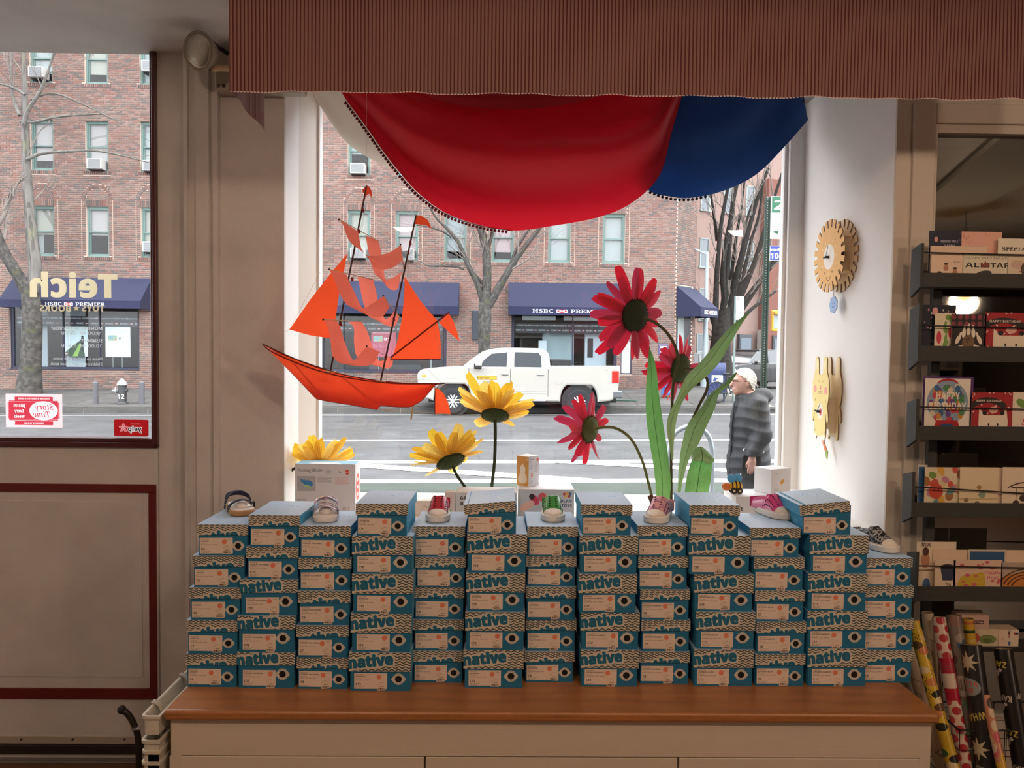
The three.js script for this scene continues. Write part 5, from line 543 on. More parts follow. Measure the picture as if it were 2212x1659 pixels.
{ const trays = [[525, 590, 621, 545, 1995], [657, 748, 782, 703, 1990], [862, 921, 952, 879, 1985], [1020, 1087, 1118, 1052, 1976], [1192, 1268, 1300, 1223, 1984]];
  const t = thing('card_rack', 'dark grey wooden greeting card rack with five wired shelves', 'card rack', [PX(2150, 2.56, 900), 0, -2.57]), gM = std(0x3d3d39, 0.7, { bumpMap: noiseBump, bumpScale: 0.0006 }), o = t.position, xr = PX(2480, dLip, 900) - o.x, zl = -dLip - o.z;
  const xu = PX(2002, 2.61, 800) - o.x; part(t, 'upright', boxAt(xu, xu + 0.03, 0.25, P(2002, 540, 2.6).y, -0.035, -0.015), gM); part(t, 'upright', boxAt(xr - 0.03, xr, 0.25, P(2002, 540, 2.6).y, -0.035, -0.015), gM);
  trays.forEach(([ys, yl, yb, yw, x0], i) => { const y1 = PY(yl, dLip, 2100), y0 = PY(yb, dLip, 2100), yt = PY(ys, dLip, 2000), xl = PX(x0, dLip, yl) - o.x; const s = part(t, 'shelf', merge([rboxAt(xl, xr, y0, y1, zl, zl - 0.008, 0.0015), boxAt(xl, xr, y0, y0 + 0.008, zl - 0.008, zl - 0.07), boxAt(xl, xr, y0, y0 + 0.06, zl - 0.066, zl - 0.072)]), gM);
    const side = poly([[0, y0], [0.058, y0 - 0.03], [0.058, yt - 0.015], [0, yt]]); part(s, 'shelf_end', extr(side, 0.01).rotateY(Math.PI / 2).translate(xl - 0.0105, 0, zl - 0.0005), gM); part(s, 'wire', rod(V3(xl, PY(yw, dLip, 2000), zl - 0.004), V3(xr, PY(yw + (i === 3 ? 26 : 6), dLip, 2000), zl - 0.004), 0.0022), M.black); });
  const card = (n, x0, y0, x1, y1, z, label, thick = 0.0012) => { const a = P(x0, y0, z), b = P(x1, y1, z), g = new THREE.BoxGeometry(b.x - a.x, a.y - b.y, thick), i = cardCells[n], u = (i % 6) / 6, v = 1 - (Math.floor(i / 6) + 1) / 5; uvCrop(g, 4, u + 0.003, u + 1 / 6 - 0.003, v + 0.003, v + 0.197); const m = solo('greeting_card', label, 'card', g, [M.cardBack, M.cardBack, M.cardBack, M.cardBack, M.card, M.cardBack], a.clone().add(b).multiplyScalar(0.5), 'greeting cards in the rack'); return m; };
  const zF = 2.513, zM = 2.522, zB = 2.535;
  card('navyName', 2007, 498, 2074, 600, zB, 'navy birthday card at the back of the top shelf'); card('pink', 2071, 500, 2161, 600, zB + 0.002, 'salmon pink card at the back of the top shelf'); card('spectacular', 2156, 515, 2250, 600, zM, 'cream card with arched writing on the top shelf');
  card('plain', 2010, 531, 2131, 606, zM, 'plain cream card edge behind the people card, top shelf'); card('people', 2012, 547, 2079, 606, zF, 'cream card with tiny people on the top shelf'); card('allstar', 2080, 548, 2176, 606, zF, 'cream birthday all star card on the top shelf'); card('zebra', 2177, 547, 2265, 606, zF, 'cream card with black striped animal, top shelf');
  card('night', 1992, 658, 2062, 766, zB, 'near black speckled card at the left of the second shelf'); card('strawberry', 2020, 676, 2060, 766, zM, 'strawberry and leaf card on the second shelf'); card('bowling', 2056, 678, 2128, 766, zF, 'dark card with bowling pins on the second shelf'); card('cat', 2128, 675, 2232, 766, zF, 'red card with white cat face on the second shelf');
  card('purple', 1994, 813, 2099, 938, zB, 'purple card behind the gumball card on the third shelf'); card('gumball', 1999, 817, 2093, 938, zM, 'red gumball machine birthday card on the third shelf'); card('cat', 2100, 847, 2185, 938, zF, 'red card with white cat face on the third shelf'); card('leaf', 2188, 847, 2272, 938, zF, 'white card with green leaf and pink script, third shelf');
  card('blue', 1984, 1004, 2000, 1104, zB, 'blue card edge at the left of the fourth shelf'); card('fruit', 1998, 1009, 2074, 1104, zM, 'colourful crowded food card on the fourth shelf'); card('mint', 2074, 1009, 2154, 1104, zF, 'plain tan card with small stones on the fourth shelf'); card('plain', 2153, 1010, 2166, 1104, zM, 'narrow tan card edge in the middle of the fourth shelf'); card('mobile', 2166, 1009, 2252, 1104, zF, 'cream card with a brown hanging mobile, fourth shelf');
  card('doodle', 1981, 1170, 2062, 1284, zB, 'cream doodle card at the left of the bottom shelf'); card('plain', 2016, 1187, 2095, 1284, zB - 0.004, 'plain cream card behind the tea card, bottom shelf'); card('blue', 2092, 1187, 2170, 1284, zM + 0.003, 'blue card with white border on the bottom shelf'); card('tea', 2020, 1210, 2062, 1284, zF, 'cream tea card on the bottom shelf'); card('dog', 2060, 1209, 2163, 1284, zF, 'yellow dog card with pink writing on the bottom shelf'); card('pretzel', 2163, 1215, 2262, 1284, zF, 'orange and grey patterned card on the bottom shelf'); card('plain', 2174, 1188, 2262, 1284, zM + 0.004, 'pale card at the right back of the bottom shelf');
  // shelf of small cartons under the rack
  const sh = thing('low_shelf', 'dark low shelf under the card rack holding small cartons', 'shelf', [o.x, PY(1398, 2.56, 2150), -2.58]); part(sh, 'shelf_board', boxAt(xu, xr, -0.012, 0, 0.03, -0.06), M.dark); part(sh, 'shelf_leg', boxAt(xu, xu + 0.02, -sh.position.y, -0.012, 0.02, 0.0), M.dark); part(sh, 'shelf_leg', boxAt(xr - 0.03, xr - 0.01, -sh.position.y, -0.012, 0.02, 0.0), M.dark);
  const sy = sh.position.y; const carton = (n, x0, y0, x1, y1, yb, label, col) => { const a = P(x0, y0, 2.555), b = P(x1, y1, 2.555), w = b.x - a.x, h = a.y - b.y, tt = thing('small_carton', label, 'carton', [(a.x + b.x) / 2, yb, -2.59]); part(tt, 'carton', rbox(w, h, 0.05, 0.001).translate(0, h / 2, 0), col); const g = new THREE.PlaneGeometry(w * 0.98, h * 0.96).translate(0, h / 2, 0.0256), i = cardCells[n], u = (i % 6) / 6, v = 1 - (Math.floor(i / 6) + 1) / 5, uu = g.attributes.uv; for (let k = 0; k < 4; k++) uu.setXY(k, uu.getX(k) ? u + 0.163 : u + 0.003, uu.getY(k) ? v + 0.197 : v + 0.003); part(tt, 'carton_print', g, M.card); return h; };
  const h1 = carton('avocado', 2102, 1359, 2161, 1397, sy + 0.0005, 'pale carton with green fruit under the card rack', std(0xcdbfa2, 0.6)); carton('ctfd', 2078, 1327, 2140, 1357, sy + 0.0005 + h1, 'brownish pink carton standing on the green fruit carton', std(0xc3a595, 0.6)); carton('plain', 2161, 1360, 2177, 1397, sy + 0.0005, 'narrow cream carton beside the green fruit carton', std(0xcdb89a, 0.6)); carton('doodle', 2178, 1360, 2204, 1397, sy + 0.0005, 'cream carton with small drawing at the right of the low shelf', std(0xcdb89a, 0.6));
}
// ---------- wrapping paper rolls in a wire basket ----------
const rollTex = (k) => canvasTex(256, 1024, (c, w, h) => {
  const E = (x, y, a, b, col) => { c.fillStyle = col; c.beginPath(); c.ellipse(x, y, a, b, 0, 0, 7); c.fill(); };
  if (k === 0) { c.fillStyle = '#d9b637'; c.fillRect(0, 0, w, h); for (let i = 0; i < 26; i++) { const y = i * 40, x = hash(i, 91) * 256; E(x, y, 44, 26, ['#d08452', '#3f6a44', '#2c2620', '#e3cf9a', '#6a4a2c'][i % 5]); for (let j = 0; j < 7; j++) { c.fillStyle = '#2c2418'; c.fillRect(x + 50 + 12 * (j % 3), y + 8 * j, 5, 8); } } }
  if (k === 1) { c.fillStyle = '#d9c3b0'; c.fillRect(0, 0, w, h); for (let i = 0; i < 20; i++) for (let j = 0; j < 3; j++) E(((i % 2) * 42 + j * 86 + 30), i * 54 + 20, 27, 24, j % 2 ? '#b23038' : '#c04a4c'); c.fillStyle = '#b01838'; c.fillRect(0, 250, w, 250); c.fillStyle = '#d8c6b4'; c.fillRect(40, 340, 110, 90); c.fillStyle = '#8a5a5a'; for (let i = 0; i < 4; i++) c.fillRect(50, 280 + i * 14, 110, 4); }
  if (k === 2) { c.fillStyle = '#7b7266'; c.fillRect(0, 0, w, h); for (let i = 0; i < 60; i++) E(hash(i, 95) * 256, hash(i, 96) * 1024, 30, 28, ['#4a5f7a', '#8a6a58', '#5f7458', '#9a8f80', '#6a4a48', '#a39a8a'][i % 6]); c.fillStyle = '#b5a894'; c.fillRect(50, 330, 100, 110); c.fillStyle = '#4a443c'; for (let i = 0; i < 22; i++) if (hash(i, 9) > 0.4) c.fillRect(60 + i * 3, 350, 2, 60); }
  if (k === 3) { c.fillStyle = '#221f1d'; c.fillRect(0, 0, w, h); for (let r = 0; r < 3; r++) for (const ox of [20, 148]) { const y = r * 340 + (ox > 100 ? 120 : 0); c.fillStyle = '#c8bd9a'; c.beginPath(); for (let i = 0; i < 16; i++) { const q = i % 2 ? 20 : 48, a = i * 0.3927; c.lineTo(ox + 60 + q * Math.cos(a), y + 70 + q * Math.sin(a)); } c.fill(); c.fillStyle = '#8d9690'; c.beginPath(); c.ellipse(ox + 50, y + 170, 52, 36, 0, 0, 7); c.fill(); c.fillStyle = '#cf5a50'; c.font = 'bold 26px sans-serif'; c.fillText('OUTTA', ox + 8, y + 166); c.fillText('SITE', ox + 22, y + 192); c.save(); c.translate(ox + 106, y + 262); c.rotate(2.9); c.fillStyle = '#c9b452'; c.font = 'bold 40px sans-serif'; c.fillText('WHAM', 0, 0, 110); c.restore(); } }
  if (k === 4) { c.fillStyle = '#d6a93a'; c.fillRect(0, 0, w, h); for (let i = 0; i < 16; i++) { c.fillStyle = ['#c9764a', '#2f4a34', '#d8bb62'][i % 3]; c.fillRect(0, i * 66 + 16, w, 22); } }
  if (k === 5) { c.fillStyle = '#c98a68'; c.fillRect(0, 0, w, h); for (let i = 0; i < 40; i++) E(hash(i, 101) * 256, hash(i, 102) * 1024, 36, 44, ['#c8606a', '#d6a93a', '#d8c0a0', '#4a3a2c'][i % 4]); }
  if (k === 6) { c.fillStyle = '#1e1a18'; c.fillRect(0, 0, w, h); ['ZAP!', 'KAPOW', 'ZAP!', 'KAPOW', 'ZAP!', 'KAPOW', 'ZAP!'].forEach((s, i) => { for (const x of [0, 128]) { c.save(); c.translate(x + 112, 60 + i * 150); c.rotate(3.3); c.fillStyle = i % 2 ? '#d8cfc0' : '#c9b84e'; c.font = 'bold 38px sans-serif'; c.fillText(s, 0, 0, 104); c.restore(); E(x + 50, 110 + i * 150, 20, 16, '#d9d2c6'); E(x + 76, 96 + i * 150, 10, 9, '#d9d2c6'); } }); }
  if (k === 7) { c.fillStyle = '#cbb9a0'; c.fillRect(0, 0, w, h); for (let i = 0; i < 14; i++) { c.strokeStyle = '#4a4036'; c.lineWidth = 3; c.beginPath(); c.moveTo(hash(i, 111) * 256, i * 74); c.quadraticCurveTo(140, i * 74 + 60, hash(i, 112) * 256, i * 74 + 90); c.stroke(); } }
});
{ const rollG = 'wrapping paper rolls leaning under the rack'; const roll = (k, tx, ty, bx, by, rp, d0, d1, label, mat = {}) => { const a = P(tx, ty, d0), b0 = P(bx, by, d1), dir = b0.clone().sub(a), b = a.clone().addScaledVector(dir, Math.min(3, (a.y - 0.02) / (a.y - b0.y))), L = a.distanceTo(b), r = rp * d0 / F, t = thing('wrapping_roll', label, 'wrapping paper', b, rollG); t.quaternion.setFromUnitVectors(V3(0, 1, 0), a.clone().sub(b).normalize());
    const g = lathe([[r * 0.96, 0], [r, 0.004], [r * 1.01, L * 0.5], [r, L - 0.002], [r * 0.86, L - 0.001], [r * 0.62, L - 0.03], [0, L - 0.03]], 28).rotateY(Math.PI); { const p = g.attributes.position, u = g.attributes.uv; for (let i = 0; i < u.count; i++) u.setY(i, 1 - (L - p.getY(i)) / (Math.PI * 2 * r * 4)); } const pr = rollTex(k); pr.wrapS = pr.wrapT = THREE.RepeatWrapping; const m = phys(0xffffff, 0.35, { map: pr, clearcoat: 0.5, clearcoatRoughness: 0.25, ...mat }); part(t, 'paper', g, m); part(t, 'core_tube', new THREE.CylinderGeometry(r * 0.7, r * 0.7, 0.03, 20, 1, true).translate(0, L - 0.016, 0), std(0x9a7d58, 0.8, { side: THREE.DoubleSide })); return t; };
  roll(0, 1972, 1340, 2062, 1668, 13, 2.44, 2.3, 'yellow animal wrapping roll nearest the wooden counter'); roll(7, 2003, 1322, 2030, 1560, 12, 2.53, 2.5, 'cream line patterned wrapping roll behind the red dotted one'); roll(1, 2027, 1332, 2082, 1640, 14, 2.47, 2.36, 'red dotted pale wrapping roll with red label band'); roll(2, 2060, 1328, 2098, 1640, 15.5, 2.48, 2.38, 'grey patchwork wrapping roll in clear film'); roll(4, 2090, 1335, 2116, 1560, 12, 2.53, 2.5, 'yellow striped wrapping roll behind the black comic roll'); roll(3, 2098, 1392, 2132, 1660, 21, 2.42, 2.32, 'thick black comic wrapping roll with cream stars'); roll(5, 2128, 1500, 2166, 1668, 10, 2.36, 2.27, 'thin orange and pink wrapping roll beside the thick black one'); roll(6, 2166, 1400, 2206, 1640, 19, 2.42, 2.33, 'black wrapping roll with upside down comic words at the right edge'); roll(7, 1962, 1395, 1992, 1500, 15, 2.52, 2.49, 'pale wrapping roll directly behind the counter end');
  const c = P(2150, 1540, 2.46), t = thing('wire_basket', 'black wire basket holding the wrapping paper rolls', 'basket', [c.x, 0, -2.44]), w = [], hh = c.y, hw = 0.19; for (let i = 0; i <= 8; i++) { w.push(rod(V3(-hw + i * hw / 4, 0.02, 0.1), V3(-hw + i * hw / 4, hh, 0.1), 0.0014, 5), rod(V3(-hw + i * hw / 4, 0.02, -0.1), V3(-hw + i * hw / 4, hh, -0.1), 0.0014, 5)); } for (let j = 0; j <= 7; j++) { const y = 0.02 + j * (hh - 0.02) / 7; for (const z of [0.1, -0.1]) w.push(rod(V3(-hw, y, z), V3(hw, y, z), 0.0014, 5)); for (const x of [-hw, hw]) w.push(rod(V3(x, y, -0.1), V3(x, y, 0.1), 0.0014, 5)); } part(t, 'wire_mesh', merge(w), M.black); part(t, 'rim', merge([rod(V3(-hw, hh, 0.1), V3(hw, hh, 0.1), 0.003), rod(V3(-hw, hh, -0.1), V3(hw, hh, -0.1), 0.003), rod(V3(-hw, hh, -0.1), V3(-hw, hh, 0.1), 0.003), rod(V3(hw, hh, -0.1), V3(hw, hh, 0.1), 0.003)]), M.black); }
// things the mirror shows behind the viewer: dark shelving and a ribbed grey screen
{ const t = thing('dark_bookcase', 'dark shelving reflected in the mirror between the card shelves', 'bookcase', [4.6, 0, 5.2]), m = std(0x3a2f26, 0.8); part(t, 'case', merge([boxAt(-1.6, 1.6, 0, 2.5, -0.02, -0.05), boxAt(-1.6, -1.56, 0, 2.5, 0, -0.35), boxAt(1.56, 1.6, 0, 2.5, 0, -0.35)]), m); for (let i = 0; i < 6; i++) part(t, 'shelf', boxAt(-1.56, 1.56, 0.1 + i * 0.46, 0.13 + i * 0.46, 0, -0.35), m);
  const s = thing('grey_screen', 'ribbed blue grey panel reflected in the mirror', 'screen', [3.1, 0, 1.6], null, 0.5), gs = [boxAt(-0.6, 0.6, 0, 1.3, 0, 0.02)]; for (let i = 0; i < 24; i++) gs.push(boxAt(-0.6 + i * 0.05, -0.575 + i * 0.05, 0, 1.3, -0.012, 0)); part(s, 'panel', merge(gs), std(0x6d7a80, 0.7)); part(s, 'cap_rail', rboxAt(-0.62, 0.62, 1.3, 1.34, -0.03, 0.04, 0.006), std(0x4a3a2c, 0.7)); part(s, 'foot', boxAt(-0.62, 0.62, 0, 0.05, -0.1, 0.1), std(0x4a3a2c, 0.7)); }
// ---------- white nesting baskets and the dark handle at the left end of the counter ----------
{ const x1 = cL - 0.004, zf = -2.13, zb = -2.52; const bx = (top, h, wide, label) => { const w = wide, x0 = x1 - w, t = thing('white_basket', label, 'basket', [x1 - w / 2, top - h, (zf + zb) / 2], 'white plastic baskets nested beside the counter'), r = 0.02, D = zf - zb, pl = std(0xd6cfbf, 0.5), sh = (e, rr2) => { const s = new THREE.Shape(), a = w / 2 + e, b = D / 2 + e; s.moveTo(-a + rr2, -b); s.lineTo(a - 0.004, -b); s.lineTo(a, b); s.lineTo(-a + rr2, b); s.quadraticCurveTo(-a, b, -a, b - rr2); s.lineTo(-a, -b + rr2); s.quadraticCurveTo(-a, -b, -a + rr2, -b); return s; };
    const ring = (e0, e1, y0, y1) => { const s = sh(e0, r + e0); const k = sh(e1, r + e1); s.holes.push(new THREE.Path(k.getPoints(8))); return extr(s, y1 - y0, 0, 8).rotateX(-Math.PI / 2).translate(0, y0, 0); };
    part(t, 'basket_wall', merge([ring(-0.006, -0.009, 0, h - 0.004), extr(sh(-0.008, r - 0.006), 0.003).rotateX(-Math.PI / 2)]), pl); part(t, 'rim', ring(0, -0.0075, h - 0.008, h), pl); for (const z of [0.1, -0.09]) part(t, 'handle_strap', surf(8, 3, (u, v) => V3(-w / 2 - 0.003 + 0.03 * Math.sin(u * 1.6), h + 0.003 - 0.05 * u * u, z + v * 0.02), 0.003), std(0xc4bba8, 0.6)); return t; };
  const yR = (y, px = 330) => P(px, y, 2.13).y; bx(yR(1648), 0.16, 0.062, 'lowest visible white basket in the nested pile'); bx(yR(1624), 0.07, 0.06, 'white basket second from bottom in the nested pile').visible = true; bx(yR(1601), 0.07, 0.062, 'white basket below the topmost one in the pile'); bx(yR(1548), 0.055, 0.06, 'topmost white basket with open rim beside the counter');
  const h = thing('curved_tube', 'curved dark tube with a rounded end behind the white baskets', 'tube', P(285, 1560, 2.62)), o = h.position, q = [[263, 1533], [274, 1540], [284, 1554], [292, 1570], [297, 1586], [300, 1640], [300, 1700]].map(([x, y]) => P(x, y, 2.62).sub(o)); part(h, 'bent_tube', tube(q, 0.0105, 36, 12), std(0x2a221d, 0.4)); part(h, 'end_knob', new THREE.SphereGeometry(0.0145, 18, 14), std(0x1f1814, 0.45), q[0]); part(h, 'clip', rbox(0.03, 0.006, 0.03, 0.002), M.chrome, P(296, 1572, 2.61).sub(o)); }
// ---------- street ----------
const dF = 27.5, G0 = -0.135, TILT = 0.0115;                    // facade distance, road level under the viewer, fall of the street
const gY = (x, z) => { const d = -z; let y = G0 + TILT * x; if (d > 23.2) y += 0.16 + Math.min(1, (d - 23.2) / 4.3) * 0.385; else if (d < 8.3) y += 0.1; return y; };
const kerbFar = 23.2, kerbNear = 8.3;
const asphalt = dataTex(512, 512, (u, v) => { const n = fbm(u * 10, v * 10, 5, 10), m = fbm(u * 60, v * 60, 2, 60), k = 70 + 26 * (n - 0.5) + 16 * (m - 0.5) + 12 * (hash(u * 5120, v * 5120) - 0.5); return [k, k * 1.005, k * 1.02]; });
const concrete = dataTex(256, 256, (u, v) => { const n = fbm(u * 8, v * 8, 5, 8), k = 78 + 28 * (n - 0.5) + 10 * (hash(u * 2560, v * 2560) - 0.5); return [k, k * 0.985, k * 0.96]; });
M.asphalt = std(0xffffff, 0.85, { map: asphalt, bumpMap: noiseBump, bumpScale: 0.004 });
M.concrete = std(0xffffff, 0.85, { map: concrete }); M.paint = std(0xf2f2ee, 0.7);
const slope = (x0, x1, d0, d1, off = 0, s = 4, n = 2, f = gY) => { const g = surf(n, 2, (u, v) => { const x = x0 + (x1 - x0) * u, z = -(d0 + (d1 - d0) * v); return V3(x, f(x, z) + off, z); }); const p = g.attributes.position, a = g.attributes.uv; for (let i = 0; i < p.count; i++) a.setXY(i, p.getX(i) / s, p.getZ(i) / s); return g; };
const flat = (x, z) => G0 + TILT * x;
struct('road', slope(-40, 40, kerbNear, kerbFar, 0, 5, 2, flat), M.asphalt);
struct('road_side_street', slope(7.5, 60, kerbFar - 0.1, 70, 0.12, 5, 2, (x, z) => flat(x, z) + (-z - 23) * 0.012), M.asphalt);
const slab = (x, d0, d1, w, n) => { const g = slope(x + 0.008, x + w - 0.008, d0 + 0.006, d1 - 0.006, 0, 3, 1); return g; };
{ const g = new THREE.Group(); g.name = 'sidewalk_far'; g.userData.kind = 'structure'; scene.add(g);
  part(g, 'sidewalk_bed', slope(-40, 8.4, kerbFar + 0.02, dF + 0.1, -0.012, 3), std(0x77736c, 0.9));
  for (let i = 0; i < 17; i++) for (let j = 0; j < 3; j++) part(g, 'paving_slab', slab(-22 + i * 1.75, kerbFar + 0.18 + j * 1.42, kerbFar + 0.18 + (j + 1) * 1.42, 1.75), M.concrete);
  for (let i = 0; i < 16; i++) { const x0 = -22 + i * 1.9, x1 = x0 + 1.885; part(g, 'kerb_stone', surf(1, 3, (u, v) => { const x = x0 + (x1 - x0) * u, k = v * 3; return V3(x, flat(x) + (k < 1 ? -0.1 : k < 2 ? 0.16 : 0.165), -(kerbFar + (k < 2 ? 0 : k < 3 ? 0.02 : 0.18))); }), M.concrete); } }
{ const g = new THREE.Group(); g.name = 'sidewalk_near'; g.userData.kind = 'structure'; scene.add(g);
  part(g, 'sidewalk_bed', slope(-30, 30, 3.58, kerbNear, -0.014, 3), std(0x77736c, 0.9));
  for (let i = 0; i < 12; i++) for (let j = 0; j < 3; j++) part(g, 'paving_slab', slab(-9 + i * 1.5, 3.6 + j * 1.5, 5.1 + j * 1.5, 1.5), M.concrete);
  part(g, 'kerb_stone', boxAt(-30, 30, -0.25, 0, -8.1, -8.32).rotateZ(Math.atan(TILT)).translate(0, G0 + 0.1, 0), M.concrete); }
// painted lines, each a thin coat on the asphalt
const line = (x0, x1, d0, d1, label, cat = 'road marking') => { const g = surf(8, 1, (u, v) => { const x = x0 + (x1 - x0) * u, d = d0 + (d1 - d0) * v; return V3(x, flat(x) + 0.006, -d); }, 0.004); return solo('road_line', label, cat, g, M.paint); };
line(-30, 30, 22.25, 22.4, 'thin white parking line along the far kerb');
line(-30, 30, 15.55, 15.78, 'thin white lane line in the middle of the road');
line(-30, 30, 12.35, 12.7, 'broad white line bounding the far side of the hatched buffer');
line(-30, 30, 10.45, 10.75, 'broad white line bounding the near side of the hatched buffer');
{ const st = (xa, xb, label) => solo('road_stripe', label, 'road marking', surf(1, 1, (u, v) => { const x = (v < 0.5 ? xa : xb) + u * 0.9, d = v < 0.5 ? 12.35 : 10.75; return V3(x, flat(x) + 0.006, -d); }, 0.004), M.paint);
  st(0.9, 5.0, 'white diagonal stripe of the buffer behind the red flowers'); st(-3.2, 0.4, 'white diagonal stripe of the buffer behind the yellow flowers'); st(-8.4, -4.6, 'white diagonal stripe of the buffer beyond the left wall'); }
solo('bike_lane', 'pale green painted bike lane along the near kerb', 'bike lane', slope(-30, 30, 8.5, 10.4, 0.005, 5, 2, flat), std(0xa9cfb2, 0.85, { map: rep(asphalt, 1, 1) }));
solo('drain_grate', 'small green metal plate in the pavement behind the pickup', 'grate', rboxAt(-0.35, 0.35, 0, 0.012, -0.18, 0.18, 0.004), std(0x4d7a6b, 0.6), V3(4.05, gY(4.05, -24.6) + 0.004, -24.6));

// ---------- brick building across the street ----------
const bX = (px) => PX(px, dF, 600), bY = (py, px) => P(px, py, dF).y;
const xC = bX(1459), baseY = (x) => gY(x, -dF) - 0.02;
const rowBot = [bY(181, 212), bY(370, 212), bY(554, 157)], winH = 1.77, winW = 0.8;
const winPx = [93.5, 211.5, 329, 447, 565, 775, 878.5, 983, 1085.5, 1207.5, 1324.5];
const winX = [bX(-25), ...winPx.map(bX)];
const holes = [];                                             // x0, x1, y0, y1
winX.forEach((x) => rowBot.forEach((y) => holes.push([x - winW / 2, x + winW / 2, y, y + winH])));
const shopTop = bY(668, 157) + 0.25, shops = [[bX(18), bX(300), bY(797.5, 157), shopTop], [bX(692), bX(966), bY(803.5, 850), bY(681, 850) + 0.25], [bX(1106), bX(1336), bY(826, 1200), bY(684, 1200) + 0.25]];
shops.forEach((s) => holes.push(s)); const notch = [bX(1344), bX(1368), bY(809, 1355), bY(735, 1355)]; holes.push(notch);
const bldTop = 14.2, bldL = -24;
const brickHome = thing('brick_building', 'red brick corner building with green sash windows across the street', 'building', [0, 0, -dF]);
{ // wall core of mortar with openings
  const s = poly([[bldL, -0.6], [xC, -0.6], [xC, bldTop], [bldL, bldTop]]);
  for (const [a, b, c, d] of holes) { const h = new THREE.Path(); h.moveTo(a, c); h.lineTo(b, c); h.lineTo(b, d); h.lineTo(a, d); h.closePath(); s.holes.push(h); }
  part(brickHome, 'mortar_wall', extr(s, 0.3).translate(0, 0, -0.308), std(0xc6b0a3, 0.9));
  const cz = 1.05, cx = 1.0;   // chamfered corner
  const ch = new THREE.BoxGeometry(Math.hypot(cx, cz), bldTop + 0.6, 0.28).translate(Math.hypot(cx, cz) / 2, (bldTop - 0.6) / 2, -0.148);
  part(brickHome, 'mortar_wall', ch.rotateY(Math.atan2(cz, cx)).translate(xC, 0, 0), std(0xc6b0a3, 0.9));
  part(brickHome, 'mortar_wall', boxAt(xC + cx - 0.3, xC + cx, -0.6, bldTop, -cz, -16), std(0x8f7a70, 0.9));
  part(brickHome, 'roof', boxAt(bldL, xC + 1, bldTop - 0.2, bldTop, -0.1, -16), std(0x55504c, 0.9));
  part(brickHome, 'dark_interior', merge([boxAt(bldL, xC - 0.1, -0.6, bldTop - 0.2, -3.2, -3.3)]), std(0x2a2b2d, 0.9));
  // bricks
  const BW = 0.199, BH = 0.0525, CH = 0.0702, CP = 0.2125, pal = [[0.172, 0.096, 0.079], [0.194, 0.119, 0.101], [0.146, 0.088, 0.076], [0.211, 0.138, 0.119], [0.129, 0.093, 0.083], [0.101, 0.086, 0.081], [0.163, 0.105, 0.090], [0.181, 0.090, 0.071]];
  const list = [];
  for (let y = -0.45, r = 0; y < bldTop - 0.05; y += CH, r++) {
    const header = r % 6 === 3, w = header ? BW / 2 - 0.004 : BW, pitch = header ? CP / 2 : CP;
    const cut = []; const over = (c, d) => Math.min(y + BH, d) - Math.max(y, c) > BH * 0.35;
    for (const [h0, h1, c, d] of holes) if (over(c, d)) cut.push([h0 - 0.004, h1 + 0.004]);
    for (const x of winX) rowBot.forEach((w0, k) => {
      if (over(w0 - 0.122, w0)) cut.push([x - 0.5, x + 0.5]);
      if (k < 2) return; const t = w0 + winH, cy = y + BH / 2 - (t + 0.23);
      if (over(t, t + 0.225)) cut.push([x - 0.465, x + 0.465]);
      if (cy > 0 && cy < 0.55) { const o = Math.sqrt(0.303 - cy * cy), n2 = 0.168 - cy * cy; if (n2 > 0) { const i = Math.sqrt(n2); cut.push([x - o, x - i], [x + i, x + o]); } else cut.push([x - o, x + o]); }
    });
    for (let x = bldL + (r % 2) * CP / 2; x < xC - 0.02; x += pitch) {
      if (y + BH < baseY(x)) continue;
      let segs = [[x, Math.min(x + w, xC)]];
      for (const [h0, h1] of cut) segs = segs.flatMap(([a, b]) => h1 <= a || h0 >= b ? [[a, b]] : [[a, h0], [h1, b]].filter(([p, q]) => q - p > 0.02));
      for (const [a, b] of segs) list.push([(a + b) / 2, y + BH / 2, b - a, BH, 0, r]);
    }
  }
  winX.forEach((x) => rowBot.forEach((y, r) => {
    for (let i = 0; i < 14; i++) list.push([x - 0.465 + i * 0.0715, y - 0.062, 0.058, 0.115, 0.012, -1]);                     // upright bricks of the sill
    if (r === 2) { for (let i = 0; i < 13; i++) list.push([x - 0.43 + i * 0.0715, y + winH + 0.115, 0.06, 0.215, 0.002, -1]);
      for (let i = 0; i < 22; i++) { const t = (i + 0.5) / 22 * Math.PI; list.push([x + 0.48 * Math.cos(t), y + winH + 0.23 + 0.48 * Math.sin(t), 0.055, 0.12, 0.006, -1, t - Math.PI / 2]); } }
  }));
  const geo = new THREE.BoxGeometry(1, 1, 0.03), shadesOf = pal.map((c) => std(new THREE.Color(...c), 0.85));
  const rows = list.filter(([x, y, w, h, z, r]) => r >= 0 && w > 0.19 && x > bX(966) && x < bX(1098) && y > bY(800, 1000) && y < bY(640, 1000)).slice(0, 300), keep = new Set(rows);
  rows.forEach(([x, y, w, h]) => { const m = part(brickHome, 'brick', geo, shadesOf[Math.floor(hash(x * 977, y * 977) * pal.length)], [x, y, -0.015 + 0.007 + 0.003 * hash(y * 91, x * 57)]); m.scale.set(w, h, 1); });
  const rest = list.filter((b) => !keep.has(b));
  const cLen = Math.hypot(1.0, 1.05), ang = Math.atan2(1.05, 1.0); const corner = [];
  for (let y = -0.2, r = 0; y < bldTop - 0.05; y += CH, r++) for (let u = (r % 2) * CP / 2; u < cLen - 0.05; u += CP) { if (y < bY(622, 1459) + 0.1 && u > 0.12 && u < cLen - 0.3) continue; const w = Math.min(BW, cLen - u); corner.push([u + w / 2, y + BH / 2, w]); }
  const im = new THREE.InstancedMesh(geo, std(0xffffff, 0.85), rest.length + corner.length); im.name = 'far_brick'; stuffPart(im); im.castShadow = im.receiveShadow = true;
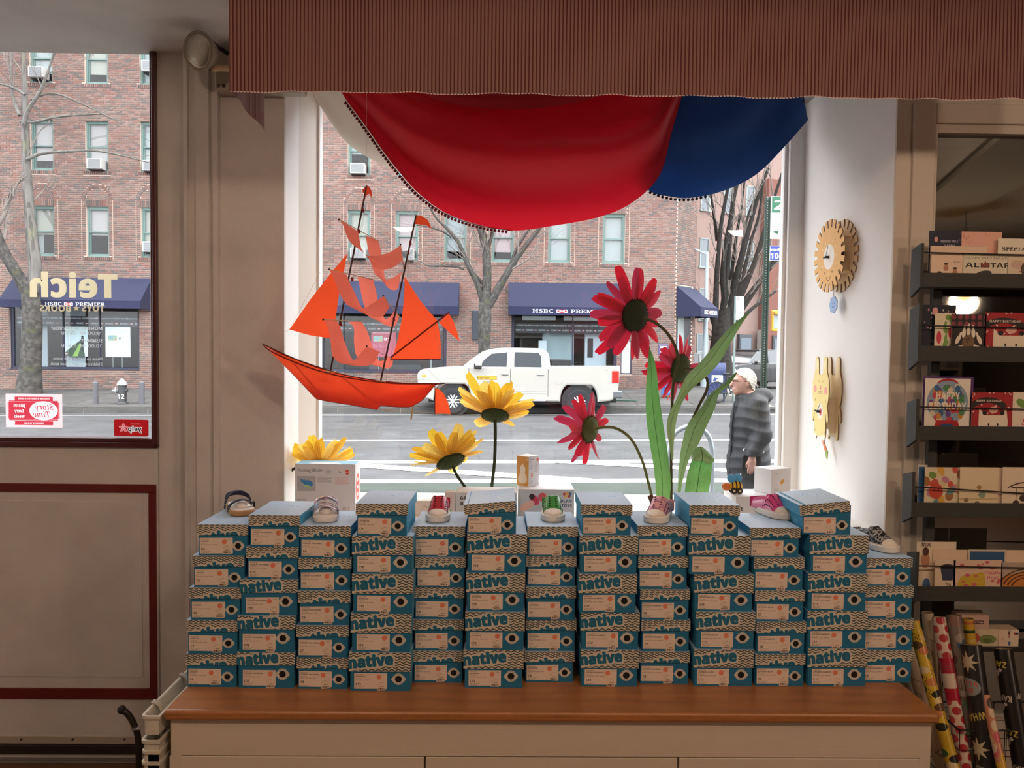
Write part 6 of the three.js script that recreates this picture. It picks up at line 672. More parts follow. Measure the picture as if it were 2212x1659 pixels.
  const m4 = new THREE.Matrix4(), q = new THREE.Quaternion(), col = new THREE.Color();
  const tint = (x, y) => { const c = pal[Math.floor(hash(x * 977, y * 977) * pal.length)], big = fbm(x * 0.35 + 40, y * 0.35 + 40, 3), k = 0.85 + 0.5 * (big - 0.4); return col.setRGB(c[0] * k * (0.9 + 0.3 * vnoise(x * 0.2 + 9, y * 0.3 + 9)), c[1] * k, c[2] * k); };
  rest.forEach(([x, y, w, h, z, r, rot], i) => { q.setFromAxisAngle(V3(0, 0, 1), rot || 0); m4.compose(V3(x, y, -0.008 + z + 0.003 * hash(y * 91, x * 57)), q, V3(w, h, 1)); im.setMatrixAt(i, m4); im.setColorAt(i, tint(x, y)); });
  corner.forEach(([u, y, w], i) => { q.setFromAxisAngle(V3(0, 1, 0), ang); const p = V3(u, y, -0.008).applyQuaternion(q); m4.compose(V3(xC + p.x, p.y, p.z), q, V3(w, BH, 1)); im.setMatrixAt(rest.length + i, m4); im.setColorAt(rest.length + i, tint(u + 60, y)); });
  brickHome.add(im);
  // thin raised ribs beside the arched windows
  winX.forEach((x) => { for (const s of [-1, 1]) part(brickHome, 'rib', boxAt(x + s * 0.545 - 0.012, x + s * 0.545 + 0.012, rowBot[2] - 0.1, rowBot[2] + winH + 0.22, 0.014, -0.02), std(0xa78e80, 0.9)); });
  // sash windows
  const green = std(0x667c77, 0.6), shadeCols = [0xa89c99, 0x9fa09d, 0xa89190, 0x8f9392, 0xa09a8e].map((c) => std(c, 0.8)), paneM = phys(0xe9f0f2, 0.0, { transmission: 1, thickness: 0, ior: 1.45, side: THREE.DoubleSide });
  const wf = merge([boxAt(-0.4, -0.34, 0, winH, 0, -0.1), boxAt(0.34, 0.4, 0, winH, 0, -0.1), boxAt(-0.34, 0.34, winH - 0.1, winH, 0, -0.1), boxAt(-0.34, 0.34, 0, 0.07, 0, -0.1)]);
  const sashG = merge([boxAt(-0.34, -0.295, 0, 0.83, 0.0, -0.035), boxAt(0.295, 0.34, 0, 0.83, 0.0, -0.035), boxAt(-0.295, 0.295, 0, 0.05, 0, -0.035), boxAt(-0.295, 0.295, 0.79, 0.83, 0, -0.035)]), paneG = new THREE.PlaneGeometry(0.6, 0.76).translate(0, 0.42, -0.02);
  winX.forEach((x, i) => rowBot.forEach((y, r) => {
    const w = part(brickHome, 'sash_window', wf, green, [x, y, -0.09]);
    for (const k of [0, 1]) { part(w, 'sash', sashG, green, [0, 0.07 + k * 0.79, -0.03 - (k ? 0 : 0.035)]); part(w, 'pane', paneG, paneM, [0, 0.07 + k * 0.79, -0.03 - (k ? 0 : 0.035)]); }
    const c = shadeCols[Math.floor(hash(i * 3, r * 5) * 5)], len = [1.6, 0.9, 1.6, 1.3][Math.floor(hash(i, r + 8) * 4)];
    part(w, 'blind', boxAt(-0.34, 0.34, 1.68 - len, 1.68, -0.112, -0.116), c); if (hash(i + 5, r) > 0.6) part(w, 'curtain', surf(12, 1, (u, v) => V3(-0.33 + 0.2 * u, 0.1 + 1.5 * v, -0.19 + 0.015 * Math.sin(u * 30)), 0.003), shadeCols[1]);
  }));
  // shop windows of the bank
  const navy = std(0x23263c, 0.5), floorM = std(0x8f8c86, 0.5), wallM = std(0x9da3a5, 0.8), shopGlass = phys(0xf4fbff, 0.01, { transmission: 1, thickness: 0, ior: 1.5, side: THREE.DoubleSide });
  const hsbc = (c, x, y, s) => { c.save(); c.translate(x, y); c.scale(s, s); c.fillStyle = '#fff'; c.fillRect(-1, -0.5, 2, 1); c.fillStyle = '#c33'; for (const [a, b, e] of [[[-1, 0], [-0.5, -0.5], [-0.5, 0.5]], [[1, 0], [0.5, -0.5], [0.5, 0.5]], [[-0.5, -0.5], [0.5, -0.5], [0, 0]], [[-0.5, 0.5], [0.5, 0.5], [0, 0]]]) { c.beginPath(); c.moveTo(...a); c.lineTo(...b); c.lineTo(...e); c.fill(); } c.restore(); };
  M.hsbc = hsbc;
  const stripTex = canvasTex(1024, 128, (c, w, h) => { c.fillStyle = '#2c2e31'; c.fillRect(0, 0, w, h); c.fillStyle = '#d7d8d8'; c.font = '25px serif'; for (let i = 0; i < 6; i++) c.fillText('Welcome to HSBC Bank', 6 + i * 262 - 130, 36); for (let i = 0; i < 9; i++) { c.fillStyle = '#d7d8d8'; c.font = '28px serif'; c.fillText('HSBC', 10 + i * 126 - 20, 100); hsbc(c, 10 + i * 126 + 76, 91, 11); } });
  M.strip = std(0xffffff, 0.7, { map: stripTex });
  shops.forEach(([a, b, c, d], i) => {
    const f = part(brickHome, 'shop_window', merge([boxAt(a, a + 0.1, c, d, -0.1, -0.2), boxAt(b - 0.1, b, c, d, -0.1, -0.2), boxAt(a, b, c, c + 0.08, -0.08, -0.2), boxAt(a, b, d - 0.1, d, -0.1, -0.2), boxAt(a, b, c - 0.02, c + 0.005, 0.03, -0.1)]), navy);
    for (const t of i === 0 ? [0.4, 0.68] : i === 1 ? [0.18, 0.97] : [0.58, 0.98]) part(f, 'mullion', boxAt(a + (b - a) * t - 0.02, a + (b - a) * t + 0.02, c + 0.08, d - 0.1, -0.11, -0.19), navy);
    part(f, 'pane', new THREE.PlaneGeometry(b - a - 0.2, d - c - 0.18).translate((a + b) / 2, (c + d) / 2, -0.15), shopGlass);
    part(f, 'banner_strip', new THREE.PlaneGeometry(b - a - 0.3, 0.36).translate((a + b) / 2, d - 0.66, -0.22), M.strip);
    part(f, 'bank_floor', boxAt(a - 0.5, b + 0.5, c - 0.1, c, -0.25, -3.2), floorM); part(f, 'bank_wall', boxAt(a - 0.5, b + 0.5, d, d + 0.05, -0.25, -3.2), wallM);
    if (i === 0) { part(f, 'bank_wall', boxAt(a + 0.12, a + 1.05, c, d, -0.5, -0.55), std(0x8f979b, 0.8)); part(f, 'bank_wall', boxAt(a + 1.72, a + 2.4, c, d, -0.5, -0.55), std(0xa9b2b4, 0.8)); }
    if (i === 1) { part(f, 'lamp_shade', lathe([[0.28, 0], [0.17, 0.3]], 24), std(0xb9bcbb, 0.8, { side: THREE.DoubleSide }), [b - 0.62, c + 0.85, -0.75]); part(f, 'lamp_pole', boxAt(b - 0.64, b - 0.6, c, c + 0.9, -0.73, -0.77), std(0xa9acab, 0.5)); part(f, 'counter', boxAt(a + 1.6, b - 1.0, c, c + 0.25, -0.8, -1.2), M.dark); }
    if (i === 2) { part(f, 'bank_wall', boxAt(a + 1.15, a + 2.3, c, d - 0.5, -0.6, -0.65), std(0x8d9b9c, 0.8)); part(f, 'cash_machine', rboxAt(a + 2.7, a + 3.5, c + 0.3, d - 0.7, -0.6, -0.9, 0.04), std(0xaeb6ba, 0.5)); part(f, 'cash_machine', rboxAt(a + 1.0, a + 1.3, c + 0.2, d - 1.1, -0.45, -0.7, 0.03), std(0xc2c8ca, 0.5)); part(f, 'screen', boxAt(a + 2.8, a + 3.0, c + 0.9, c + 1.6, -0.585, -0.6), M.dark); part(f, 'light_panel', boxAt(a + 0.4, a + 1.6, d - 0.36, d - 0.22, -0.3, -0.5), std(0xd5d8d6, 0.6)); part(f, 'light_panel', boxAt(a + 1.9, b - 0.3, d - 0.36, d - 0.22, -0.3, -0.5), std(0xd5d8d6, 0.6)); }
  });
  const [na, nb, nc, nd] = notch; const nw = part(brickHome, 'notice_window', merge([boxAt(na, na + 0.03, nc, nd, -0.03, -0.15), boxAt(nb - 0.03, nb, nc, nd, -0.03, -0.15), boxAt(na, nb, nc, nc + 0.04, -0.03, -0.15)]), navy); part(nw, 'notice', boxAt(na + 0.04, nb - 0.04, nc + 0.05, nd, -0.1, -0.12), std(0xc6c8c6, 0.7)); for (const s of [0, 1]) part(nw, 'notice_sheet', boxAt(na + 0.07 + s * 0.14, na + 0.18 + s * 0.14, nc + 0.09, nc + 0.25, -0.09, -0.1), M.paint);
  part(brickHome, 'night_deposit_panel', rboxAt(bX(1021), bX(1046), bY(734, 1030), bY(671, 1030), 0.06, -0.02, 0.02), std(0x2e3540, 0.5));
  part(brickHome, 'wall_plaque', rboxAt(bX(1425), bX(1446), bY(766, 1435), bY(744, 1435), 0.03, -0.01, 0.008), std(0x544a70, 0.6)); for (const k of [0, 1]) part(brickHome, 'plaque_line', boxAt(bX(1429), bX(1443), bY(752 + k * 9, 1435), bY(748 + k * 9, 1435), 0.034, 0.02), M.paint);
  // corner door under the corner awning
  const dr = part(brickHome, 'corner_door', boxAt(0.14, cLen - 0.32, baseY(xC), bY(622, 1459) + 0.1, 0.012, -0.12).rotateY(ang).translate(xC, 0, 0), std(0x1f2226, 0.4)); part(dr, 'pane', boxAt(0.2, 0.62, baseY(xC) + 0.3, bY(640, 1459), 0.02, -0.03).rotateY(ang).translate(xC, 0, 0), std(0x8b9797, 0.15));
  // green downpipe at the left of the display window
  part(brickHome, 'downpipe', rod(V3(bX(688), -0.1, 0.08), V3(bX(688), 7.2, 0.08), 0.06), std(0x5f7f7a, 0.6));
}
// posters and air conditioners
const posterTex = canvasTex(1024, 512, (c) => {
  c.fillStyle = '#dfe9ee'; c.fillRect(0, 0, 340, 512); const g = c.createLinearGradient(0, 0, 0, 512); g.addColorStop(0, '#b9c8c4'); g.addColorStop(1, '#d5dde0'); c.fillStyle = g; c.fillRect(340, 0, 340, 512); c.fillStyle = '#a3354c'; c.fillRect(680, 0, 344, 512);
  const card = (x, fg, bg) => { c.fillStyle = fg; c.font = '25px sans-serif'; ['Say goodbye to', 'high-interest charges and', 'hello to a fresh start.'].forEach((s, i) => c.fillText(s, x + 24, 52 + i * 32)); c.fillStyle = '#8aa48a'; c.fillRect(x + 34, 158, 126, 92); c.fillStyle = '#6f9aa8'; c.fillRect(x + 50, 176, 50, 40); c.fillStyle = '#b98a5a'; c.fillRect(x + 112, 216, 40, 26); c.fillStyle = fg; c.font = 'bold 72px serif'; c.fillText('0', x + 178, 236); c.font = '26px sans-serif'; c.fillText('%', x + 222, 206); c.font = 'bold 18px sans-serif'; ['0%', 'No', 'Pay'].forEach((s, i) => { c.fillText(s, x + 34 + i * 86, 318); c.font = '12px sans-serif'; c.fillText('intro rate', x + 34 + i * 86, 340); c.font = 'bold 18px sans-serif'; }); c.font = '15px sans-serif'; c.fillText('Apply today', x + 34, 474); };
  card(0, '#5a666c'); card(680, '#f1dfe2'); c.fillStyle = '#7b8985'; c.font = '44px serif'; c.fillText('SUCCESS', 372, 54); c.font = '22px sans-serif'; ['Together we', 'make it happen'].forEach((s, i) => c.fillText(s, 372, 100 + i * 30));
  c.fillStyle = '#4c5a48'; c.beginPath(); c.moveTo(340, 480); c.lineTo(480, 330); c.lineTo(590, 230); c.lineTo(640, 470); c.lineTo(640, 512); c.lineTo(340, 512); c.fill(); c.fillStyle = '#8fae5e'; c.beginPath(); c.moveTo(470, 512); c.lineTo(570, 290); c.lineTo(600, 300); c.lineTo(540, 512); c.fill(); c.fillStyle = '#2d3334'; c.fillRect(590, 200, 38, 120); c.beginPath(); c.arc(609, 180, 18, 0, 7); c.fill(); c.fillRect(592, 310, 14, 110); c.fillRect(612, 310, 14, 110); M.hsbc(c, 390, 470, 14);
});
M.poster = std(0xffffff, 0.6, { map: posterTex });
const poster = (px0, py0, px1, py1, k, label, z = dF + 0.28) => { const a = P(px0, py0, z), b = P(px1, py1, z), g = new THREE.BoxGeometry(b.x - a.x, a.y - b.y, 0.03); uvCrop(g, 4, k / 3 + 0.002, (k + 1) / 3 - 0.004, 0, 1); return solo('bank_poster', label, 'poster', g, M.poster, a.clone().add(b).multiplyScalar(0.5)); };
poster(228, 703, 282, 771.5, 0, 'pale blue poster with a big zero in the left bank window'); poster(136, 704, 190, 770, 1, 'grey green poster with a walking figure in the left bank window'); poster(802, 705, 855, 772, 2, 'dark red poster with a big zero behind the red sailing kite', dF + 0.28);
for (const [px, label] of [[244, 'white thin metal stand under the pale blue bank poster'], [818, 'white thin metal stand under the dark red bank poster']]) { const a = P(px, 772, dF + 0.3), t = thing('poster_stand', label, 'stand', [a.x, shops[0][2], -dF - 0.3]); for (const s of [0, 0.33]) part(t, 'leg', new THREE.CylinderGeometry(0.012, 0.012, a.y - shops[0][2], 8).translate(s, (a.y - shops[0][2]) / 2, 0), M.steel); }
{ const acB = rbox(0.52, 0.36, 0.4, 0.02), grille = [];
  for (let i = 0; i < 9; i++) grille.push(boxAt(-0.2, 0.2, -0.135 + i * 0.032, -0.12 + i * 0.032, 0.2, 0.207));
  const grl = merge(grille), gM = std(0x5d6062, 0.6), wM = std(0xb4b4b2, 0.55);
  [[86, 160, 'white window air conditioner behind branches in the top left window'], [211, 357, 'white air conditioner in the middle left second storey window'], [328, 147, 'white air conditioner at the top right of the door glass'], [330, 361, 'white air conditioner beside the red frame, second storey'], [330, 535, 'white air conditioner beside the red frame, lowest of three'], [775, 367, 'grey fronted air conditioner under the white draped cloth'], [775, 548, 'white air conditioner behind the upper kite sails'], [888, 551, 'white narrow air conditioner between the kite masts']].forEach(([px, py, label], i) => {
    const p = P(px, py, dF), t = thing('air_conditioner', label, 'air conditioner', [p.x, p.y, -dF + 0.06], 'window air conditioners of the brick building');
    part(t, 'casing', acB, wM); part(t, 'grille_back', boxAt(-0.21, 0.21, -0.15, 0.15, 0.19, 0.2015), gM); part(t, 'grille', grl, std(0x9a9c9d, 0.5)); part(t, 'bracket', boxAt(-0.24, 0.24, -0.21, -0.18, 0.1, -0.2), M.dark); if (i === 7) t.scale.set(0.45, 1.1, 1);
  }); }
// awnings: slanted cloth, front valance with print, closed sides
const awnTex = canvasTex(1024, 96, (c, w, h) => { c.fillStyle = '#1c2040'; c.fillRect(0, 0, w, h); c.fillStyle = '#f4f4f6'; c.font = '58px serif'; c.textAlign = 'right'; c.fillText('HSBC', 452, 68); c.textAlign = 'left'; c.fillText('PREMIER', 572, 68); M.hsbc(c, 512, 48, 38); });
const awnM = std(0x1f233e, 0.85, { bumpMap: weaveBump, bumpScale: 0.0008 }), awnF = std(0xffffff, 0.85, { map: awnTex });
const awning = (w, top, mid, bot, out, label, at, rot, uCrop) => { // heights are relative to the thing's base
  const t = thing('awning', label, 'awning', at, null, rot);
  part(t, 'awning_roof', surf(10, 6, (u, v) => V3(-w / 2 + w * u, top + (mid - top) * v, out * v), 0.008), awnM);
  const s = poly([[0, top], [out, mid], [out, bot], [0, bot]]); for (const k of [-1, 1]) part(t, 'awning_side', extr(s, 0.006).rotateY(-Math.PI / 2).translate(k * w / 2 + (k > 0 ? 0 : 0.006), 0, 0), awnM);
  const f = new THREE.BoxGeometry(w, mid - bot, 0.012); uvCrop(f, 4, uCrop[0], uCrop[1], 0, 1); part(t, 'awning_valance', f.translate(0, (mid + bot) / 2, out - 0.004), [awnM, awnM, awnM, awnM, awnF, awnM]);
  part(t, 'awning_rod', rod(V3(-w / 2 + 0.02, bot + 0.01, out - 0.02), V3(w / 2 - 0.02, bot + 0.01, out - 0.02), 0.012), M.steel); return t; };
{ const out = 0.85, A = (x0, x1, t, m, b, px, label, crop) => { const a = P(x0, b, dF - out), c = P(x1, b, dF - out), by = P(px, b, dF - out).y, my = P(px, m, dF - out).y, ty = P(px, t, dF).y; return awning(c.x - a.x, ty - by, my - by, 0, out, label, [(a.x + c.x) / 2, by, -dF + 0.02], 0, crop); };
  A(-2, 304, 600, 649, 665, 150, 'navy blue bank awning seen through the door glass', [-0.1, 1.12]);
  A(686, 989, 609, 661, 678, 850, 'navy blue bank awning behind the red sailing kite', [0.98, 1]);
  A(1098, 1345, 612, 664, 681, 1230, 'navy blue bank awning behind the large red flower', [0.13, 0.92]);
  const yb = P(1480, 684, dF - 0.2).y; awning(1.28, P(1470, 619, dF).y - yb, 0.32, 0, 0.95, 'small navy awning over the chamfered corner entrance', [xC + 0.52, yb, -dF - 0.5], Math.atan2(1.05, 1.0), [0.15, 0.85]); }
// ---------- trees ----------
const barkTex = dataTex(256, 512, (u, v) => { const n = fbm(u * 12, v * 20, 4, 0), c = Math.pow(Math.abs(fbm(u * 9 + 5, v * 4, 4) - 0.5) * 2, 0.7), k = 58 + 60 * n - 30 * (1 - c), moss = Math.max(0, fbm(u * 5 + 9, v * 8, 3) - 0.52) * 3 * Math.max(0, 1 - Math.abs(u - 0.72) * 9); return [k * 1.0 + 22 * moss, k * 0.97 + 28 * moss, k * 0.92 - 6 * moss]; });
const barkPale = dataTex(256, 512, (u, v) => { const n = fbm(u * 10, v * 16, 4, 0), d = fbm(u * 7 + 3, v * 11, 4) > 0.56 - 0.1 * (1 - v) ? 0.5 : 1, k = (88 + 40 * n) * (0.55 + 0.45 * d), moss = Math.max(0, fbm(u * 5 + 9, v * 8, 3) - 0.45) * 3 * Math.max(0, 1 - Math.abs(u - 0.7) * 8); return [k + 10 * moss, k * 0.97 + 13 * moss, k * 0.93 - 6 * moss]; });
M.bark = std(0xffffff, 0.9, { map: barkTex, bumpMap: barkTex, bumpScale: 0.03 }); M.barkPale = std(0xffffff, 0.9, { map: rep(barkPale, 1, 1), bumpMap: barkPale, bumpScale: 0.02 }); M.twig = std(0x7c746e, 0.9);
const twigs = (out, p, dir, len, r, depth, spread = 0.6) => {
  const q = p.clone().addScaledVector(dir, len), mid = p.clone().add(q).multiplyScalar(0.5).add(V3(rr(-1, 1), rr(-0.4, 1), rr(-1, 1)).multiplyScalar(len * 0.07));
  out.push(taper([p, mid, q], [r, r * 0.8, r * 0.5], 4, depth > 1 ? 5 : 4)); if (depth <= 0) return;
  const n = 2 + Math.floor(rnd() * 2);
  for (let i = 0; i < n; i++) { const t = i === 0 ? 1 : rr(0.35, 0.95), s = p.clone().lerp(q, t), d = dir.clone().add(V3(rr(-1, 1), rr(-0.35, 1), rr(-1, 1)).multiplyScalar(spread)).normalize(); twigs(out, s, d, len * rr(0.5, 0.8), r * 0.55, depth - 1, spread); }
};
const tree = (label, d, limbs, mat, twigDepth, seedAt, extra = [], dark = 0) => { // limbs: [[pixel points], [radii in px]]; the first limb is the trunk
  seed = seedAt; const b0 = P(limbs[0][0][0][0], limbs[0][0][0][1], d), base = V3(b0.x, gY(b0.x, -d), -d), t = thing('street_tree', label, 'tree', base);
  const tw = [];
  limbs.forEach(([pts, rad], i) => { const z = i ? (hash(i, seedAt) - 0.5) * 1.6 : 0; const w = pts.map(([x, y], k) => { const q = P(x, y, d).sub(base); q.z += z * k / (pts.length - 1); if (!i && !k) q.y = -0.05; return q; });
    const g = taper(w, rad.map((r) => r * d / F), 10 + pts.length * 3, i ? 8 : 14); uvScale(g, 3, 1); const m = part(t, i ? 'limb' : 'trunk', g, i < dark ? M.bark : mat);
    const c = new THREE.CatmullRomCurve3(w), rEnd = rad[rad.length - 1] * d / F;
    if (i || extra.includes('top')) for (let k = 0; k < 5; k++) { const s = 0.35 + 0.65 * k / 4, p = c.getPointAt(s), tan = c.getTangentAt(s), dir = tan.clone().add(V3(rr(-1, 1), rr(-0.2, 0.8), rr(-1, 1)).multiplyScalar(k === 4 ? 0.3 : 0.9)).normalize(); twigs(tw, p, dir, rr(0.5, 1.1), Math.max(0.008, rEnd * 0.6), twigDepth); } });
  stuffPart(part(t, 'twigs', merge(tw), M.twig)); return t; };
tree('bare pale barked tree with two stems seen through the door glass', 26.2, [
  [[[62, 850], [66, 790], [70, 700], [66, 640], [60, 610]], [27, 21, 19, 19, 16]],
  [[[62, 640], [48, 600], [22, 545], [2, 480], [-14, 430]], [13, 12, 11, 10, 9]],
  [[[66, 640], [74, 590], [66, 520], [56, 430], [48, 330], [44, 240], [40, 150], [36, 60]], [14, 13, 11, 9.5, 8, 6.5, 5, 3.5]],
  [[[50, 270], [62, 240], [92, 195], [118, 130], [128, 112]], [5, 4, 3.4, 2.4, 2]],
  [[[44, 262], [70, 262], [110, 250], [160, 243], [235, 238]], [3.5, 3, 2.6, 2, 1]],
  [[[58, 345], [80, 332], [130, 325], [200, 322], [250, 330], [310, 345]], [4, 3.4, 2.6, 2.2, 1.8, 1]],
  [[[66, 215], [110, 200], [180, 225], [260, 265]], [2.2, 2, 1.6, 0.8]],
  [[[42, 250], [24, 200], [18, 140], [16, 90]], [4, 3, 2.5, 2]],
  [[[54, 205], [30, 190], [-10, 178]], [3, 2.4, 1.5]],
], M.barkPale, 3, 11, [], 2);
tree('bare dark tree behind the white pickup, forking below the red cloth', 25.0, [
  [[[1047, 845], [1046, 760], [1047, 690], [1048, 655], [1049, 630]], [15, 13, 13, 15, 12]],
  [[[1049, 650], [1052, 600], [1050, 545], [1040, 500], [1030, 470], [1026, 420]], [11, 9.5, 9, 8, 7, 6]],
  [[[1043, 650], [1030, 610], [1012, 575], [990, 525], [970, 500], [945, 475], [930, 450]], [7, 6.4, 5.4, 4.6, 3.6, 2.6, 2]],
  [[[1054, 662], [1070, 635], [1090, 600], [1115, 560], [1145, 520], [1168, 490], [1190, 455]], [10, 8.6, 7.4, 6, 5, 4.4, 3.6]],
  [[[1100, 580], [1115, 540], [1130, 515], [1146, 492]], [4, 3.4, 3, 2.4]],
  [[[1052, 540], [1062, 510], [1068, 480]], [5, 4, 3.4]],
  [[[1002, 582], [985, 575], [955, 573], [918, 570], [905, 560]], [2.4, 2.2, 2, 1.6, 0.8]],
  [[[975, 512], [955, 500], [925, 490], [900, 487]], [2, 1.8, 1.4, 0.8]],
  [[[1046, 615], [1020, 585], [1008, 560]], [4, 3, 2]],
], M.bark, 2, 23);
tree('large dark many-stemmed bare tree at the side street corner', 31.5, [
  [[[1560, 800], [1556, 760], [1558, 720], [1563, 690], [1568, 665]], [29, 25, 22, 18, 12]],
  [[[1545, 740], [1544, 680], [1545, 600], [1548, 530], [1552, 480], [1560, 430], [1568, 380]], [8, 7, 6, 5, 4.4, 3.6, 3]],
  [[[1549, 520], [1543, 490], [1533, 440], [1526, 410]], [4, 3.4, 2.6, 2]],
  [[[1558, 700], [1566, 640], [1572, 580], [1578, 510], [1585, 440], [1600, 370]], [8, 7, 5.6, 4.6, 3.8, 3]],
  [[[1566, 700], [1582, 640], [1596, 570], [1612, 500], [1630, 430], [1650, 370]], [8.5, 7.4, 6, 5, 4, 3]],
  [[[1570, 705], [1594, 650], [1618, 590], [1640, 520], [1662, 440], [1680, 380]], [8, 6.6, 5.4, 4.4, 3.6, 3]],
  [[[1572, 712], [1604, 665], [1636, 615], [1668, 560], [1700, 500]], [7, 5.6, 4.6, 3.6, 2.6]],
  [[[1548, 720], [1536, 680], [1522, 645], [1502, 612], [1495, 600]], [4.4, 3.4, 2.6, 2.2, 2]],
  [[[1600, 690], [1630, 665], [1660, 645], [1690, 625]], [5, 4, 3, 2.4]],
  [[[1570, 700], [1590, 640], [1606, 580], [1618, 520], [1632, 470], [1640, 400]], [6, 5, 4.2, 3.4, 2.8, 2.2]],
  [[[1568, 690], [1580, 620], [1588, 560], [1600, 490], [1612, 430], [1620, 380]], [6, 5, 4, 3.4, 2.8, 2.2]],
  [[[1574, 700], [1612, 640], [1650, 590], [1690, 545]], [6, 5, 4, 3]],
  [[[1572, 690], [1600, 625], [1626, 565], [1650, 500], [1676, 430]], [6, 5, 4, 3.2, 2.4]],
  [[[1570, 680], [1586, 610], [1606, 540], [1620, 470], [1644, 410]], [5, 4.4, 3.6, 3, 2.2]],
  [[[1566, 660], [1560, 590], [1566, 520], [1574, 470], [1580, 400]], [7, 6, 5, 4, 3]],
], std(0x9a9490, 0.9, { map: rep(barkTex, 2, 1), bumpMap: barkTex, bumpScale: 0.03 }), 3, 37, ['top']);

// ---------- pickup truck (faces left) ----------
{ const d = 22.05, s = d / F, xA = P(903, 830, d).x, xB = P(1343, 830, d).x, L = xB - xA, base = V3((xA + xB) / 2, flat((xA + xB) / 2), -d - 0.98);
  const t = thing('pickup_truck', 'white crew cab pickup truck parked across the street', 'truck', base);
  const sx = (p) => PX(p, d) - base.x, sy = (p, q = 1120) => PY(p, d, q) - base.y, wr = 0.395, wy = wr + 0.0, WX = [sx(978), sx(1252)];
  const white = phys(0xa3a19a, 0.22, { clearcoat: 1, clearcoatRoughness: 0.05 }), glassD = phys(0x1c2329, 0.02, { specularIntensity: 0.7 }), blk = std(0x17181a, 0.6), chr = M.chrome, hw = 0.98;
  const sh = new THREE.Shape(), y0 = 0.46, yb = sy(802), yHood = sy(797, 960);
  const arch = (cx, r) => { sh.lineTo(cx + r, y0); sh.quadraticCurveTo(cx + r * 0.98, wy + r * 0.72, cx + r * 0.62, wy + r * 0.93); sh.lineTo(cx - r * 0.62, wy + r * 0.93); sh.quadraticCurveTo(cx - r * 0.98, wy + r * 0.72, cx - r, y0); };
  sh.moveTo(sx(1332), 0.62); sh.lineTo(sx(1320), 0.5); arch(WX[1], 0.585); sh.lineTo(WX[0] + 0.585, y0); arch(WX[0], 0.585); sh.lineTo(sx(908), 0.6); sh.lineTo(sx(905), sy(815)); sh.quadraticCurveTo(sx(906), sy(803, 905), sx(916), sy(800.5, 905)); sh.quadraticCurveTo(sx(950), sy(796, 950), sx(1000), sy(794.5, 1000)); sh.lineTo(sx(1022), sy(796)); sh.lineTo(sx(1188), sy(796.5)); sh.lineTo(sx(1188), sy(793)); sh.lineTo(sx(1336), sy(791.5)); sh.lineTo(sx(1337), sy(800)); sh.lineTo(sx(1334), 0.9); sh.lineTo(sx(1332), 0.62);
  part(t, 'body_shell', extr(sh, 2 * hw - 0.1, 0.05, 10).translate(0, 0, -hw + 0.05), white);
  const cab = new THREE.Shape(); cab.moveTo(sx(1000), sy(796)); cab.quadraticCurveTo(sx(1030), sy(770), sx(1046), sy(761.5)); cab.quadraticCurveTo(sx(1066), sy(754.5), sx(1100), sy(754)); cab.lineTo(sx(1162), sy(754.5)); cab.quadraticCurveTo(sx(1180), sy(755.5), sx(1184), sy(768)); cab.lineTo(sx(1188), sy(800)); cab.lineTo(sx(1000), sy(800)); const yC0 = sy(798), tp = (g) => { const p = g.attributes.position; for (let i = 0; i < p.count; i++) p.setZ(i, p.getZ(i) * (1 - 0.2 * Math.max(0, p.getY(i) - yC0) / 0.62)); g.computeVertexNormals(); return g; };
  part(t, 'cab', tp(extr(cab, 2 * hw - 0.14, 0.04, 8).translate(0, 0, -hw + 0.07)), white);
  const wA = [[1036, 794], [1046, 778], [1062, 765], [1096, 761.5], [1094, 796], [1030, 796.5]], wB = [[1112, 761], [1164, 761.5], [1169, 770], [1170, 795], [1111, 796]], winSide = (pts, z) => tp(extr(poly(pts.map(([x, y]) => [sx(x), sy(y)])), 0.012, 0.004).translate(0, 0, z));
  for (const z of [hw - 0.028, -hw + 0.016]) for (const w of [wA, wB]) part(t, 'side_window', winSide(w, z), glassD);
  part(t, 'windscreen', tp(surf(6, 4, (u, v) => { const q = [[1008, 792], [1044, 761]], x = q[0][0] + (q[1][0] - q[0][0]) * v, y = q[0][1] + (q[1][1] - q[0][1]) * v - 4 * Math.sin(v * 3.14); return V3(sx(x) - 0.02, sy(y) + 0.012, (u - 0.5) * 1.78); }, 0.01)), glassD);
  part(t, 'bed_tool_box', rboxAt(sx(1192), sx(1236), sy(793), sy(776), -hw + 0.12, hw - 0.12, 0.03), blk); part(t, 'bed_liner', boxAt(sx(1190), sx(1328), sy(795), sy(790.6), -hw + 0.08, hw - 0.08), blk);
  const seam = (a, b, y1, y2) => part(t, 'door_seam', boxAt(sx(a) - 0.006, sx(b) + 0.006, y2, y1, hw - 0.004, hw + 0.001), blk);
  seam(1013, 1013, sy(797), 0.6); seam(1103, 1103, sy(797), 0.55); seam(1184.5, 1184.5, sy(797), 0.55);
  for (const y of [sy(845), sy(849)]) part(t, 'body_crease', rboxAt(sx(1030), sx(1180), y - 0.012, y + 0.012, hw - 0.01, hw + 0.008, 0.006), white);
  for (const x of [1091, 1168]) part(t, 'door_handle', rboxAt(sx(x - 8), sx(x + 8), sy(810), sy(807.5), hw - 0.01, hw + 0.03, 0.012), white), part(t, 'handle_recess', boxAt(sx(x - 7), sx(x + 7), sy(811), sy(810), hw - 0.01, hw + 0.003), blk);
  part(t, 'fuel_lid', new THREE.CylinderGeometry(0.105, 0.105, 0.008, 28).rotateX(Math.PI / 2), white, [sx(1207.5), sy(822), hw + 0.002]);
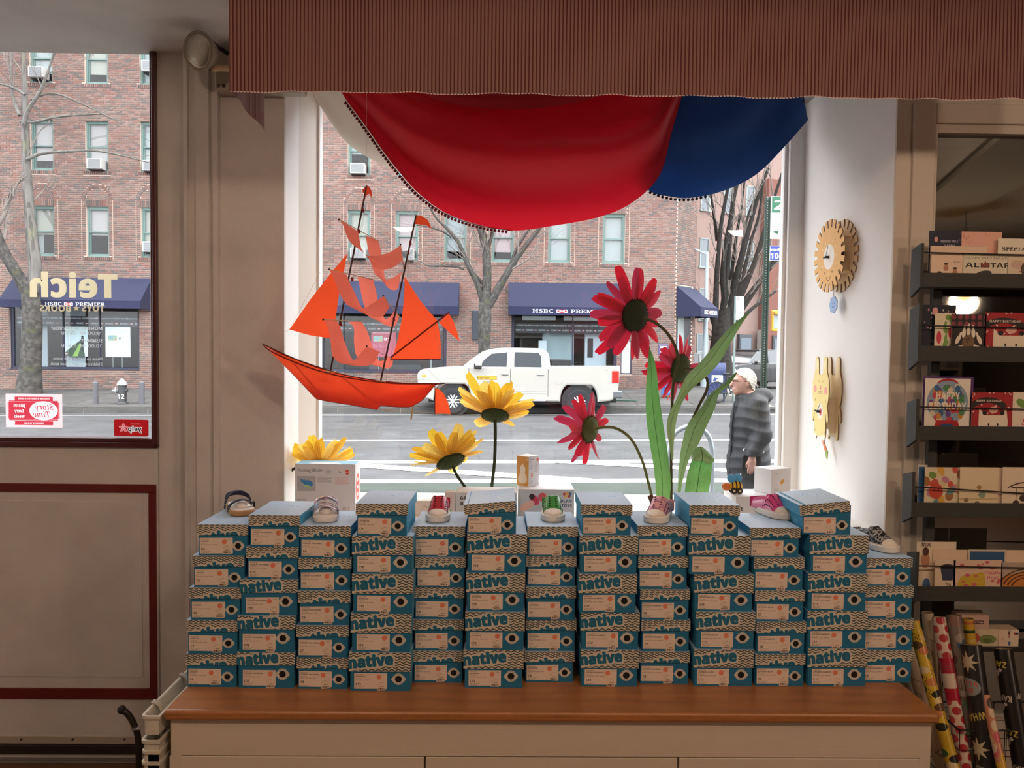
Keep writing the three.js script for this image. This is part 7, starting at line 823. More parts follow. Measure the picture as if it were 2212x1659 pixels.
  const mir = part(t, 'side_mirror', rboxAt(sx(1024), sx(1041), sy(798), sy(785), hw + 0.06, hw + 0.2, 0.04), blk); part(mir, 'mirror_cap', rboxAt(sx(1026), sx(1041.5), sy(792), sy(783), hw + 0.05, hw + 0.21, 0.04), white); part(t, 'side_mirror', rboxAt(sx(1024), sx(1041), sy(798), sy(785), -hw - 0.2, -hw - 0.06, 0.04), blk);
  const tire = lathe([[0.2, -0.12], [0.33, -0.135], [0.375, -0.12], [wr, -0.07], [wr, 0.07], [0.375, 0.12], [0.33, 0.135], [0.2, 0.12]], 40).rotateX(Math.PI / 2), rim = [lathe([[0.265, 0.115], [0.255, 0.06], [0.22, 0.03], [0.23, 0.12], [0.265, 0.115]], 40).rotateX(Math.PI / 2), new THREE.CylinderGeometry(0.06, 0.07, 0.05, 20).rotateX(Math.PI / 2).translate(0, 0, 0.085)]; for (let i = 0; i < 6; i++) for (const k of [-1, 1]) rim.push(rbox(0.22, 0.042, 0.04, 0.012, 1).translate(0.15, k * 0.03, 0.085).rotateZ(i * Math.PI / 3 + k * 0.06));
  const rimG = merge(rim), rub = std(0x222326, 0.8);
  for (const x of WX) for (const z of [1, -1]) { const w = part(t, 'wheel', tire, rub, [x, wy, z * (hw - 0.17)], [0, z > 0 ? 0 : Math.PI, 0]); part(w, 'rim', rimG, std(0xd5d7d8, 0.4, { metalness: 0.5 })); part(w, 'brake_disc', new THREE.CylinderGeometry(0.24, 0.24, 0.02, 30).rotateX(Math.PI / 2).translate(0, 0, 0.0), blk); }
  for (const x of WX) part(t, 'wheel_well', new THREE.CylinderGeometry(0.5, 0.5, 1.8, 28, 1, false).rotateX(Math.PI / 2), blk, [x, wy + 0.03, 0]);
  part(t, 'underbody', boxAt(sx(925), sx(1320), 0.34, 0.55, -0.8, 0.8), blk); part(t, 'running_board', rboxAt(sx(1015), sx(1180), 0.4, 0.47, hw - 0.06, hw + 0.1, 0.03), std(0x8d8f92, 0.3, { metalness: 0.8 }));
  const hl = part(t, 'headlight', rboxAt(sx(902), sx(922), sy(821, 910), sy(806, 910), hw - 0.2, hw + 0.012, 0.03), phys(0xdfe6ea, 0.08, { metalness: 0.4 })); part(hl, 'turn_signal', rboxAt(sx(911), sx(921), sy(818), sy(811), hw - 0.08, hw + 0.02, 0.015), std(0xe98a3a, 0.3));
  part(t, 'grille', rboxAt(sx(901), sx(908), 0.72, sy(806), -0.72, 0.72, 0.03), std(0x8e9092, 0.3, { metalness: 0.7 })); part(t, 'front_bumper', rboxAt(sx(898), sx(925), 0.46, 0.72, -hw, hw + 0.01, 0.06), std(0xd9d8d2, 0.25, { metalness: 0.6 }));
  part(t, 'tail_light', rboxAt(sx(1322), sx(1338), sy(828, 1330), sy(801, 1330), hw - 0.14, hw + 0.014, 0.02), phys(0xb3201c, 0.15, { clearcoat: 1 })); part(t, 'rear_bumper', rboxAt(sx(1324), sx(1346), sy(858), sy(842), -hw, hw + 0.01, 0.04), std(0x6d7274, 0.35, { metalness: 0.7 })); part(t, 'hitch', boxAt(sx(1326), sx(1340), 0.36, 0.48, -0.3, 0.3), blk);
  const dt = canvasTex(512, 256, (c) => { c.clearRect(0, 0, 512, 256); c.fillStyle = '#b58f1c'; c.fillRect(10, 10, 400, 78); c.strokeStyle = '#6b5a1e'; c.lineWidth = 6; c.strokeRect(10, 10, 400, 78); c.fillStyle = '#4a421f'; c.beginPath(); c.moveTo(14, 30); c.lineTo(44, 49); c.lineTo(14, 68); c.fill(); c.font = 'bold 54px sans-serif'; c.fillText('SAFWAY', 62, 69, 330); c.fillStyle = '#3d3d40'; c.font = 'italic 64px sans-serif'; c.fillText('Atlantic', 120, 160); });
  part(t, 'door_lettering', new THREE.PlaneGeometry(sx(1084) - sx(1030), sy(812) - sy(838)).translate((sx(1030) + sx(1084)) / 2, (sy(812) + sy(838)) / 2, hw + 0.0012), std(0xffffff, 0.4, { map: dt, transparent: true }));
  const t4 = canvasTex(256, 64, (c) => { c.clearRect(0, 0, 256, 64); c.fillStyle = '#8b8a84'; c.font = 'italic bold 44px serif'; c.fillText('4x4', 70, 48, 120); }); part(t, 'bed_lettering', new THREE.PlaneGeometry(0.32, 0.08).translate(sx(1312), sy(797.5), hw + 0.0012), std(0xffffff, 0.4, { map: t4, transparent: true }));
}
// ---------- parked cars at the side street ----------
const carAt = (label, px, d, len, col, rot, roofCol) => { const p = P(px, 800, d), t = thing('parked_car', label, 'car', [p.x, P(px, 838, d).y, -d], null, rot), hw = 0.9;
  const body = new THREE.Shape(); body.moveTo(-len / 2, 0.35); body.lineTo(-len / 2 + 0.05, 0.85); body.quadraticCurveTo(-len / 2 + 0.3, 1.02, -len / 2 + 1.1, 1.06); body.lineTo(len / 2 - 0.15, 1.08); body.lineTo(len / 2, 0.8); body.lineTo(len / 2 - 0.05, 0.35); body.closePath();
  const paint = phys(col, 0.2, { clearcoat: 1, clearcoatRoughness: 0.03 }); part(t, 'car_body', extr(body, 2 * hw - 0.12, 0.06).translate(0, 0, -hw + 0.06), paint);
  const top = new THREE.Shape(); top.moveTo(-len / 2 + 1.0, 1.02); top.lineTo(-len / 2 + 1.75, 1.56); top.quadraticCurveTo(-len / 2 + 2.1, 1.66, -len / 2 + 2.6, 1.66); top.lineTo(len / 2 - 0.5, 1.62); top.lineTo(len / 2 - 0.12, 1.02); top.closePath();
  const g = extr(top, 2 * hw - 0.2, 0.04).translate(0, 0, -hw + 0.1), q = g.attributes.position; for (let i = 0; i < q.count; i++) q.setZ(i, q.getZ(i) * (1 - 0.28 * Math.max(0, q.getY(i) - 1.02))); g.computeVertexNormals(); part(t, 'greenhouse', g, phys(0x2c3338, 0.05, { clearcoat: 1 }));
  part(t, 'roof', rboxAt(-len / 2 + 1.85, len / 2 - 0.5, 1.63, 1.7, -0.7, 0.7, 0.03), paint); for (const k of [0.36, 0.68]) part(t, 'window_pillar', rod(V3(-len / 2 + 1.2 + k * (len - 1.6), 1.04, 0.86), V3(-len / 2 + 1.3 + k * (len - 1.7), 1.62, 0.72), 0.035), paint);
  const wh = lathe([[0.12, -0.1], [0.3, -0.11], [0.34, -0.06], [0.34, 0.06], [0.3, 0.11], [0.12, 0.1]], 28).rotateX(Math.PI / 2); for (const x of [-len / 2 + 0.9, len / 2 - 0.85]) for (const z of [1, -1]) { const w = part(t, 'wheel', wh, std(0x1d1e20, 0.8), [x, 0.34, z * (hw - 0.08)]); part(w, 'hub_cap', new THREE.CylinderGeometry(0.19, 0.2, 0.03, 20).rotateX(Math.PI / 2).translate(0, 0, z * 0.1), std(0xb5b8ba, 0.3, { metalness: 0.8 })); }
  part(t, 'side_mirror', rboxAt(-len / 2 + 1.35, -len / 2 + 1.55, 1.05, 1.2, hw, hw + 0.2, 0.04), paint); part(t, 'headlight', rboxAt(-len / 2 - 0.01, -len / 2 + 0.3, 0.72, 0.88, hw - 0.35, hw + 0.01, 0.04), phys(0xdfe4e6, 0.1)); return t; };
carAt('black sport utility car behind the walking man', 1628, 34, 4.6, 0x141619, 0.5);
carAt('silver car half hidden behind the red flower and green leaf', 1490, 37, 4.3, 0x9ca1a3, 0.3);
// ---------- pink building beyond the side street ----------
{ const d = 42, p0 = P(1492, 800, d), t = thing('pink_building', 'pink painted building with grey sash windows beyond the side street', 'building', [p0.x, -0.3, -d], null, 0.42);
  const k = d / F, pink = std(0x8b746c, 0.85, { bumpMap: noiseBump, bumpScale: 0.004 }); part(t, 'wall', boxAt(-0.5, 9.5, 0, 15.5, 0, -7), pink); part(t, 'wall', boxAt(4.7, 11, 0, 12, 0.6, -5), std(0x744a40, 0.85), null, null, 'redder wall at the right'); part(t, 'cornice', rboxAt(-0.6, 9.6, 15.2, 15.7, 0.25, -7.1, 0.05), std(0x82706a, 0.8));
  const fr = std(0x8f9a98, 0.7), gl = phys(0x4c565e, 0.05, { clearcoat: 1 });
  [[0.75, 6.9, 0.62, 1.55], [0.75, 4.0, 0.62, 1.7], [0.75, 10, 0.62, 1.6], [2.3, 4.0, 0.55, 1.7], [2.3, 6.9, 0.6, 1.55], [2.3, 10, 0.6, 1.6], [0.75, 1.2, 0.8, 2.0], [3.9, 7, 0.6, 1.6], [3.9, 10, 0.6, 1.6]].forEach(([x, y, w, h], i) => { const f = part(t, 'window', merge([boxAt(x - w / 2, x - w / 2 + 0.06, y, y + h, 0.05, -0.02), boxAt(x + w / 2 - 0.06, x + w / 2, y, y + h, 0.05, -0.02), boxAt(x - w / 2, x + w / 2, y + h - 0.06, y + h, 0.05, -0.02), boxAt(x - w / 2, x + w / 2, y + h * 0.48, y + h * 0.53, 0.05, -0.02), boxAt(x - w / 2 - 0.06, x + w / 2 + 0.06, y - 0.1, y, 0.1, -0.02)]), fr); part(f, 'pane', boxAt(x - w / 2 + 0.05, x + w / 2 - 0.05, y, y + h, 0.012, -0.02), gl); if (i === 1) part(f, 'air_conditioner', rboxAt(x - 0.25, x + 0.25, y, y + 0.4, 0.3, 0.0, 0.02), std(0xe4e4e2, 0.6)); });
  for (const [x, w] of [[3.2, 0.9], [5.6, 0.8], [7.2, 0.9]]) { const f = part(t, 'shop_door', boxAt(x - w / 2, x + w / 2, 0.2, 3.2, 0.72, 0.5), std(0x3b3f45, 0.5)); part(f, 'pane', boxAt(x - w / 2 + 0.1, x + w / 2 - 0.1, 0.9, 3.0, 0.74, 0.7), std(0x596672, 0.1)); }
  part(t, 'stone_pier', boxAt(4.3, 4.75, 0, 3.5, 0.75, 0.4), std(0x9a9590, 0.8)); part(t, 'brick_base', boxAt(-0.5, 4.2, 0, 0.8, 0.1, 0), std(0xa5857a, 0.85));
  const gs = textMesh('HU', font, 0.34, 0.06); part(t, 'sign_letters', gs.translate(5.15, 4.0, 0.61), std(0xe6ddd2, 0.7)); }
// ---------- things on the far pavement ----------
const groundAt = (px, d) => { const x = PX(px, d, 850); return V3(x, gY(x, -d), -d); };
{ const bol = (px, label) => { const d = 24.0, b = groundAt(px, d), t = thing('bollard', label, 'bollard', b, 'pavement bollards beside the hydrant'), h = 0.66; part(t, 'post', new THREE.CylinderGeometry(0.078, 0.078, h, 20).translate(0, h / 2, 0), std(0x55555a, 0.7)); part(t, 'cap', new THREE.SphereGeometry(0.079, 20, 8, 0, 7, 0, Math.PI / 2).scale(1, 0.3, 1).translate(0, h, 0), std(0x66666a, 0.6)); };
  bol(206.5, 'grey steel bollard on the left of the hydrant'); bol(306.5, 'grey steel bollard between hydrant and red frame');
  const b = groundAt(264, 24.0), t = thing('fire_hydrant', 'black fire hydrant with silver cap and white number twelve', 'hydrant', b), iron = std(0x3a3b3d, 0.6), sil = std(0xa5a7a8, 0.45, { metalness: 0.5 });
  part(t, 'barrel', lathe([[0.17, 0], [0.17, 0.04], [0.125, 0.06], [0.125, 0.56], [0.15, 0.57], [0.15, 0.6], [0.0, 0.6]], 28), iron); part(t, 'bonnet', lathe([[0.16, 0.58], [0.155, 0.62], [0.12, 0.69], [0.06, 0.74], [0.05, 0.78], [0, 0.79]], 28), sil); part(t, 'side_outlet', merge([new THREE.CylinderGeometry(0.075, 0.075, 0.12, 20).rotateZ(Math.PI / 2).translate(-0.17, 0.4, 0), new THREE.CylinderGeometry(0.12, 0.12, 0.03, 24).rotateZ(Math.PI / 2).rotateY(0.5).translate(-0.19, 0.4, 0.03), new THREE.CylinderGeometry(0.035, 0.035, 0.08, 12).rotateZ(Math.PI / 2).translate(-0.25, 0.4, 0.04)]), sil); part(t, 'front_outlet', new THREE.CylinderGeometry(0.05, 0.055, 0.06, 16).rotateZ(Math.PI / 2).translate(0.14, 0.42, 0.02), iron);
  const n = textMesh('12', font, 0.14, 0.004); n.computeBoundingBox(); part(t, 'number', n.translate(-0.09, 0.16, 0.124), M.paint); }
{ const b = groundAt(1547, 24.4), t = thing('mailbox', 'dark blue street mailbox with rounded top behind the green leaves', 'mailbox', b, null, -0.25), blue = std(0x22305a, 0.5), w = 0.56, hgt = 0.95, s = new THREE.Shape(); s.moveTo(-0.26, 0.28); s.lineTo(0.26, 0.28); s.lineTo(0.26, hgt); s.absarc(0, hgt, 0.26, 0, Math.PI, false); s.lineTo(-0.26, 0.28);
  part(t, 'box_shell', extr(s, w - 0.04, 0.02).rotateY(Math.PI / 2).translate(-w / 2 + 0.02, 0, 0), blue); for (const x of [-1, 1]) for (const z of [-1, 1]) part(t, 'leg', boxAt(x * 0.24 - 0.02, x * 0.24 + 0.02, 0, 0.3, z * 0.2 - 0.02, z * 0.2 + 0.02), blue);
  const e = canvasTex(256, 192, (c) => { c.fillStyle = '#dfe3ea'; c.fillRect(0, 0, 256, 192); c.fillStyle = '#2b3f76'; c.beginPath(); c.moveTo(20, 150); c.lineTo(60, 60); c.lineTo(200, 90); c.lineTo(120, 104); c.lineTo(90, 150); c.fill(); c.fillStyle = '#2b3f76'; c.fillRect(60, 40, 170, 14); }); part(t, 'eagle_panel', new THREE.PlaneGeometry(0.34, 0.24).translate(0.02, 0.72, 0.283), std(0xffffff, 0.6, { map: e })); part(t, 'pull_door', rboxAt(-0.22, 0.22, 0.92, 1.06, 0.2, 0.265, 0.02), blue); }
{ const b = groundAt(1582, 24.0), t = thing('bicycle', 'dark bicycle leaning on the sign pole behind the walking man', 'bicycle', b), blk = std(0x26282a, 0.5), y = 0.34;
  for (const x of [-0.5, 0.5]) { const w = part(t, 'wheel', new THREE.TorusGeometry(0.32, 0.022, 10, 40), blk, [x, y, 0]); const sp = []; for (let i = 0; i < 10; i++) sp.push(rod(V3(0, 0, 0), V3(0.31 * Math.cos(i * 0.628), 0.31 * Math.sin(i * 0.628), 0), 0.003, 4)); part(w, 'spokes', merge(sp), M.steel); }
  const Q = [V3(-0.5, y, 0), V3(-0.05, 0.3, 0), V3(-0.2, 0.82, 0), V3(0.33, 0.86, 0), V3(0.5, y, 0), V3(0.3, 0.98, 0)]; part(t, 'frame', merge([rod(Q[0], Q[1], 0.016), rod(Q[1], Q[2], 0.02), rod(Q[2], Q[0], 0.013), rod(Q[2], Q[3], 0.02), rod(Q[1], Q[3], 0.022), rod(Q[4], Q[5], 0.018)]), blk); part(t, 'handlebar', tube([V3(0.42, 1.0, -0.26), V3(0.3, 1.02, -0.1), V3(0.3, 1.02, 0.1), V3(0.42, 1.0, 0.26)], 0.014), blk); part(t, 'saddle', rboxAt(-0.33, -0.1, 0.9, 0.95, -0.06, 0.06, 0.03), blk); part(t, 'chain_ring', new THREE.TorusGeometry(0.09, 0.012, 8, 24), M.steel, [-0.05, 0.3, 0.04]); }
{ const b = groundAt(1584, 24.3), t = thing('bus_stop_sign', 'tall narrow white bus sign on a thin pole', 'sign', b), z = -b.z, top = P(1590, 640, z).y - b.y, bot = P(1590, 691, z).y - b.y, tx = canvasTex(128, 384, (c) => { c.fillStyle = '#f2f4f4'; c.fillRect(0, 0, 128, 384); c.fillStyle = '#cf7f84'; c.fillRect(10, 12, 40, 62); c.fillStyle = '#9aa0a2'; c.fillRect(10, 96, 80, 10); c.font = 'bold 54px sans-serif'; c.fillText('N', 10, 190); for (let i = 0; i < 7; i++) c.fillRect(10, 220 + i * 20, 60 + 36 * hash(i, 2), 7); });
  part(t, 'pole', new THREE.CylinderGeometry(0.035, 0.035, top, 12).translate(0, top / 2, 0), std(0x6f7f7b, 0.5)); const g = rbox(0.24, top - bot, 0.02, 0.008); part(t, 'sign_panel', new THREE.BoxGeometry(0.24, top - bot, 0.02).translate(0.14, (top + bot) / 2, 0.03), std(0xffffff, 0.5, { map: tx })); }
{ const b = groundAt(1521, 28.5), t = thing('street_light', 'slim grey street light pole in front of the pink building', 'street light', b), h = P(1521, 545, 28.5).y - b.y; part(t, 'pole', new THREE.CylinderGeometry(0.06, 0.1, h, 14).translate(0, h / 2, 0), std(0x9aa6ad, 0.5)); part(t, 'arm', tube([V3(0, h - 0.1, 0), V3(-0.3, h + 0.05, 0), V3(-0.75, h + 0.2, 0)], 0.035), std(0x9aa6ad, 0.5)); part(t, 'lamp_head', rboxAt(-1.15, -0.7, h + 0.15, h + 0.26, -0.12, 0.12, 0.04), std(0xb5bcc0, 0.5)); part(t, 'collar', new THREE.CylinderGeometry(0.13, 0.15, 0.5, 14).translate(0, 0.25, 0), std(0x8d979c, 0.5)); }
{ const b = groundAt(1668, 29), t = thing('pedestrian_signal', 'yellow pedestrian signal beside the perforated green post', 'signal', b), y = P(1672, 692, 29).y - b.y; part(t, 'pole', new THREE.CylinderGeometry(0.06, 0.07, y + 0.6, 12).translate(0.5, (y + 0.6) / 2, 0), std(0x5d6a66, 0.6)); part(t, 'signal_housing', rboxAt(-0.1, 0.4, y - 0.42, y + 0.38, -0.12, 0.12, 0.04), std(0xc9a13a, 0.5)); part(t, 'signal_face', rboxAt(-0.05, 0.35, y - 0.32, y + 0.2, 0.1, 0.135, 0.02), std(0x8e9a9a, 0.5)); part(t, 'visor', boxAt(-0.08, 0.38, y + 0.22, y + 0.3, 0.1, 0.3), std(0xd58a2a, 0.6)); }
// ---------- near pavement: sign post, bike hoop ----------
{ const d = 7.7, x = PX(1655, d, 600), gy = gY(x, -d), t = thing('parking_sign_post', 'perforated green steel post with parking signs at the window edge', 'sign post', [x, gy, -d]);
  const pg = std(0x33473e, 0.55), hTop = P(1655, 425, d).y - gy, ww = 0.025; part(t, 'post', merge([boxAt(-ww, -ww + 0.004, 0, hTop, 0, -0.03), boxAt(ww - 0.004, ww, 0, hTop, 0, -0.03), boxAt(-ww, ww, 0, hTop, -0.026, -0.03), boxAt(-ww - 0.008, -ww + 0.002, 0, hTop, 0, -0.004), boxAt(ww - 0.002, ww + 0.008, 0, hTop, 0, -0.004)]), pg);
  const hs = new THREE.CylinderGeometry(0.0045, 0.0045, 0.003, 10).rotateX(Math.PI / 2), hm = std(0xb9c4c0, 0.6); const hl = []; for (let y = 0.5; y < hTop; y += 0.026) hl.push(hs.clone().translate(0.006, y, -0.0245)); stuffPart(part(t, 'post_holes', merge(hl), hm));
  const sT = canvasTex(512, 1024, (c) => { c.fillStyle = '#f2f5f1'; c.fillRect(0, 0, 512, 1024); c.fillStyle = '#2e6b4f'; c.fillRect(14, 14, 484, 380); c.fillStyle = '#fff'; c.font = 'bold 330px sans-serif'; c.fillText('2', 34, 330, 170); c.font = 'bold 120px sans-serif'; c.fillText('HR', 240, 190); c.font = 'bold 66px sans-serif'; c.fillText('METERED', 210, 290, 270); c.fillText('PARKING', 210, 360, 270); c.fillStyle = '#3f6a58'; c.font = '82px sans-serif'; c.fillText('8:30am-7pm', 8, 560, 480); c.fillText('Except Sunday', 8, 690, 480); c.fillStyle = '#2e5a48'; c.fillRect(90, 850, 390, 22); c.beginPath(); c.moveTo(20, 861); c.lineTo(110, 810); c.lineTo(110, 912); c.fill(); });
  const sB = canvasTex(256, 192, (c) => { c.fillStyle = '#e9ecf5'; c.fillRect(0, 0, 256, 192); c.fillStyle = '#3a4a9a'; c.fillRect(5, 5, 246, 182); c.fillStyle = '#fff'; c.font = 'bold 52px sans-serif'; c.fillText('Zone#', -28, 66, 170); c.font = 'bold 100px sans-serif'; c.fillText('106', 6, 166); });
  const panel = (n, y0, y1, w, tex) => { const a = P(1662, y0, d).y - gy, b = P(1662, y1, d).y - gy, g = new THREE.BoxGeometry(w, a - b, 0.004); part(t, n, g.translate(0.028 + w / 2, (a + b) / 2, 0.004), std(0xffffff, 0.5, { map: tex })); };
  panel('parking_sign', 424, 516, 0.36, sT); panel('zone_sign', 531, 563, 0.2, sB); }
{ const d = 8.0, t = thing('bike_hoop', 'grey round steel bicycle hoop on the near pavement', 'bike rack', groundAt(1492, d)), r = 0.22, c = P(1492, 966, d).sub(t.position); part(t, 'hoop', tube([V3(c.x - r, 0, 0), V3(c.x - r, c.y, 0), V3(c.x - r * 0.72, c.y + r * 0.7, 0), V3(c.x, c.y + r, 0), V3(c.x + r * 0.72, c.y + r * 0.7, 0), V3(c.x + r, c.y, 0), V3(c.x + r, 0, 0)], 0.026, 60, 12), std(0x98a1a6, 0.4, { metalness: 0.6 })); for (const s of [-1, 1]) part(t, 'foot_plate', new THREE.CylinderGeometry(0.06, 0.06, 0.012, 18).translate(c.x + s * r, 0.006, 0), M.steel); }
// ---------- people ----------
const smin = (a, b, k) => { const h = Math.max(0, k - Math.abs(a - b)) / k; return Math.min(a, b) - h * h * k * 0.25; };
const cap = (p, a, b, ra, rb) => { const bx = b[0] - a[0], by = b[1] - a[1], bz = b[2] - a[2], px = p[0] - a[0], py = p[1] - a[1], pz = p[2] - a[2], t = Math.max(0, Math.min(1, (px * bx + py * by + pz * bz) / (bx * bx + by * by + bz * bz))), r = ra + (rb - ra) * t; return Math.hypot(px - bx * t, py - by * t, pz - bz * t) - r; };
const ell = (p, c, r) => { const x = (p[0] - c[0]) / r[0], y = (p[1] - c[1]) / r[1], z = (p[2] - c[2]) / r[2], k = Math.hypot(x, y, z); return (k - 1) * Math.min(r[0], r[1], r[2]); };
const sdfGeo = (f, c, half, n) => {                        // mesh of f < 0 inside the cube c +- half
  const mc = new MarchingCubes(n, new THREE.MeshBasicMaterial(), false, false, 200000); mc.isolation = 0;
  for (let k = 0; k < n; k++) for (let j = 0; j < n; j++) for (let i = 0; i < n; i++) mc.field[k * n * n + j * n + i] = -f([c[0] + (i - n / 2) / (n / 2) * half, c[1] + (j - n / 2) / (n / 2) * half, c[2] + (k - n / 2) / (n / 2) * half]);
  mc.update(); const cnt = mc.count, pos = new Float32Array(cnt * 3); for (let i = 0; i < cnt * 3; i++) pos[i] = mc.positionArray[i] * half + c[i % 3];
  let g = new THREE.BufferGeometry(); g.setAttribute('position', new THREE.BufferAttribute(pos, 3)); g = mergeVertices(g, half / n * 0.02); g.computeVertexNormals();
  g.setAttribute('uv', new THREE.BufferAttribute(new Float32Array(g.attributes.position.count * 2), 2)); return g; };
const SK = { // joints for a walking figure facing -x, 1.62 m tall; z > 0 is the left side, towards the viewer
  head: [-0.035, 1.475, 0], neck: [0.02, 1.36, 0], chest: [0.035, 1.18, 0], hip: [0.03, 0.86, 0],
  shL: [0.05, 1.27, 0.17], elL: [0.085, 1.0, 0.235], wrL: [-0.005, 0.79, 0.215], shR: [0.05, 1.27, -0.17], elR: [0.07, 1.0, -0.23], wrR: [-0.02, 0.8, -0.2],
  hpL: [0.03, 0.84, 0.09], knL: [-0.04, 0.46, 0.095], anL: [0.06, 0.085, 0.09], hpR: [0.03, 0.84, -0.09], knR: [0.02, 0.46, -0.09], anR: [-0.1, 0.09, -0.09] };
const fingerSet = (w) => { const out = []; for (let i = 0; i < 4; i++) { const x = -0.027 + i * 0.018, L = [0.062, 0.07, 0.066, 0.052][i]; out.push([[w[0] + x * 0.9, w[1] - 0.085, w[2]], [w[0] + x - 0.006, w[1] - 0.085 - L * 0.55, w[2] - 0.004], [w[0] + x - 0.002, w[1] - 0.085 - L, w[2] - 0.016]]); } out.push([[w[0] - 0.026, w[1] - 0.03, w[2] - 0.004], [w[0] - 0.046, w[1] - 0.066, w[2] - 0.01], [w[0] - 0.043, w[1] - 0.095, w[2] - 0.016]]); return out; };
const person = (label, base, scale, turn, c, fine) => {
  const t = thing('person', label, 'person', base, null, turn); t.scale.setScalar(scale); const s = SK, H = s.head;
  const headF = (p) => { let d = ell(p, [H[0] + 0.012, H[1] + 0.03, 0], [0.1, 0.098, 0.078]); d = smin(d, ell(p, [H[0] - 0.028, H[1] - 0.03, 0], [0.068, 0.09, 0.06]), 0.05); d = smin(d, ell(p, [H[0] - 0.055, H[1] - 0.088, 0], [0.034, 0.026, 0.034]), 0.03);
    d = smin(d, cap(p, [H[0] - 0.09, H[1] + 0.018, 0], [H[0] - 0.118, H[1] - 0.026, 0], 0.009, 0.014), 0.018); d = smin(d, ell(p, [H[0] - 0.086, H[1] + 0.03, 0], [0.016, 0.011, 0.05]), 0.02); d = smin(d, ell(p, [H[0] - 0.088, H[1] - 0.055, 0], [0.014, 0.008, 0.024]), 0.012); d = smin(d, ell(p, [H[0] - 0.086, H[1] - 0.068, 0], [0.014, 0.008, 0.02]), 0.012);
    for (const z of [1, -1]) { d = Math.max(d, -ell(p, [H[0] - 0.094, H[1] + 0.012, z * 0.034], [0.014, 0.01, 0.017])); d = smin(d, ell(p, [H[0] + 0.022, H[1] - 0.005, z * 0.078], [0.02, 0.033, 0.012]), 0.008); }
    return smin(d, cap(p, [H[0] + 0.03, H[1] - 0.06, 0], s.neck, 0.055, 0.062), 0.04); };
  const handF = (w) => { const fs = fingerSet(w); return (p) => { let d = smin(cap(p, [w[0], w[1] + 0.03, w[2]], [w[0], w[1] - 0.03, w[2]], 0.026, 0.028), ell(p, [w[0] - 0.001, w[1] - 0.052, w[2]], [0.04, 0.048, 0.017]), 0.02); for (const [a, b, e] of fs) d = smin(d, Math.min(cap(p, a, b, 0.0098, 0.009), cap(p, b, e, 0.009, 0.0075)), 0.006); return d; }; };
  const bodyF = (p) => { let d = smin(ell(p, s.chest, [0.12, 0.2, 0.17]), ell(p, [0.03, 0.92, 0], [0.115, 0.16, 0.155]), 0.1); d = smin(d, cap(p, s.neck, s.chest, 0.06, 0.08), 0.06); for (const k of ['L', 'R']) { d = smin(d, cap(p, s['sh' + k], s['el' + k], 0.055, 0.042), 0.05); d = smin(d, cap(p, s['el' + k], s['wr' + k], 0.042, 0.028), 0.02); d = smin(d, cap(p, s['hp' + k], s['kn' + k], 0.085, 0.058), 0.05); d = smin(d, cap(p, s['kn' + k], s['an' + k], 0.056, 0.036), 0.02); } return d; };
  const q = fine ? 1 : 0.6, skin = phys(c.skin, 0.55);
  const body = part(t, 'body', merge([sdfGeo(bodyF, [0, 0.75, 0], 0.85, Math.round(110 * q)), sdfGeo(headF, [H[0], H[1] - 0.02, 0], 0.19, Math.round(110 * q)), sdfGeo(handF(s.wrL), [s.wrL[0], s.wrL[1] - 0.06, s.wrL[2]], 0.11, Math.round(72 * q)), sdfGeo(handF(s.wrR), [s.wrR[0], s.wrR[1] - 0.06, s.wrR[2]], 0.11, Math.round(60 * q))]), skin);
  const hairF = (p) => { let d = headF(p) - 0.011 + 0.0018 * Math.sin(p[0] * 130 + p[1] * 60) * Math.sin(p[2] * 110) + 0.0008 * Math.sin(p[1] * 210 + p[0] * 90); const x = p[0] - H[0], y = p[1] - H[1]; return Math.max(d, -(y - 0.034 + 0.005 * Math.sin(x * 160 + p[2] * 60) + (x < 0 ? x * 0.72 : x * 1.25)), -(x + 0.088), -(y + 0.075)); };
  part(t, 'hair', sdfGeo(hairF, [H[0] + 0.01, H[1] + 0.02, 0], 0.16, Math.round(84 * q)), std(c.hair, 0.9));
  const quilt = (y, x) => 0.0065 * Math.abs(Math.sin(y * 33 + 0.6 * Math.sin(x * 16)));
  const jacketF = (p) => { const y = p[1]; let d = smin(ell(p, [0.045, 1.17, 0], [0.165, 0.22, 0.205]), ell(p, [0.035, 0.86, 0], [0.185, 0.36, 0.21]), 0.14); d = smin(d, ell(p, [0.03, 0.66, 0], [0.2, 0.22, 0.2]), 0.1); d = smin(d, ell(p, [0.16, 1.355, 0], [0.09, 0.075, 0.135]), 0.06); d = smin(d, ell(p, [0.0, 1.335, 0], [0.105, 0.055, 0.1]), 0.05);
    for (const k of ['L', 'R']) { d = smin(d, cap(p, s['sh' + k], s['el' + k], 0.098, 0.082), 0.05); d = smin(d, cap(p, s['el' + k], [s['wr' + k][0], s['wr' + k][1] + 0.03, s['wr' + k][2]], 0.082, 0.068), 0.03); const w = s['wr' + k]; if (Math.abs(p[2] - w[2]) < 0.1 && y < w[1] + 0.02 && Math.hypot(p[0] - w[0], p[2] - w[2]) < 0.075) d = Math.max(d, w[1] + 0.005 - y); }
    d += quilt(y, p[0]); d = Math.max(d, 0.5 - y, -(Math.hypot(p[0] + 0.0, p[2]) - 0.075 + (y < 1.3 ? 1 : 0)) - 0.0); return Math.max(d, y - 1.43); };
  const jk = part(t, 'jacket', sdfGeo(jacketF, [0.04, 0.93, 0], 0.56, Math.round(120 * q)), std(c.coat, 0.62));
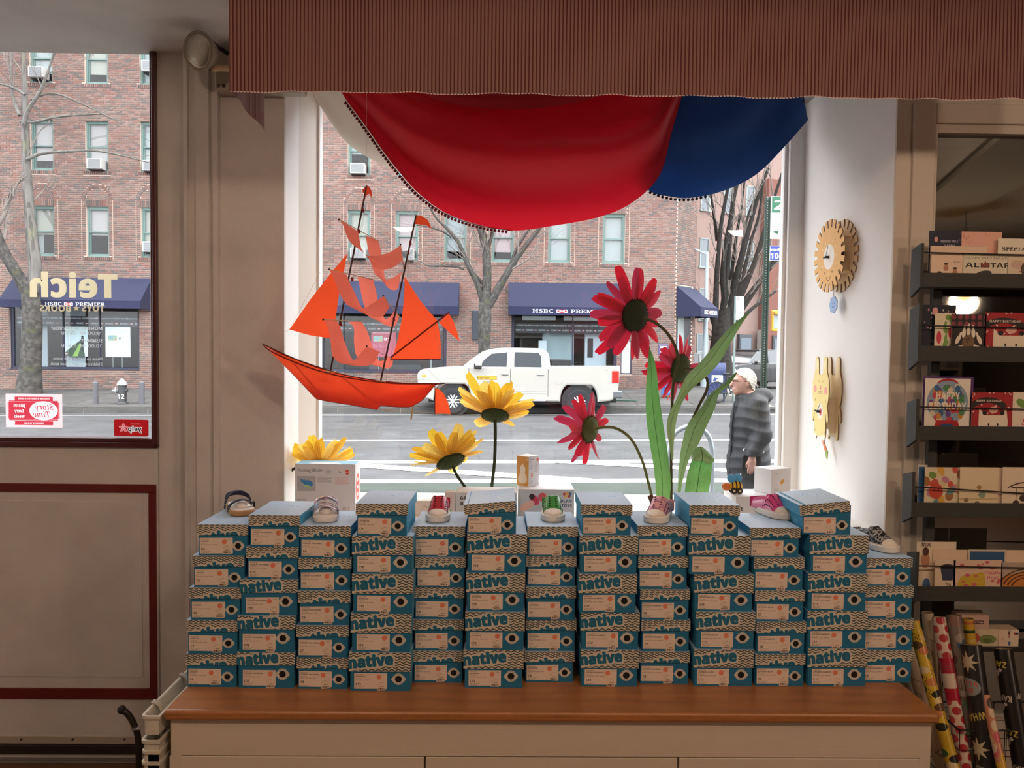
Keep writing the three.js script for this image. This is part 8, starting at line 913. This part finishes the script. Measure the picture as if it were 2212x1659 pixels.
  if (fine) { part(jk, 'zip_placket', tube([V3(-0.125, 1.3, 0.045), V3(-0.145, 1.15, 0.05), V3(-0.155, 0.9, 0.05), V3(-0.165, 0.6, 0.05)], 0.008, 20, 6), std(0x24272d, 0.6)); for (const [x, y, z] of [[-0.08, 0.86, 0.17], [0.1, 0.84, 0.19], [-0.1, 0.62, 0.15]]) part(jk, 'zip_pull', rbox(0.008, 0.03, 0.006, 0.002), std(0xe8e8e8, 0.4), [x, y, z + 0.03], [0, 0, -0.5]);
    const gl = std(0x2a2220, 0.4), rim = (z) => new THREE.TorusGeometry(0.021, 0.0028, 8, 26).rotateY(Math.PI / 2 - (z > 0 ? 0.25 : -0.25)).translate(H[0] - 0.108, H[1] + 0.01, z * 0.034); part(t, 'glasses', merge([rim(1), rim(-1), rod(V3(H[0] - 0.11, H[1] + 0.016, -0.014), V3(H[0] - 0.11, H[1] + 0.016, 0.014), 0.0025), rod(V3(H[0] - 0.1, H[1] + 0.018, 0.056), V3(H[0] + 0.018, H[1] + 0.012, 0.084), 0.0034), rod(V3(H[0] - 0.1, H[1] + 0.018, -0.056), V3(H[0] + 0.018, H[1] + 0.012, -0.084), 0.0034)]), gl); }
  const trF = (p) => { let d = 9; for (const k of ['L', 'R']) d = Math.min(d, smin(cap(p, s['hp' + k], s['kn' + k], 0.105, 0.082), cap(p, s['kn' + k], s['an' + k], 0.08, 0.075), 0.03)); return Math.max(d + 0.004 * Math.sin(p[1] * 70), 0.07 - p[1]); };
  part(t, 'trousers', sdfGeo(trF, [0, 0.45, 0], 0.48, Math.round(84 * q)), std(c.trousers, 0.85));
  for (const k of ['L', 'R']) { const a = s['an' + k]; part(t, 'shoe', sdfGeo((p) => Math.max(smin(ell(p, [a[0] - 0.06, 0.045, a[2]], [0.125, 0.05, 0.048]), ell(p, [a[0] + 0.0, 0.07, a[2]], [0.06, 0.06, 0.045]), 0.03), -p[1] + 0.001), [a[0] - 0.05, 0.08, a[2]], 0.15, Math.round(40 * q)), std(c.shoe, 0.6)); }
  return t; };
{ const d = 6.9, x = PX(1620, d, 900), y = gY(x, -d), hTop = P(1614, 797, d).y, sc = (hTop - y) / 1.608;
  person('white haired person with glasses in a dark hooded coat walking left', [x - 0.035, y + 0.002, -d], sc, 0, { skin: 0xa87f6f, hair: 0xb9b3a6, coat: 0x14171c, trousers: 0x121418, shoe: 0x1b1b1d }, true);
  const x2 = PX(1437, 25.2, 850); person('pedestrian in blue jeans half hidden behind the red flower', [x2, gY(x2, -25.2) + 0.01, -25.2], 0.98, Math.PI, { skin: 0xb98a74, hair: 0x3a2c24, coat: 0x5a2a30, trousers: 0x4c6fa5, shoe: 0x9a7448 }, false); }
renderer.render(scene, camera);
